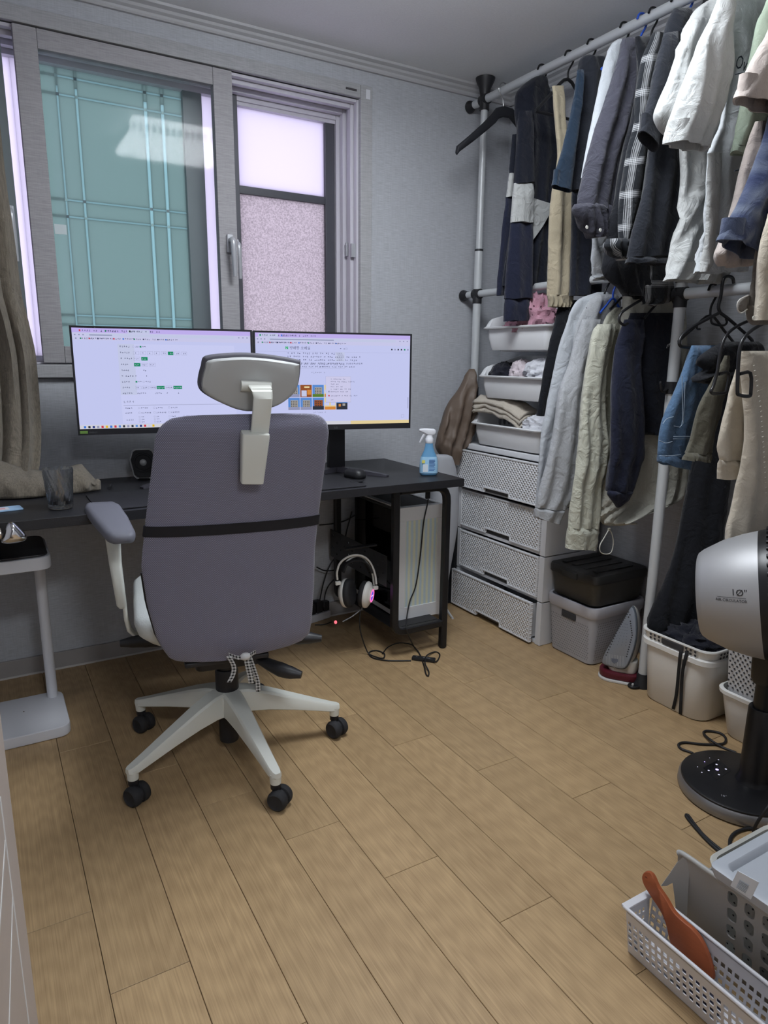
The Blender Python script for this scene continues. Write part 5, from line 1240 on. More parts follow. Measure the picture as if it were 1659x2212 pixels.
# ---------------------------------------------------------------- stacked open-front baskets
m_bask = mat('basket_pale_grey', (0.78, 0.79, 0.81), 0.45)
def open_basket(z0, y0, y1, x0, x1, label, hf=0.098, hb=0.185, outw=0.02):
    b = thing('storage_basket', label, 'basket', ((x0+x1)/2, (y0+y1)/2, z0), 'stacked baskets on the drawer chest')
    w, d = y1-y0, x1-x0; cx, cy = (x0+x1)/2, (y0+y1)/2
    def ring(inset, f, dz=0.0):
        out = []
        for a, e in rr(d - 2*inset, w - 2*inset, max(0.008, 0.045 - inset*0.6), 6):
            t = min(1, max(0, (a + d/2 - 0.012) / 0.075)); hh = hf + (hb-hf)*(t*t*(3-2*t))
            out.append((cx + a + (outw*(f-1) if a < 0 else 0), cy + e, z0 + hh*f + dz))
        return out
    mb = MB(); R0 = [(p[0], p[1], z0 + 0.001) for p in ring(0.035, 0)]
    mb.loft([R0, ring(0.030, 0.08), ring(0.012, 0.55), ring(0.006, 0.93), ring(0.002, 0.90), ring(-0.012, 0.92), ring(-0.015, 0.97), ring(-0.010, 1.0), ring(0.003, 1.0), ring(0.008, 0.96), ring(0.015, 0.55), ring(0.034, 0.10), [(p[0], p[1], z0 + 0.006) for p in ring(0.04, 0)]])
    mb.build('basket_shell', m_bask, b, smooth=50)
    for i in range(3):                                  # ventilation slots in the far side wall
        for yy, s_ in ((y1 - 0.0165, 1), (y0 + 0.0165, -1)):
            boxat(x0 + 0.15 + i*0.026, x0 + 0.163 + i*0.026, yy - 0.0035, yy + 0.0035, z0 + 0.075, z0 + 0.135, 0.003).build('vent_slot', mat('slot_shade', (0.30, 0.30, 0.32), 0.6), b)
    boxat(x0 + 0.06, x1 - 0.06, y0 + 0.055, y1 - 0.055, z0 - 0.004, z0 + 0.001, 0.001).build('basket_foot', m_bask, b)
    return b
open_basket(0.803, 2.055, 2.520, 1.925, 2.215, 'lowest grey stacking basket, on the drawer chest, holding beige trousers')
open_basket(1.012, 2.055, 2.485, 1.930, 2.215, 'middle grey stacking basket, holding black, pink and white clothes')
open_basket(1.216, 2.045, 2.470, 1.935, 2.215, 'topmost grey stacking basket, holding pink dotted cloth')
for zb in (0.99, 1.195):
    for y_ in (2.10, 2.44):
        pass
def dotted(m):
    nt = m.node_tree; b = nt.nodes['Principled BSDF']; L = nt.links.new; tc = nt.nodes.new('ShaderNodeTexCoord')
    v = nt.nodes.new('ShaderNodeTexVoronoi'); v.inputs['Scale'].default_value = 42; L(tc.outputs['Object'], v.inputs['Vector'])
    g = nt.nodes.new('ShaderNodeMath'); g.operation = 'LESS_THAN'; g.inputs[1].default_value = 0.17; L(v.outputs['Distance'], g.inputs[0])
    mx = nt.nodes.new('ShaderNodeMix'); mx.data_type = 'RGBA'; src = b.inputs['Base Color'].links[0].from_socket
    L(g.outputs[0], mx.inputs[0]); L(src, mx.inputs[6]); mx.inputs[7].default_value = (0.09, 0.03, 0.05, 1); L(mx.outputs[2], b.inputs['Base Color']); return m
m_pink = dotted(fabric('pink_cotton', (0.50, 0.27, 0.34), 0.12)); m_pinkw = fabric('pale_pink', (0.66, 0.58, 0.62), 0.06); m_wht = fabric('white_cotton', (0.68, 0.69, 0.74), 0.05)
m_nearblack = fabric('black_cotton', (0.016, 0.017, 0.026), 0.2); m_beige = fabric('beige_cotton', (0.52, 0.47, 0.40), 0.08); m_brownc = fabric('rust_cotton', (0.20, 0.10, 0.07), 0.15)
tag(blob('folded_cloth', (2.03, 2.25, 1.325), 0.085, 0.10, 0.105, m_pink, seed=1, amp=.42), 'crumpled pink dotted cloth in the topmost basket', 'clothes')
tag(blob('folded_cloth', (2.02, 2.36, 1.285), 0.06, 0.07, 0.05, m_pink, seed=9, amp=.4), 'flat pink cloth end at the front of the topmost basket', 'clothes')
tag(blob('folded_cloth', (2.10, 2.29, 1.40), 0.05, 0.06, 0.035, m_brownc, seed=3), 'rust brown cloth behind the pink dotted one in the topmost basket', 'clothes')
tag(blob('folded_cloth', (2.02, 2.405, 1.105), 0.07, 0.075, 0.060, m_nearblack, seed=4, amp=.2), 'rolled black garment in the middle basket', 'clothes')
tag(blob('folded_cloth', (2.005, 2.285, 1.12), 0.05, 0.048, 0.055, m_pinkw, seed=5, amp=.3), 'pale pink rolled garment in the middle basket', 'clothes')
tag(blob('folded_cloth', (2.02, 2.165, 1.12), 0.07, 0.085, 0.062, m_wht, seed=6, amp=.3), 'white crumpled garment in the middle basket', 'clothes')
# beige trousers rolled over the front of the lowest basket
def fold_roll(name, path, w, m, seed, label, cat='clothes', layers=3):
    t_ = thing(name, label, cat, path[len(path)//2])
    for L_ in range(layers):
        P = spline([Vector(p) + Vector((0, 0, 0.020*L_)) for p in path], 6); rows = []
        for i, p in enumerate(P):
            row = []
            for j in range(13):
                s = j/12 - 0.5; nz_ = noise.noise(Vector((i*0.25, j*0.4, seed + L_*3.0)))
                row.append(p + Vector((s*w, 0, 0.028*(1 - 4*s*s) + 0.012*nz_)))
            rows.append(row)
        MB().grid(rows).build('cloth_fold', m, t_, smooth=80, solid=0.012)
    return t_
fold_roll('folded_trousers', [(2.00, 2.205, 0.895), (2.0, 2.28, 0.925), (2.0, 2.36, 0.94), (2.0, 2.44, 0.95), (1.985, 2.505, 0.945)], 0.13, m_beige, 2, 'beige folded trousers bulging out of the lowest basket')
tag(blob('folded_cloth', (1.99, 2.13, 0.90), 0.055, 0.09, 0.055, m_wht, seed=8, amp=.35), 'white and pale blue cloth beside the beige trousers in the lowest basket', 'clothes')

# ---------------------------------------------------------------- grey perforated box with the dark lidded box on it
m_gbox = mat('grey_box', (0.44, 0.44, 0.47), 0.5); m_grim = mat('grey_box_rim', (0.56, 0.56, 0.61), 0.45)
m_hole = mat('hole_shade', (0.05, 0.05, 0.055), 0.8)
def tub(cx, cy, rings_, r=0.03):
    """open container: list of (z, width x, depth y) outside then inside"""
    return MB().loft([[(cx + a, cy + b, z) for a, b in rr(w, d, r, 5)] for z, w, d in rings_])
def dots(M, w, h, nx, ny, r, m, parent, name='perforation', stag=True, t=0.0006, n=6):
    mb = MB(M)
    for j in range(ny):
        for i in range(nx):
            x = (i + 0.5 + (0.5 if stag and j % 2 else 0)) / nx * w; y = (j + 0.5)/ny*h
            if x > w: continue
            mb.add([(x + r*cos(2*pi*k/n), y + r*sin(2*pi*k/n), t) for k in range(n)], [tuple(range(n))])
    return stuff(mb.build(name, m, parent, smooth=0))
gb = thing('storage_box', 'grey perforated storage box with pale rim under the dark lidded box', 'storage box', (2.10, 1.89, 0))
GX, GY = 2.100, 1.868
tub(GX, GY, ((0, .250, .215), (.006, .262, .227), (.196, .288, .250), (.200, .288, .250))).build('box_body', m_gbox, gb, smooth=40)
tub(GX, GY, ((.198, .296, .256), (.204, .302, .262), (.238, .304, .264), (.243, .300, .260), (.243, .285, .245), (.205, .28, .240)), 0.034).build('box_rim', m_grim, gb, smooth=40)
nf = lambda z: (0.262 + (0.288-0.262)*(z-.006)/.19)
dots(frame((GX - .1318, GY + .104, 0.018), (0, -1, 0), (-0.068, 0, 1)), 0.205, 0.150, 22, 15, 0.0018, m_hole, gb)
dots(frame((GX - .118, GY - .1142, 0.018), (1, 0, 0), (0, -0.068, 1)), 0.235, 0.165, 24, 16, 0.0018, m_hole, gb)
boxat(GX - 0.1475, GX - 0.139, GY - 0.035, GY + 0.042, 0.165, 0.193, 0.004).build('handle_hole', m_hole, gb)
m_dk = mat('dark_box', (0.060, 0.057, 0.050), 0.45); m_dkl = mat('dark_box_lid', (0.034, 0.034, 0.034), 0.4)
db = thing('lidded_box', 'dark brown plastic box with black lid on the grey perforated box', 'storage box', (2.10, 1.90, 0.2435))
tub(GX, GY, ((.2435, .255, .225), (.250, .268, .237), (.345, .288, .255))).build('box_body', m_dk, db, smooth=40)
tub(GX, GY, ((.338, .300, .258), (.342, .304, .262), (.362, .304, .262), (.372, .298, .256), (.374, .285, .242)), 0.03).build('box_lid', m_dkl, db, smooth=30)
for i in range(4): boxat(GX - 0.105, GX + 0.10, GY - 0.09 + i*0.055, GY - 0.065 + i*0.055, 0.3735, 0.378, 0.003).build('lid_rib', m_dkl, db)
boxat(GX - 0.158, GX - 0.150, GY - 0.035, GY + 0.045, 0.336, 0.364, 0.003).build('lid_clip', m_dkl, db)

# ---------------------------------------------------------------- steam iron standing on its heel
iron = thing('steam_iron', 'steam iron standing on its heel with blue-grey soleplate and burgundy base', 'iron', (1.99, 1.61, 0))
inn = Vector((-0.93, -0.32, 0.20)).normalized(); ip0 = Vector((1.955, 1.615, 0.05))
io = [(1364,1312),(1352,1330),(1338,1354),(1322,1384),(1308,1408),(1301,1426),(1304,1434),(1322,1440),(1340,1444),(1352,1440),(1362,1420),(1371,1390),(1374,1360),(1372,1330)]
iP = spline([onp(a, b, ip0, inn) for a, b in io], 3, True); ic = sum(iP, Vector())/len(iP)
def iring(s, d, dz=0.0): return [ic + (p-ic)*s - inn*d + Vector((0, 0, dz)) for p in iP]
MB().loft([iring(0.96, -0.001), iring(1.0, 0.001), iring(1.0, 0.007)]).build('soleplate', mat('soleplate_metal', (0.30, 0.33, 0.38), 0.3, 0.5), iron, smooth=30)
MB().loft([iring(1.03, 0.005), iring(1.05, 0.010), iring(1.02, 0.014)]).build('sole_edge', mat('sole_edge', (0.10, 0.115, 0.14), 0.4), iron, smooth=40)
MB().loft([iring(1.03, 0.013), iring(1.06, 0.025, -.004), iring(1.0, 0.055, -.008), iring(0.85, 0.07, -.012)]).build('iron_body', mat('iron_cream', (0.62, 0.60, 0.56), 0.35), iron, smooth=50)
m_burg = mat('burgundy', (0.10, 0.012, 0.022), 0.3)
MB().loft([iring(0.88, 0.066, -.012), iring(0.92, 0.078, -.012), iring(0.62, 0.11, -.014), iring(0.3, 0.12, -.014)]).build('iron_shell', m_burg, iron, smooth=50)
upv = (iP[0] - ic).normalized()
MB().tube([ic - inn*0.10 + upv*0.07, ic - inn*0.135 + upv*0.05, ic - inn*0.14 - upv*0.03, ic - inn*0.10 - upv*0.075], 0.014, 10, smooth=5).build('iron_handle', m_burg, iron, smooth=60)
hm = frame((1.992, 1.622, 0), (0.55, -0.80, 0), (0.80, 0.55, 0))
MB(hm).rbox((-0.002, 0.01, 0.010), 0.155, 0.105, 0.026, 0.045, 0.006).build('heel_base', m_burg, iron)
MB(hm).rbox((-0.002, 0.008, 0.0), 0.160, 0.112, 0.010, 0.047, 0.003).build('heel_sole', mat('iron_white', (0.66, 0.65, 0.64), 0.4), iron)
hol = MB(); gr = MB()
def onsole(a, b, d=0.0016): return onp(a, b, ip0, inn) + inn*d
def steam(u_, v_, r=0.0028, dark=True):
    c_ = onsole(u_, v_); x_ = inn.cross(Vector((0, 0, 1))).normalized(); y_ = x_.cross(inn)
    (hol if dark else gr).add([c_ + x_*r*cos(k*pi/4) + y_*r*sin(k*pi/4) for k in range(8)], [tuple(range(8))])
for t in [i/15 for i in range(16)]:
    steam(interp(t, [0, .4, 1], [1350, 1334, 1310]), interp(t, [0, .4, 1], [1335, 1362, 1415]))
    steam(interp(t, [0, .4, 1], [1362, 1366, 1354]), interp(t, [0, .4, 1], [1342, 1372, 1418]))
for u_, v_ in ((1358,1322),(1355,1327),(1361,1328),(1352,1331),(1358,1333)): steam(u_, v_)
stuff(hol.build('steam_holes', m_hole, iron, smooth=0))
for j in range(9):
    for i in range(4):
        w_ = 4 + j*1.5
        if j < 8: steam(1352 - j*1.9 + (i-1.5)*w_*0.62, 1347 + j*6.4 + i*0.8, 0.0013, False)
stuff(gr.build('sole_dimples', mat('dimple_dark', (0.12, 0.13, 0.16), 0.4), iron, smooth=0))
for i in range(12):
    u_ = 1310 + i*3.4
    a_ = onsole(u_, interp(u_, [1310, 1350], [1418, 1424]) - 6, 0.0012); b_ = onsole(u_ + 0.5, interp(u_, [1310, 1330, 1350], [1434, 1440, 1438]), 0.0012)
    MB().tube([a_, b_], 0.0006, 4).build('sole_groove', mat('groove_pale', (0.50, 0.53, 0.58), 0.4), iron, smooth=0)
bp_ = [onsole(a, b, 0.002) for a, b in ((1321, 1422), (1336, 1424), (1335, 1429), (1328, 1434), (1321, 1428))]
MB().add(bp_, [tuple(range(5))]).build('sole_badge', MATS['dimple_dark'], iron, smooth=0)
MB(hm).rbox((0.004, 0.012, 0.034), 0.105, 0.075, 0.050, 0.03, 0.008).build('iron_neck', MATS['iron_cream'], iron)
MB(hm).box(-0.024, 0.024, -0.0272, -0.0262, 0.046, 0.066).build('rating_label', mat('label_beige', (0.42, 0.40, 0.36), 0.5), iron, smooth=0)
cord('iron_cable', 'black coiled cable end on the floor behind the steam iron', [(2.02, 1.54, .006), (1.985, 1.535, .006), (1.965, 1.545, .006), (1.975, 1.565, .006), (2.03, 1.56, .006)], 0.006)

# ---------------------------------------------------------------- white bins
m_binw = mat('bin_white', (0.82, 0.81, 0.78), 0.4)
def handled_bin(cx, cy, w, d, h, label, straps=False):
    b = thing('laundry_bin', label, 'bin', (cx, cy, 0))
    z1 = h*0.80
    tub(cx, cy, ((0, w-.045, d-.045), (.006, w-.035, d-.035), (z1*0.95, w-.012, d-.012), (z1, w-.012, d-.012), (z1, w-.02, d-.02), (.010, w-.045, d-.045)), 0.05).build('bin_body', m_binw, b, smooth=45)
    tub(cx, cy, ((z1-.004, w, d), (z1, w+.010, d+.010), (z1+.016, w+.010, d+.010), (z1+.020, w, d), (z1+.018, w-.014, d-.014), (z1, w-.012, d-.012)), 0.05).build('bin_collar', m_binw, b, smooth=40)
    tub(cx, cy, ((z1+.016, w-.008, d-.008), (h-.008, w+.004, d+.004), (h-.004, w+.012, d+.012), (h, w+.010, d+.010), (h, w-.004, d-.004), (z1+.010, w-.018, d-.018)), 0.045).build('bin_rim', m_binw, b, smooth=40)
    for M_, L_ in ((frame((cx - w/2 - 0.0008, cy + d/2, z1+.022), (0, -1, 0), (-0.12, 0, 1)), d), (frame((cx - w/2, cy - d/2 - 0.0012, z1+.022), (1, 0, 0), (0, -0.12, 1)), w)):
        for s0 in (0.05, L_ - 0.05 - 0.034):
            for i in range(3):
                for j in range(2):
                    c_ = M_ @ Vector((s0 + i*0.017, 0.007 + j*0.013, 0.002)); 
                    MB(Matrix.Translation(c_) @ M_.to_3x3().to_4x4()).lathe([(0.0045, 0.0), (0.0045, 0.0008)], 10).build('rim_hole', m_hole, b)
        hm_ = MB(M_ @ Matrix.Translation((L_/2, 0.004, 0.0005))); hm_.rbox((0, 0.008, 0), 0.085, 0.02, 0.003, 0.004, 0.0008)
        hm_.build('handle_hole', m_hole, b)
    return b
handled_bin(2.090, 1.378, 0.30, 0.275, 0.262, 'white laundry bin full of black clothes with two hanging straps')
tag(blob('folded_cloth', (2.08, 1.385, 0.232), 0.115, 0.105, 0.05, m_nearblack, seed=11, amp=.45), 'black crumpled clothes piled in the white laundry bin', 'clothes')
m_strap = mat('strap_web', (0.014, 0.014, 0.016), 0.8)
for lab, pts, w_ in (('shorter black strap hanging over the front of the laundry bin', ((1476, 1402), (1470, 1412), (1466, 1450), (1461, 1500), (1454, 1532)), 0.011), ('longer black strap hanging over the laundry bin down to the floor', ((1489, 1407), (1482, 1416), (1474, 1455), (1471, 1510), (1468, 1556)), 0.011)):
    P = []
    for i, (a, b) in enumerate(pts):
        xx = [1.960, 1.932, 1.938, 1.945, 1.953][i]; P.append(onx(a, b, xx))
    P[0].z = 0.258
    P[-1].z = max(P[-1].z, 0.004)
    tag(ribbon('strap', P, w_, (0.15, -1, 0), m_strap, None), lab, 'strap')
b2 = thing('storage_bin', 'white bin with a perforated basket nested in it behind the fan pole', 'bin', (2.09, 1.07, 0))
BX, BY = 2.095, 1.075
tub(BX, BY, ((0, .235, .225), (.006, .245, .235), (.142, .285, .275), (.148, .30, .29), (.160, .302, .292), (.163, .285, .275), (.1, .27, .26)), 0.045).build('bin_body', m_binw, b2, smooth=40)
tub(BX, BY, ((.150, .262, .252), (.36, .288, .278), (.364, .296, .286), (.37, .29, .28), (.36, .275, .265), (.16, .25, .24)), 0.04).build('inner_basket', mat('inner_white', (0.62, 0.62, 0.63), 0.45), b2, smooth=40)
dots(frame((BX - .1335, BY + .115, 0.168), (0, -1, 0), (-0.06, 0, 1)), 0.24, 0.185, 15, 17, 0.0035, m_hole, b2, n=8)
dots(frame((BX - .12, BY - .1285, 0.168), (1, 0, 0), (0, -0.06, 1)), 0.24, 0.185, 15, 17, 0.0035, m_hole, b2, n=8)

# ---------------------------------------------------------------- air circulator fan
fan = thing('air_circulator', 'silver and black pedestal air circulator fan on a round base', 'fan', (1.72, 0.97, 0))
m_fsil = mat('fan_silver', (0.42, 0.42, 0.43), 0.5, 0.45); m_fblk = mat('fan_black', (0.012, 0.012, 0.014), 0.35)
fb = Matrix.Translation((1.722, 0.968, 0))
MB(fb).lathe([(0.150, 0.0), (0.158, 0.004), (0.160, 0.012), (0.158, 0.030), (0.153, 0.036)], 64).build('fan_base', mat('fan_base_silver', (0.30, 0.30, 0.31), 0.35, 0.7), fan)
MB(fb).lathe([(0.1535, 0.0345), (0.1525, 0.040), (0.146, 0.043), (0.02, 0.0435)], 64).build('base_plate', m_fblk, fan)
fp = Matrix.Translation((1.748, 0.948, 0.0))
MB(fp).lathe([(0.046, 0.042), (0.042, 0.05), (0.038, 0.06), (0.036, 0.262), (0.034, 0.266)], 28).build('pole_sleeve', m_fblk, fan)
MB(fp).lathe([(0.026, 0.266), (0.026, 0.36)], 24).build('pole', m_fblk, fan)
nv = Vector((ray(1627, 1275).x, ray(1627, 1275).y, 0)).normalized(); axv = Vector((-nv.y, nv.x, 0))
hc_ = Vector((1.722, 0.985, 0.588)) - axv*0.050
FM = frame(hc_, nv, Vector((0, 0, 1))); FM = Matrix((nv, axv.cross(nv)*-1, axv)).transposed().to_4x4()
zax = axv + Vector((0, 0, -0.17)); zax.normalize(); xax = nv; yax = zax.cross(xax); FM = Matrix((xax, yax, zax)).transposed().to_4x4(); FM.translation = hc_
MB(FM).lathe([(0.104, 0.186), (0.107, 0.193), (0.113, 0.190), (0.122, 0.178), (0.146, 0.13), (0.161, 0.08), (0.168, 0.045)], 64, cap=False).build('fan_shroud', m_fsil, fan, smooth=30)
MB(FM).lathe([(0.168, 0.045), (0.172, 0.03), (0.172, -0.06), (0.160, -0.10), (0.12, -0.125), (0.05, -0.13)], 64).build('rear_housing', m_fblk, fan, smooth=40)
for i in range(44):                                   # ribs of the rear intake
    a = 2*pi*i/44
    MB(FM @ Matrix.Rotation(a, 4, 'Z')).rbox((0.174, 0, -0.062), 0.010, 0.010, 0.088, 0.003, 0.002, 2).build('intake_rib', m_fblk, fan)
MB(FM).lathe([(0.105, 0.185), (0.09, 0.178), (0.02, 0.176)], 48).build('front_grille', m_fblk, fan)
for i in range(24):
    a = 2*pi*i/24; MB(FM).tube([(0.02*cos(a), 0.02*sin(a), 0.186), (0.06*cos(a+.3), 0.06*sin(a+.3), 0.189), (0.103*cos(a+.5), 0.103*sin(a+.5), 0.188)], 0.0012, 5, smooth=3).build('grille_spoke', m_fblk, fan)
nk = MB(); nk.loft([[Vector((1.746, 0.950, z)) + Vector((a, b, 0)) for a, b in rr(w, d, 0.014, 4)] for z, w, d in ((.335, .052, .052), (.350, .066, .060), (.395, .070, .064), (.43, .075, .06))]); nk.build('neck', m_fblk, fan, smooth=40)
tb = boxat(0, 0.001, 0, 0.001, 0, 0.001)
# lettering on the shroud: wrapped round the side that faces the camera
def shroud_text(body, size, z_c, ang, name, sx=1.0):
    mb = text(body, size, Matrix.Identity(4), None, None, None, 'CENTER', sx=sx); out = MB()
    def r_at(z): return interp(z, [0.045, 0.08, 0.13, 0.178], [0.168, 0.161, 0.146, 0.122]) + 0.0008
    for p in mb.v:
        zz = z_c - p.x; a = ang + p.y / 0.15; r_ = r_at(zz); out.v.append(FM @ Vector((r_*cos(a), r_*sin(a), zz)))
    out.f = mb.f
    return out
m_ink = mat('fan_print', (0.015, 0.015, 0.017), 0.5)
fdir = pi
for body, size, ang, sx in (('10"', 0.030, fdir + 0.32, 1.0), ('AIR CIRCULATOR', 0.0115, fdir + 0.60, 1.0)): pass
def place_text(body, size, u_, v_, name, sx=1.0):
    """set print on the curved shroud around the photo point (u, v)"""
    inv = FM.inverted(); p = inv @ onp(u_, v_, hc_ - nv*0.14, nv); zc = p.z; hgt = p.y
    mb = text(body, size, Matrix.Identity(4), None, None, None, 'CENTER', sx=sx); out = MB()
    for q in mb.v:
        zz = zc - q.x; yy = hgt - q.y; r_ = interp(zz, [0.045, 0.08, 0.13, 0.178], [0.168, 0.161, 0.146, 0.122]) + 0.0009
        out.v.append(FM @ Vector((-sqrt(max(1e-6, r_*r_ - yy*yy)), yy, zz)))
    out.f = mb.f; out.build(name, m_ink, fan, smooth=0)
place_text('1Ø"', 0.022, 1597, 1284, 'size_print')
place_text('AIR CIRCULATOR', 0.0095, 1580, 1297, 'name_print', 0.95)
inv = FM.inverted(); pq = [inv @ onp(u_, 1288.5, hc_ - nv*0.14, nv) for u_ in (1548, 1565, 1582, 1598, 1612)]
ln = MB(); vs_ = []
for q in pq:
    r_ = interp(q.z, [0.045, 0.08, 0.13, 0.178], [0.168, 0.161, 0.146, 0.122]) + 0.0009
    for dy_ in (-0.0004, 0.0004): yy = q.y + dy_; vs_.append(FM @ Vector((-sqrt(r_*r_ - yy*yy), yy, q.z)))
ln.add(vs_, [(2*i, 2*i+1, 2*i+3, 2*i+2) for i in range(4)]); ln.build('print_rule', m_ink, fan, smooth=0)
# touch panel on the base
bpz = 0.0445
def on_base(u_, v_): return onz(u_, v_, bpz)
m_led = emis('panel_white', (0.6, 0.6, 0.75), 0.8); m_ledv = emis('panel_violet', (0.45, 0.35, 1.0), 2.5)
for (u_, v_, s_, mm) in ((1522,1645,.0015,m_ledv),(1552,1641,.002,m_led),(1548,1651,.003,m_led),(1507,1656,.0015,m_led),(1516,1668,.002,m_led),(1531,1664,.003,m_led),(1549,1662,.0045,m_ledv),(1568,1661,.003,m_led),(1553,1673,.003,m_led),(1533,1637,.001,m_led)):
    c_ = on_base(u_, v_); mb = MB(Matrix.Translation(c_) @ Matrix.Rotation(R(-50), 4, 'Z')); mb.lathe([(s_, -0.0004), (s_*0.6, 0.0)], 8); mb.build('touch_symbol', mm, fan)
text('10"', 0.012, Matrix.Translation(on_base(1556, 1719)) @ Matrix.Rotation(R(-55), 4, 'Z'), mat('base_print', (0.35, 0.35, 0.38), 0.5), 'base_print', fan)
pc_ = [on_base(u_, v_) + Vector((0, 0, -0.0006)) for u_, v_ in ((1519, 1658), (1552, 1640), (1580, 1664), (1548, 1684))]
MB().add(pc_, [(0, 1, 2, 3)]).build('touch_panel', mat('panel_gloss', (0.008, 0.008, 0.01), 0.1), fan, smooth=0)
cord('fan_cable', 'black fan cable looping on the floor behind the round fan base', [(1.70, 1.135, .006), F(1498, 1630), F(1472, 1618), F(1466, 1608), F(1480, 1604), F(1520, 1608), F(1560, 1607), F(1568, 1596), F(1556, 1584), F(1528, 1579), F(1520, 1584), F(1534, 1598, .012), F(1560, 1614), F(1590, 1626)], 0.004)
cord('black_cable', 'black doubled cable on the floor between the fan and the grey basket', [F(1572, 1850), F(1552, 1838), F(1520, 1808), F(1492, 1776), F(1482, 1762), F(1487, 1762), F(1500, 1780), F(1524, 1808), F(1560, 1838), F(1590, 1858)], 0.004)
cord('black_cable', 'black cable curving out from under the front of the fan base', [F(1576, 1832), F(1578, 1812), F(1590, 1798), F(1615, 1790), F(1650, 1790)], 0.0045)
cord('black_cable', 'black cable rising in front of the fan base at the picture edge', [F(1626, 1796, .01), F(1640, 1770, .05), F(1665, 1735, .09), F(1690, 1700, .1)], 0.004)

# ---------------------------------------------------------------- near baskets
m_trayw = mat('tray_white', (0.66, 0.66, 0.70), 0.4)
tr = thing('white_tray', 'narrow white perforated plastic tray holding the orange hairbrush', 'basket', (1.06, 0.5, 0))
TX0, TX1, TY0, TY1, TH = 1.030, 1.085, 0.20, 0.757, 0.112
hx = (0.0090, 0.0100)
skipf = lambda nx, ny: (lambda i, j: i == 0 or j == 0 or i == nx-1 or j == ny-1)
perf_plate(frame((TX0, TY1, 0.002), (0, -1, 0), (-0.18, 0, 1)), TY1-TY0, TH - 0.006, 40, 6, hx, 0.002, 0, 8, 0.0008, lambda i, j: j in (0, 5)).build('tray_side', m_trayw, tr, smooth=0)
perf_plate(frame((TX1, TY1, 0.002), (0, -1, 0), (0.05, 0, 1)), TY1-TY0, TH - 0.006, 40, 6, hx, 0.002, 0, 8, 0.0008, lambda i, j: j in (0, 5)).build('tray_side', m_trayw, tr, smooth=0)
perf_plate(frame((TX0 - 0.002, TY1, 0.002), (1, 0, 0), (0, 0.06, 1)), TX1-TX0 + 0.002, TH - 0.006, 5, 6, (0.006, 0.010), 0.002, 0, 8, 0.0008, lambda i, j: j in (0, 5) or i in (0, 4)).build('tray_end', m_trayw, tr, smooth=0)
boxat(TX0, TX1, TY0, TY1, 0.0005, 0.004, 0.001).build('tray_floor', m_trayw, tr)
rim = [(TX0 - 0.020, TY0, TH), (TX0 - 0.020, TY1 + 0.006, TH), (TX1 + 0.006, TY1 + 0.006, TH), (TX1 + 0.006, TY0, TH)]
rm = MB(); rm.tube(rim, 0.004, 8); rm.build('tray_rim', m_trayw, tr, smooth=50)
boxat(TX0 - 0.022, TX1 + 0.009, TY1 - 0.004, TY1 + 0.012, TH - 0.003, TH + 0.004, 0.002).build('tray_lip', m_trayw, tr)
# things lying in the tray
for i, (y_, m_, lab) in enumerate(((0.70, m_wht, 'white folded cloth at the far end of the narrow tray'), (0.62, fabric('dark_cloth', (0.03, 0.03, 0.05), .1), 'dark cloth under the hairbrush in the narrow tray'), (0.42, m_wht, 'pale grey paper bundle at the near end of the narrow tray'))):
    tag(blob('folded_cloth', (1.056, y_, 0.020), 0.022, 0.045, 0.030 if i else 0.026, m_, seed=20+i, amp=.25), lab, 'clothes')
# hairbrush
hbx = 1.072
br = thing('hairbrush', 'orange-brown wooden paddle hairbrush leaning in the narrow white tray', 'hairbrush', (1.07, 0.66, 0.03))
m_brush = mat('brush_wood', (0.32, 0.085, 0.032), 0.45, noise_amt=0.15, noise_scale=40, stretch=(1, 1, 8))
bo = [(1386,1893),(1392,1884),(1402,1884),(1410,1893),(1420,1915),(1437,1940),(1455,1970),(1475,1990),(1500,2012),(1520,2042),(1535,2080),(1541,2110),(1536,2118),(1515,2106),(1480,2078),(1455,2052),(1446,2030),(1438,1995),(1425,1965),(1405,1935),(1390,1910)]
tilt = Vector((-1, -0.12, 0.18)).normalized(); bp0 = Vector((1.066, 0.68, 0.09))
bP = spline([onp(a, b, bp0, tilt) for a, b in bo], 3, True); bc = sum(bP, Vector())/len(bP)
def bring_(s, d): return [bc + (p-bc)*s - tilt*d for p in bP]
MB().loft([bring_(0.93, -0.001), bring_(0.985, 0.0), bring_(1.0, 0.003), bring_(1.0, 0.008), bring_(0.98, 0.010)]).build('brush_paddle', m_brush, br, smooth=50)
pad = spline([onp(a, b, bp0 - tilt*0.012, tilt) for a, b in ((1462, 1990), (1490, 2010), (1515, 2045), (1533, 2085), (1530, 2108), (1500, 2095), (1465, 2060), (1450, 2025))], 3, True)
pcn = sum(pad, Vector())/len(pad)
MB().loft([[pcn + (p-pcn)*s - tilt*d for p in pad] for s, d in ((0.92, -0.004), (0.92, 0.002), (0.6, 0.006))]).build('brush_cushion', mat('brush_rubber', (0.05, 0.02, 0.02), 0.7), br, smooth=50)
bs = MB()
for i in range(90):
    t, s = random.random(), sqrt(random.random()); q = pcn + (pad[int(t*len(pad)) % len(pad)] - pcn)*s*0.98
    bs.tube([q - tilt*0.002, q - tilt*0.020 + Vector((0, random.uniform(-.004, .002), random.uniform(-.002, .004)))], 0.0007, 4)
stuff(bs.build('bristles', mat('bristle_grey', (0.10, 0.10, 0.11), 0.5), br, smooth=0))
mb = MB(Matrix(( (0, -1, 0), (0, 0, 1), (-1, 0, 0))).transposed().to_4x4()); cc = onp(1396, 1897, bp0, tilt) + tilt*0.0008
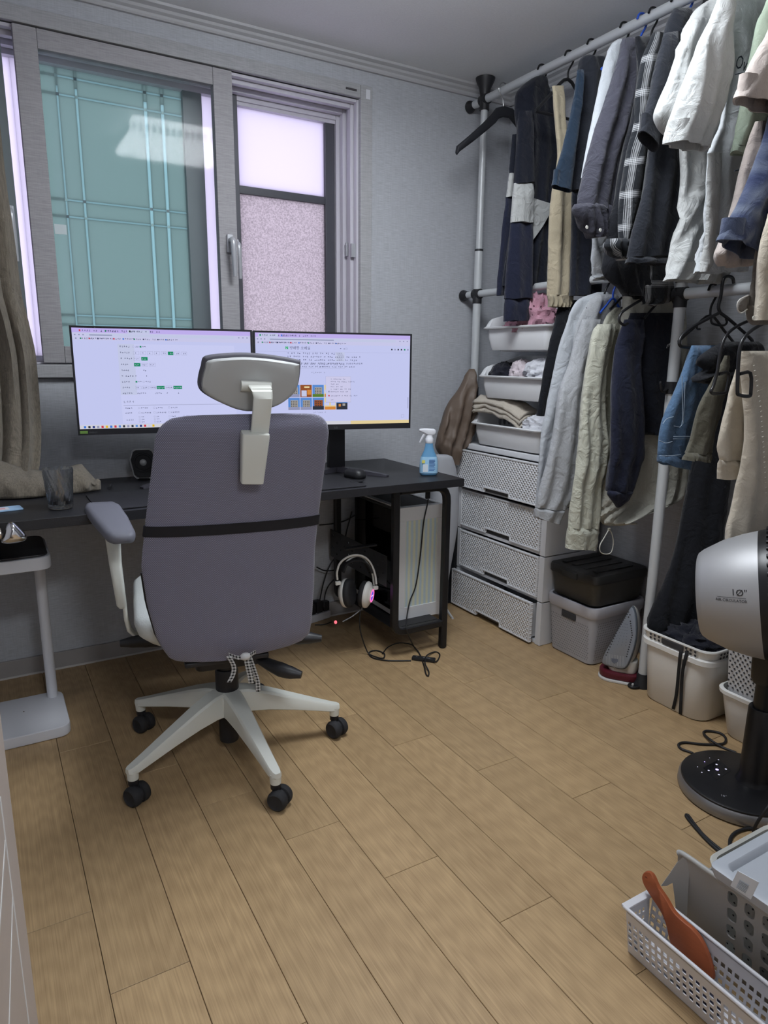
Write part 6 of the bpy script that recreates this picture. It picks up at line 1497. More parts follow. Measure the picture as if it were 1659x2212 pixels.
hh_ = MB(frame(cc, tilt.cross(Vector((0, 0, 1))), Vector((0, 0, 1)))); hh_.lathe([(0.0035, 0), (0.003, 0.0005)], 12); hh_.build('hanging_hole', mat('brush_dark', (0.12, 0.03, 0.015), 0.6), br)
# grey basket with rounded windows
m_gbk = mat('basket_taupe', (0.40, 0.395, 0.385), 0.45)
gk = thing('grey_basket', 'large grey basket with rounded windows at the lower right corner', 'basket', (1.28, 0.50, 0))
KX0, KX1, KY0, KY1, KH = 1.165, 1.44, 0.16, 0.745, 0.205
perf_plate(frame((KX0, KY1, 0.004), (0, -1, 0), (-0.13, 0, 1)), KY1-KY0, KH - 0.006, 17, 5, (0.020, 0.030), 0.003, 0, 16, 0.008, lambda i, j: j == 0 or i in (0, 1, 2)).build('basket_side', m_gbk, gk, smooth=0)
perf_plate(frame((KX1, KY0, 0.004), (0, 1, 0), (0.13, 0, 1)), KY1-KY0, KH - 0.006, 17, 5, (0.021, 0.026), 0.003, 0, 16, 0.008, lambda i, j: j == 0 or i in (0, 16)).build('basket_side', m_gbk, gk, smooth=0)
# far end wall with the flared handle lip
ew = []
for z in (0.004, 0.04, 0.075, 0.09):
    s_ = (z - .004)*0.13; ew.append([(KX0 - s_, KY1 + s_*0.3, z), (KX0 + 0.05, KY1 + 0.012 + s_*0.3, z), (KX1 - 0.05, KY1 + 0.012 + s_*0.3, z), (KX1 + s_, KY1 + s_*0.3, z)])
MB().grid(ew).build('basket_end', m_gbk, gk, smooth=50, solid=0.003)
boxat(KX0, KX1, KY0, KY1, 0.0005, 0.005, 0.001).build('basket_floor', m_gbk, gk)
rim = [(KX0 - 0.029, KY0, KH), (KX0 - 0.029, 0.60, KH), (KX0 - 0.029, KY1 - 0.020, KH), (KX0 - 0.032, KY1 - 0.002, KH - 0.004)]
rm = MB(); rings = []
for p in spline(rim, 5):
    pass
rm.tube(rim, 0.0055, 8, smooth=4); rm.build('basket_rim', m_gbk, gk, smooth=60)
ln_ = Vector((-0.85, -0.53, 0)).normalized()
lp_ = [onp(a, b, Vector((1.136, 0.728, 0.2)), ln_) for a, b in ((1476, 1850), (1490, 1860), (1484, 1975), (1462, 1985), (1457, 1935), (1453, 1906), (1440, 1913), (1428, 1913), (1445, 1889), (1462, 1864))]
nl = len(lp_)
MB().add([p + ln_*0.0015 for p in lp_] + [p - ln_*0.0015 for p in lp_], [tuple(range(nl)), tuple(reversed(range(nl, 2*nl)))] + [(k, nl+k, nl+(k+1) % nl, (k+1) % nl) for k in range(nl)]).build('handle_lip', m_gbk, gk, smooth=0)
# contents: white perforated basket, jars, card; lid tray on top
wb2 = thing('inner_basket', 'white perforated basket standing inside the large grey basket', 'basket', (1.27, 0.48, 0.006))
tub(1.285, 0.47, ((.006, .19, .42), (.012, .20, .43), (.19, .232, .47), (.196, .240, .478), (.200, .236, .472), (.196, .225, .46), (.02, .19, .42)), 0.035).build('basket_shell', mat('inner_white2', (0.66, 0.66, 0.62), 0.45), wb2, smooth=40)
dots(frame((1.285 - .1015, 0.47 + .19, 0.02), (0, -1, 0), (-0.085, 0, 1)), 0.38, 0.165, 26, 11, 0.0022, m_hole, wb2, n=8)
ld = thing('tray_lid', 'shallow light grey tray lying across the large grey basket', 'tray', (1.24, 0.45, 0.212))
m_lid = mat('lid_grey', (0.46, 0.49, 0.54), 0.45)
MB().loft([[(1.236 + a, 0.428 + b, z) for a, b in rr(w, d, 0.014, 4)] for z, w, d in ((.214, .225, .455), (.218, .235, .465), (.234, .244, .474), (.238, .244, .474), (.240, .238, .468), (.240, .205, .435), (.238, .200, .430), (.226, .190, .42))]).build('lid_body', m_lid, ld, smooth=30)
cd = thing('label_card', 'white printed care card sticking up between the tray and the grey basket', 'card', (1.135, 0.60, 0.2))
cq = [onx(a, b, 1.106) for a, b in ((1594, 1881), (1640, 1906), (1622, 1943), (1578, 1913))]
nn = Vector((-1, 0, 0.0))
MB().add([p + nn*0.0006 for p in cq] + [p - nn*0.0006 for p in cq], [(0, 1, 2, 3), (7, 6, 5, 4), (0, 4, 5, 1), (1, 5, 6, 2), (2, 6, 7, 3), (3, 7, 4, 0)]).build('card_sheet', mat('card_white', (0.72, 0.76, 0.82), 0.6), cd, smooth=0)
for i in range(7):
    t = 0.40 + 0.075*i; a_ = cq[0].lerp(cq[3], t).lerp(cq[1].lerp(cq[2], t), 0.25); b_ = cq[0].lerp(cq[3], t).lerp(cq[1].lerp(cq[2], t), 0.70)
    MB().tube([a_ + nn*0.001, b_ + nn*0.001], 0.0005, 4).build('card_print', mat('card_ink', (0.22, 0.26, 0.33), 0.6), cd, smooth=0)

# ================================================================ clothes rack
RX, RZ = 2.02, 2.275
m_pole = mat('rack_pole', (0.58, 0.60, 0.62), 0.35, 0.1)
rack = thing('clothes_rack', 'floor-to-ceiling pole clothes rack with two rails along the right wall', 'clothes rack', (RX, 2.0, 0))
def pole(name, a, b, r): MB().tube([a, b], r, 18).build(name, m_pole, rack, smooth=50)
pole('post', (RX, 2.632, 0.02), (RX, 2.632, 1.66), 0.0185); pole('post', (RX, 2.632, 1.66), (RX, 2.632, ZC - 0.03), 0.0150)
pole('post', (RX, 1.545, 0.02), (RX, 1.545, 1.72), 0.0180); pole('post', (RX, 1.545, 1.72), (RX, 1.545, ZC - 0.03), 0.0150)
pole('upper_rail', (RX, 2.725, RZ), (RX, 0.30, RZ), 0.0165)
pole('lower_rail', (RX, 2.725, 1.47), (RX, 1.55, 1.47), 0.0155)
pole('lower_rail', (RX, 1.53, 1.392), (RX, 0.40, 1.392), 0.0175)
def knob(M_, name='end_cap'):
    MB(M_).lathe([(0.024, 0), (0.026, 0.004), (0.024, 0.014), (0.018, 0.022), (0.0175, 0.04)], 20).build(name, m_blk, rack)
for y in (2.632, 1.545):
    MB(Matrix.Translation((RX, y, ZC - 0.075))).lathe([(0.020, -0.01), (0.021, 0.01), (0.026, 0.035), (0.040, 0.065), (0.042, 0.074)], 24).build('ceiling_cup', m_blk, rack)
    MB(Matrix.Translation((RX, y, 0))).lathe([(0.036, 0.0), (0.036, 0.008), (0.024, 0.03), (0.021, 0.05)], 24).build('foot_cup', m_blk, rack)
bk = Matrix(((1, 0, 0), (0, 0, -1), (0, 1, 0))).to_4x4()
for z in (RZ, 1.47):
    M_ = Matrix.Translation((RX, YW - 0.003, z)) @ Matrix.Rotation(R(90), 4, 'X'); knob(M_)
for y, z in ((2.632, RZ), (2.632, 1.47), (1.545, RZ), (1.545, 1.47), (1.545, 1.392)):
    mb = MB(); mb.tube([(RX, y + 0.022, z), (RX, y - 0.022, z)], 0.022, 18); mb.tube([(RX, y, z - 0.042), (RX, y, z + 0.02)], 0.021, 18)
    mb.build('joint_clamp', m_blk, rack, smooth=50)
mb = MB(); mb.tube([(RX, 2.632, 1.004), (RX, 2.632, 1.05)], 0.0225, 18); mb.build('hook_clamp', m_blk, rack, smooth=50)
for hy, hz in ((2.632, 1.03), (1.545, 1.09)):
    MB().tube([(RX - 0.015, hy, hz), (RX - 0.045, hy, hz - 0.012), (RX - 0.058, hy, hz + 0.012), (RX - 0.058, hy, hz + 0.022)], 0.005, 8, smooth=4).build('post_hook', m_blk, rack, smooth=60)
mb = MB(); mb.tube([(RX, 2.632, 1.655), (RX, 2.632, 1.664)], 0.0192, 18); mb.build('post_ring', m_blk, rack, smooth=50)
mb = MB(); mb.tube([(RX, 1.545, 1.07), (RX, 1.545, 1.11)], 0.0225, 18); mb.build('hook_clamp', m_blk, rack, smooth=50)

# ---------------------------------------------------------------- garments
def cloth(name, m, Y, rows, T=0.05, parent=None, seed=0, amp=0.008, waves=2.5, xr=2.215, n=56, k=4, crease=0.9, cap=True, hem=False, pts=None):
    """hanging cloth measured as left/right silhouette rows (v, uL, uR), hung in the plane y = Y (or from YL to YR), with its own thickness and folds"""
    YL, YR = Y if isinstance(Y, tuple) else (Y, Y)
    L_, R_ = [], []
    for r_ in rows:
        v, uL = r_[0], r_[1]; a = ony(uL, v, YL)
        if len(r_) > 2 and r_[2] is not None:
            b = ony(r_[2], r_[3] if len(r_) > 3 else v, YR)
            if b.x > xr: b = Vector((xr, YR, a.z))
        else: b = Vector((xr, YR, a.z))
        if b.x < a.x + 0.008: b.x = a.x + 0.008
        L_.append(a); R_.append(b)
    if pts: L_ = [Vector((a_, YL, z_)) for a_, b_, z_ in pts]; R_ = [Vector((b_, YR, z_)) for a_, b_, z_ in pts]
    L_ = spline(L_, k); R_ = spline(R_, k); rings = []; off = Vector((seed*2.3, seed*1.7, seed*0.9)); N = len(L_)
    for i, (a, b) in enumerate(zip(L_, R_)):
        c = (a+b)/2; h = (b-a)/2; w = h.length; d = h.normalized(); nrm = Vector((0, 0, 1)).cross(d).normalized()
        th = T/2 * min(1.0, 0.35 + w/0.10) * min(1.0, 0.55 + i/4.0); ring = []
        for j in range(n):
            t = 2*pi*j/n; ct, stt = cos(t), sin(t)
            sx = (abs(ct)**0.85)*(1 if ct > 0 else -1); sy = (abs(stt)**0.8)*(1 if stt > 0 else -1)
            s = w*sx; q = c + d*s
            drop = min(1, 0.3 + i/N)
            wv = sin(s*waves*38 + seed*1.9 + 0.8*noise.noise(Vector((q.z*3, seed, 0.5)))*2.0) * amp*drop
            fold = noise.noise(Vector((s*14, q.z*4.0, 0)) + off); fold2 = 1 - abs(noise.noise(Vector((s*30, q.z*13.0, 3)) + off))*2
            fold3 = 1 - abs(noise.noise(Vector((s*26 + q.z*18, q.z*26.0, 9)) + off))*2
            p = q + nrm*(sy*th + wv + fold*amp*1.3 + (fold2*0.0042 + fold3*0.0030)*crease*(1 if sy < 0.2 else 0.4))
            p.z += 0.006*noise.noise(Vector((s*22, seed*5.0, i*0.02))) if i == N-1 else 0
            ring.append(p)
        rings.append(ring)
    if hem:                                   # open lower edge: the cloth turns in and runs back up inside
        last = rings[-1]; cc = sum(last, Vector())/n
        rings.append([cc + (p-cc)*0.90 for p in last]); up = Vector((0, 0, min(0.05, 0.3*(L_[0].z-L_[-1].z))))
        rings.append([cc + (p-cc)*0.86 + up for p in last])
    mb = MB(); mb.loft(rings, cap)
    ob = mb.build(name, m, parent, smooth=75)
    uvl = ob.data.uv_layers.new(name='UVMap'); me = ob.data
    vi = [0]*len(me.loops); me.loops.foreach_get('vertex_index', vi); ln = [0.0]
    for i in range(1, N): ln.append(ln[-1] + (((L_[i]+R_[i]) - (L_[i-1]+R_[i-1]))/2).length)
    wd_ = [(b-a).length for a, b in zip(L_, R_)]; flat = []
    for v_ in vi:
        i, j = divmod(v_, n); i = min(i, N-1); flat += [(1 + cos(2*pi*j/n))/2*wd_[i], -ln[i]]
    uvl.data.foreach_set('uv', flat)
    return ob
def gthing(name, label, cat, p, group=None): return thing(name, label, cat, p, group)

fb_black = fabric('cloth_black', (0.012, 0.013, 0.017), .2); fb_ink = fabric('cloth_ink_navy', (0.013, 0.015, 0.024), .2); fb_navy = fabric('cloth_navy', (0.016, 0.019, 0.038), .2)
fb_char = fabric('cloth_charcoal', (0.045, 0.045, 0.060), .12, wrinkle=.3); fb_dk = fabric('cloth_dark_grey', (0.016, 0.018, 0.024), .15)
fb_white = fabric('cloth_white', (0.46, 0.47, 0.465), .04, wrinkle=.25); fb_white2 = fabric('cloth_white_shade', (0.46, 0.48, 0.50), .04); fb_grey = fabric('cloth_heather', (0.40, 0.41, 0.43), .22, 220)
fb_lgrey = fabric('cloth_light_grey', (0.46, 0.485, 0.52), .10); fb_cream = fabric('cloth_cream', (0.54, 0.54, 0.45), .06, wrinkle=.3); fb_coat = fabric('cloth_stone', (0.40, 0.39, 0.34), .08, wrinkle=.2)
fb_khaki = fabric('cloth_khaki', (0.37, 0.32, 0.23), .08); fb_blue = fabric('cloth_blue', (0.013, 0.025, 0.044), .15); fb_green = fabric('cloth_sage', (0.32, 0.38, 0.30), .08)
fb_pink = fabric('cloth_dusty_beige', (0.45, 0.39, 0.36), .07); fb_olive = fabric('cloth_olive', (0.105, 0.098, 0.075), .15); fb_sand = fabric('cloth_sand', (0.56, 0.50, 0.41), .06)
fb_denim = fabric('cloth_denim', (0.085, 0.15, 0.25), .35, 420); fb_brown = fabric('cloth_grey_brown', (0.15, 0.135, 0.12), .12); fb_bag = mat('brown_nylon', (0.125, 0.090, 0.068), 0.55, noise_amt=.1, bump=.3, bump_scale=60)
def plaid(name, base, stripe, step=0.085, rot=0.0, soft=False):
    m = fabric(name, base, .1); nt = m.node_tree; b = nt.nodes['Principled BSDF']; L = nt.links.new
    tc = nt.nodes.new('ShaderNodeTexCoord'); mp = nt.nodes.new('ShaderNodeMapping'); mp.inputs['Rotation'].default_value = (0, 0, rot)
    L(tc.outputs['UV'], mp.inputs[0]); sp_ = nt.nodes.new('ShaderNodeSeparateXYZ'); L(mp.outputs[0], sp_.inputs[0]); fac = None
    for ax in ('X', 'Y'):
        d_ = nt.nodes.new('ShaderNodeMath'); d_.operation = 'MULTIPLY'; d_.inputs[1].default_value = 1/step; L(sp_.outputs[ax], d_.inputs[0])
        f_ = nt.nodes.new('ShaderNodeMath'); f_.operation = 'FRACT'; L(d_.outputs[0], f_.inputs[0])
        cr = nt.nodes.new('ShaderNodeValToRGB'); cr.color_ramp.interpolation = 'LINEAR' if soft else 'CONSTANT'
        es = cr.color_ramp.elements; es[0].position = 0.0; es[0].color = (0, 0, 0, 1); es[1].position = 0.06 if not soft else 0.2; es[1].color = (1, 1, 1, 1)
        for p_, c_ in (((0.075, 0), (0.10, 1), (0.13, 0), (0.15, 1), (0.19, 0.3), (0.21, 1), (0.25, 0), (0.27, 1), (0.285, 0)) if not soft else ((0.4, 0.0), (0.6, .7), (0.9, 0))):
            e_ = es.new(p_); e_.color = (c_, c_, c_, 1)
        L(f_.outputs[0], cr.inputs[0])
        if fac is None: fac = cr
        else:
            ad = nt.nodes.new('ShaderNodeMath'); ad.operation = 'MULTIPLY_ADD'; ad.inputs[1].default_value = 0.55; L(cr.outputs[0], ad.inputs[0])
            s2 = nt.nodes.new('ShaderNodeMath'); s2.operation = 'MULTIPLY'; s2.inputs[1].default_value = 0.5; L(fac.outputs[0], s2.inputs[0]); L(s2.outputs[0], ad.inputs[2]); fac = ad
    mx = nt.nodes.new('ShaderNodeMix'); mx.data_type = 'RGBA'; mx.inputs[6].default_value = (*base, 1); mx.inputs[7].default_value = (*stripe, 1)
    L(fac.outputs[0], mx.inputs[0]); L(mx.outputs[2], b.inputs['Base Color']); return m
m_plaid = plaid('black_white_plaid', (0.016, 0.018, 0.022), (0.55, 0.56, 0.58), 0.095)
m_nplaid = plaid('navy_plaid', (0.025, 0.035, 0.085), (0.11, 0.13, 0.18), 0.09, R(25), True)

# hangers: hook over the rail and sloping shoulders
m_hblk = mat('hanger_black', (0.014, 0.014, 0.016), 0.35); m_hblue = mat('hanger_blue', (0.03, 0.10, 0.55), 0.4)
def hanger(y, z, label, m=m_hblk, w=0.19, drop=0.10, bar=False, r=0.0042, x0=RX):
    h = thing('hanger', label, 'hanger', (x0, y, z - 0.14), 'hangers on the rack rails')
    hk = [(x0 - 0.004, y, z - 0.070), (x0 - 0.002, y, z - 0.035), (x0 + 0.018, y, z - 0.022), (x0 + 0.026, y, z + 0.004), (x0 + 0.012, y, z + 0.022), (x0 - 0.010, y, z + 0.022), (x0 - 0.024, y, z + 0.008)]
    hk = [(x0, y, z - 0.075), (x0, y, z - 0.045), (x0 + 0.020, y, z - 0.012), (x0 + 0.021, y, z + 0.008), (x0 + 0.006, y, z + 0.0225), (x0 - 0.014, y, z + 0.018), (x0 - 0.023, y, z + 0.002)]
    MB().tube(hk, 0.0036, 8, smooth=5).build('hook', m, h, smooth=70)
    MB().tube([(x0 - w, y, z - 0.075 - drop), (x0 - w*0.55, y, z - 0.075 - drop*0.5), (x0, y, z - 0.072), (x0 + w*0.55, y, z - 0.075 - drop*0.5), (x0 + w, y, z - 0.075 - drop)], r, 8, smooth=4).build('shoulder_arms', m, h, smooth=70)
    if bar: MB().tube([(x0 - w, y, z - 0.075 - drop), (x0 + w, y, z - 0.075 - drop)], r*0.9, 8).build('trouser_bar', m, h, smooth=70)
    return h
def side_cap(o): return o

# --- upper rail, from the window towards the camera
e = thing('wooden_hanger', 'empty black wooden coat hanger at the window end of the upper rail', 'hanger', (RX, 2.52, 2.0))
HY2 = 2.50; hq = lambda u_, v_: ony(u_, v_, HY2)
MB().tube([hq(1088, 236), hq(1086, 215), hq(1080, 200), hq(1078, 188), hq(1086, 178), hq(1096, 184)], 0.0022, 8, smooth=5).build('hook', mat('hook_chrome', (0.6, 0.6, 0.6), 0.25, 1.0), e, smooth=70)
rings = []
for (a, b), (w, h), sl_ in zip(((986, 331), (990, 321), (1018, 299), (1046, 275), (1066, 256), (1074, 245), (1088, 241), (1104, 245), (1116, 262), (1132, 285), (1150, 306)), ((.012, .012), (.020, .022), (.020, .026), (.019, .030), (.018, .036), (.018, .044), (.018, .046), (.018, .042), (.018, .032), (.02, .028), (.012, .016)), (-.6, -.6, -.6, -.6, -.55, -.3, 0, .3, .55, .6, .6)):
    c = hq(a, b); rings.append([c + Vector((q*sl_, p, q*0.9)) for p, q in rr(w, h, min(w, h)*0.4, 3)])
MB().loft(rings).build('shoulder', mat('hanger_wood_black', (0.016, 0.017, 0.022), 0.6), e, smooth=60)

g = gthing('sweatshirt', 'navy colour-block sweatshirt with white sleeve bands on the upper rail', 'sweatshirt', (2.1, 2.27, 1.5))
cloth('sweatshirt_body', fb_ink, 2.27, ((163,1166,1178),(170,1148,1181),(185,1130,1185),(205,1118,1188),(243,1114,1195),(280,1116,1204),(330,1113,1207),(400,1108,1202),(440,1106,1195),(500,1100,1188),(560,1092,1182),(618,1086,1176)), .06, g, 1)
cloth('far_sleeve', fb_ink, 2.285, ((290,1108,1122),(330,1105,1120),(374,1102,1116)), .04, g, 2, .003); cloth('far_sleeve_band', fb_white, 2.284, ((374,1101,1117),(398,1098,1115),(424,1095,1112)), .042, g, 3, .002)
cloth('far_sleeve_lower', fb_navy, 2.285, ((424,1095,1112),(500,1086,1106),(600,1076,1098),(638,1073,1094)), .04, g, 4, .003)
cloth('near_sleeve', fb_ink, 2.225, ((240,1122,1150),(300,1118,1152),(396,1113,1153)), .055, g, 5, .003); cloth('sleeve_band', fb_white, 2.222, ((395,1112.5,1153.5),(440,1109,1152.5),(481,1105.5,1151.5)), .057, g, 6, .002)
cloth('near_sleeve_lower', fb_navy, 2.224, ((481,1106,1151),(560,1099,1150),(645,1092.5,1147)), .055, g, 7, .004); cloth('sleeve_cuff', fb_navy, 2.226, ((645,1093,1146),(670,1091,1144),(693,1090,1142)), .058, g, 8, .002, hem=True)
pw = [ony(a, b, 2.224) for a, b in ((1153, 428), (1192, 440), (1190, 458), (1172, 490), (1152, 518))]
MB().add(pw + [p + Vector((0, 0.02, 0)) for p in pw], [(0, 1, 2, 3, 4), (9, 8, 7, 6, 5)] + [(i, i+5, (i+1) % 5 + 5, (i+1) % 5) for i in range(5)]).build('white_panel', fb_white, g, smooth=0)
hanger(2.275, RZ, 'black hanger hook of the colour-block sweatshirt', w=0.10, drop=.05)
hanger(2.13, RZ, 'black clip hanger seen between the sweatshirt and the navy tee', w=0.15, drop=.13, bar=True, r=.006)
g = gthing('trousers', 'khaki jogger trousers with gathered cuffs on the upper rail', 'trousers', (2.0, 2.0, 1.4))
cloth('trouser_leg', fb_khaki, 2.0, ((185,1195,1218),(260,1199,1219),(320,1204,1224),(350,1203,1230),(412,1196,1239),(475,1191,1239),(569,1187,1234),(638,1186,1231)), .05, g, 11, .006, 3)
cloth('trouser_cuff', fb_khaki, 1.998, ((636,1185,1232),(641,1185,1235),(652,1187,1236),(664,1188,1231)), .055, g, 12, .004, 9)
hanger(2.02, RZ, 'black hanger hook of the khaki jogger trousers', w=0.06, drop=.04)
tag(cloth('trousers', fb_ink, 1.965, ((380,1240,1305),(470,1237,1305),(560,1234,1300),(638,1231,1292)), .06, None, 13), 'ink navy trousers hanging beside the khaki joggers', 'trousers')
g = gthing('tee_shirt', 'dark tee with a navy blue sleeve on the upper rail', 'tee shirt', (2.0, 1.86, 1.7))
cloth('tee_body', fb_dk, 1.87, ((120,1262,1296),(135,1256,1310),(200,1254,1320),(300,1243,1310),(380,1232,1300),(412,1226,1292)), .06, g, 14, hem=True); cloth('tee_sleeve', fb_blue, 1.845, ((150,1250,1262),(208,1242,1256),(287,1226,1248),(350,1209,1240),(400,1194,1234,414)), .05, g, 15, .003, hem=True)
hanger(1.872, RZ, 'black hanger hook of the dark tee with the navy sleeve', w=0.10, drop=.06)
hanger(1.80, RZ, 'blue hanger end beside the light grey long-sleeve', m_hblue, w=0.17, drop=.10)
g = gthing('long_sleeve_top', 'light grey long-sleeve top squeezed between dark shirts on the upper rail', 'top', (2.0, 1.74, 1.7))
cloth('sleeve', fb_lgrey, 1.745, ((84,1336,1356),(98,1322,1356),(139,1308,1346),(174,1300,1338),(246,1284,1320),(333,1266,1302),(381,1258,1290)), .045, g, 16, .003); cloth('top_body', fb_lgrey, 1.77, ((90,1330,None),(200,1310,None),(400,1290,None),(560,1280,None),(605,1285,1345)), .04, g, 17)
hanger(1.755, RZ, 'black hanger hook of the light grey long-sleeve', w=0.10, drop=.05)
tag(cloth('hem', fb_lgrey, 1.735, ((500,1279,1310),(540,1280,1320),(580,1282,1345),(595,1284,1352),(604,1284,1296)), .03, None, 18, .005), 'pale grey shirt hem showing under the charcoal linen shirt', 'top')
g = gthing('linen_shirt', 'charcoal linen shirt with rolled buttoned cuff on the upper rail', 'shirt', (2.0, 1.66, 1.6))
cloth('shirt_sleeve', fb_char, 1.655, ((81,1350,1376),(100,1345,1392),(121,1340,1398),(185,1321,1395),(275,1292,1374),(347,1273,1352),(420,1257,1338),(452,1254,1330)), .06, g, 19, .008, 3)
cloth('rolled_cuff', fb_char, 1.648, ((440,1246,1320),(455,1245,1322),(478,1256,1318),(500,1268,1312),(512,1276,1306)), .07, g, 20, .010, 6, crease=1.4)
cloth('shirt_body', fb_char, 1.69, ((95,1370,1440),(200,1375,1440),(400,1340,1420),(520,1312,1400)), .04, g, 21)
for u_, v_ in ((1267, 491), (1296, 497)):
    MB(frame(ony(u_, v_, 1.606), (1, 0, 0), (0, 0, 1))).lathe([(0.0045, 0), (0.0055, 0.001), (0.005, 0.0025)], 14).build('button', mat('button_white', (0.75, 0.75, 0.68), 0.3), g)
hanger(1.67, RZ, 'black hanger hook of the charcoal linen shirt', w=0.10, drop=.05)
tag(cloth('shirt', fb_black, 1.615, ((80,1372,1430),(150,1378,1430),(240,1368,1410),(330,1346,1390),(450,1324,1392),(540,1312,1440),(580,1308,1446),(610,1322,1446),(640,1350,1442,650)), .05, None, 22, hem=True), 'black shirt between the charcoal linen shirt and the plaid shirt', 'shirt')
hanger(1.625, RZ, 'blue hanger hook behind the plaid shirt', m_hblue, w=0.08, drop=.04)
g = gthing('plaid_shirt', 'black and white plaid shirt with rolled sleeve on the upper rail', 'shirt', (2.05, 1.57, 1.6))
cloth('shirt_sleeve', m_plaid, 1.565, ((70,1412,1446),(140,1386,1432),(220,1375,1414),(262,1373,1402),(324,1361,1406),(411,1345,1394),(498,1339,1374),(545,1338,1356)), .05, g, 23, .005)
cloth('rolled_cuff', m_plaid, 1.555, ((515,1318,1360),(530,1311,1358),(545,1320,1358),(560,1338,1354)), .06, g, 24, .008, 6, crease=1.3)
cloth('shirt_tail', m_plaid, 1.60, ((560,1395,1440),(620,1388,1452),(650,1386,1448),(660,1386,1412)), .03, g, 25, .006)
hanger(1.575, RZ, 'black hanger hook of the plaid shirt', w=0.07, drop=.04)
g = gthing('black_tee', 'black short-sleeve tee in front of the plaid shirt', 'tee shirt', (2.05, 1.48, 1.6))
cloth('tee_body', fb_dk, 1.485, ((18,1458,1492),(60,1444,1490),(150,1428,1488),(330,1405,1484),(411,1391,1478),(498,1371,1468),(556,1361,1452)), .06, g, 26, .006)
cloth('tee_hem', fb_dk, 1.483, ((555,1361,1452),(566,1359.5,1449,572)), .066, g, 27, .006, hem=True)
cloth('tee_sleeve', fb_dk, 1.45, ((70,1440,1470),(150,1418,1458),(203,1408,1446),(255,1393,1430),(284,1384,1420,328)), .06, g, 28, .003, hem=True)
hanger(1.49, RZ, 'black hanger hook of the black tee', w=0.06, drop=.03)
hanger(1.43, RZ, 'black hanger hook between the black tee and the white shirt', w=0.06, drop=.03)
g = gthing('white_shirt', 'white oversized shirt with full sleeve on the upper rail', 'shirt', (2.05, 1.37, 1.5))
cloth('shirt_body', fb_white, 1.39, ((-5,1540,1610),(17,1508,1612),(43,1493,1614),(101,1471,None),(174,1462,None),(260,1466,None),(324,1480,None),(420,1478,None),(521,1461,1600),(570,1450,1580),(604,1441,1555,612)), .07, g, 29, .011, 3, hem=True)
cloth('far_sleeve', fb_white, 1.355, ((40,1500,1530),(101,1470,1512),(174,1447,1500),(225,1428,1492),(248,1423,1486),(270,1432,1484,290),(285,1444,1484,318)), .06, g, 30, .006, hem=True)
hanger(1.395, RZ, 'black hanger hook of the white oversized shirt', w=0.10, drop=.05)
g = gthing('white_tee', 'white tee with black handwritten lettering on the upper rail', 'tee shirt', (2.05, 1.25, 1.5))
cloth('tee_body', fb_white2, 1.27, ((-10,1560,1690),(60,1562,None),(150,1566,None),(260,1560,None),(330,1530,None),(420,1525,None),(500,1520,None),(560,1508,1628),(588,1500,1610)), .05, g, 31, .007, hem=True)
cloth('tee_sleeve', fb_white, 1.215, ((-5,1560,1590),(40,1545,1584),(98,1511,1574),(174,1484,1570),(240,1462,1558),(285,1448,1538),(304,1443,1526,325)), .06, g, 32, .007, 3, hem=True)
cloth('hem_fold', fb_white, 1.225, ((330,1532,1562),(420,1528,1556),(500,1524,1548),(560,1515,1545),(586,1510,1530)), .04, g, 33, .004)
TM = frame(ony(1586, 146, 1.226), (1, 0, 0), (0, 0, 1))
text('Ovér', 0.046, TM, mat('print_black', (0.02, 0.03, 0.05), 0.7), 'lettering', g, shear=0.35, sx=0.8)
MB().tube([ony(1588, 161, 1.226), ony(1628, 152, 1.226)], 0.0012, 5).build('lettering_line', MATS['print_black'], g)
text('&', 0.030, frame(ony(1590, 192, 1.226), (1, 0, 0), (0, 0, 1)), MATS['print_black'], 'lettering', g, shear=0.3)
MB().tube([ony(1587, 369, 1.225), ony(1598, 367, 1.225)], 0.0018, 5).build('print_dash', MATS['print_black'], g)
hanger(1.28, RZ, 'black hanger hook of the white lettered tee', w=0.16, drop=.06)
g = gthing('green_tee', 'sage green tee sleeve beside the white lettered tee', 'tee shirt', (2.1, 1.14, 1.7))
cloth('tee_sleeve', fb_green, 1.15, ((-170,1712,1790),(-90,1690,1760),(10,1660,1725),(43,1646,1715),(116,1630,1700),(232,1605,1665),(313,1587,1632,322)), .045, g, 34, .004); cloth('sleeve_hem', fb_green, 1.148, ((312,1587,1632,322),(324,1586,1628,340)), .05, g, 35, .003, hem=True)
hanger(1.16, RZ, 'black hanger hook of the sage green tee', w=0.06, drop=.05)
g = gthing('beige_tee', 'dusty beige tee sleeve at the right edge above the navy plaid shirt', 'tee shirt', (2.1, 1.07, 1.7))
cloth('tee_sleeve', fb_pink, 1.075, ((-190,1762,1850),(-80,1722,1820),(60,1667,1770),(100,1644,1750),(139,1625,1740),(195,1598,1712,225),(212,1590,1690,240)), .06, g, 36, .004, hem=True)
tag(cloth('shirt', fb_pink, 1.115, ((262,1634,1672),(376,1604,1660),(477,1580,1645),(520,1560,1640),(550,1546,1635),(574,1562,1624)), .05, None, 37, .006, 3), 'dusty beige long shirt hanging behind the navy plaid shirt', 'shirt')
hanger(1.09, RZ, 'black hanger hook of the dusty beige tee', w=0.06, drop=.05)
tag(cloth('shirt', m_nplaid, 1.045, ((-190,1780,1870),(-60,1752,1850),(100,1712,1800),(250,1664,1730),(290,1654,1715),(390,1624,1700),(457,1596,1680),(490,1574,1668,540),(514,1561,1640,560)), .06, None, 38, .006, hem=True), 'navy blue soft plaid shirt sleeve at the right edge', 'shirt')
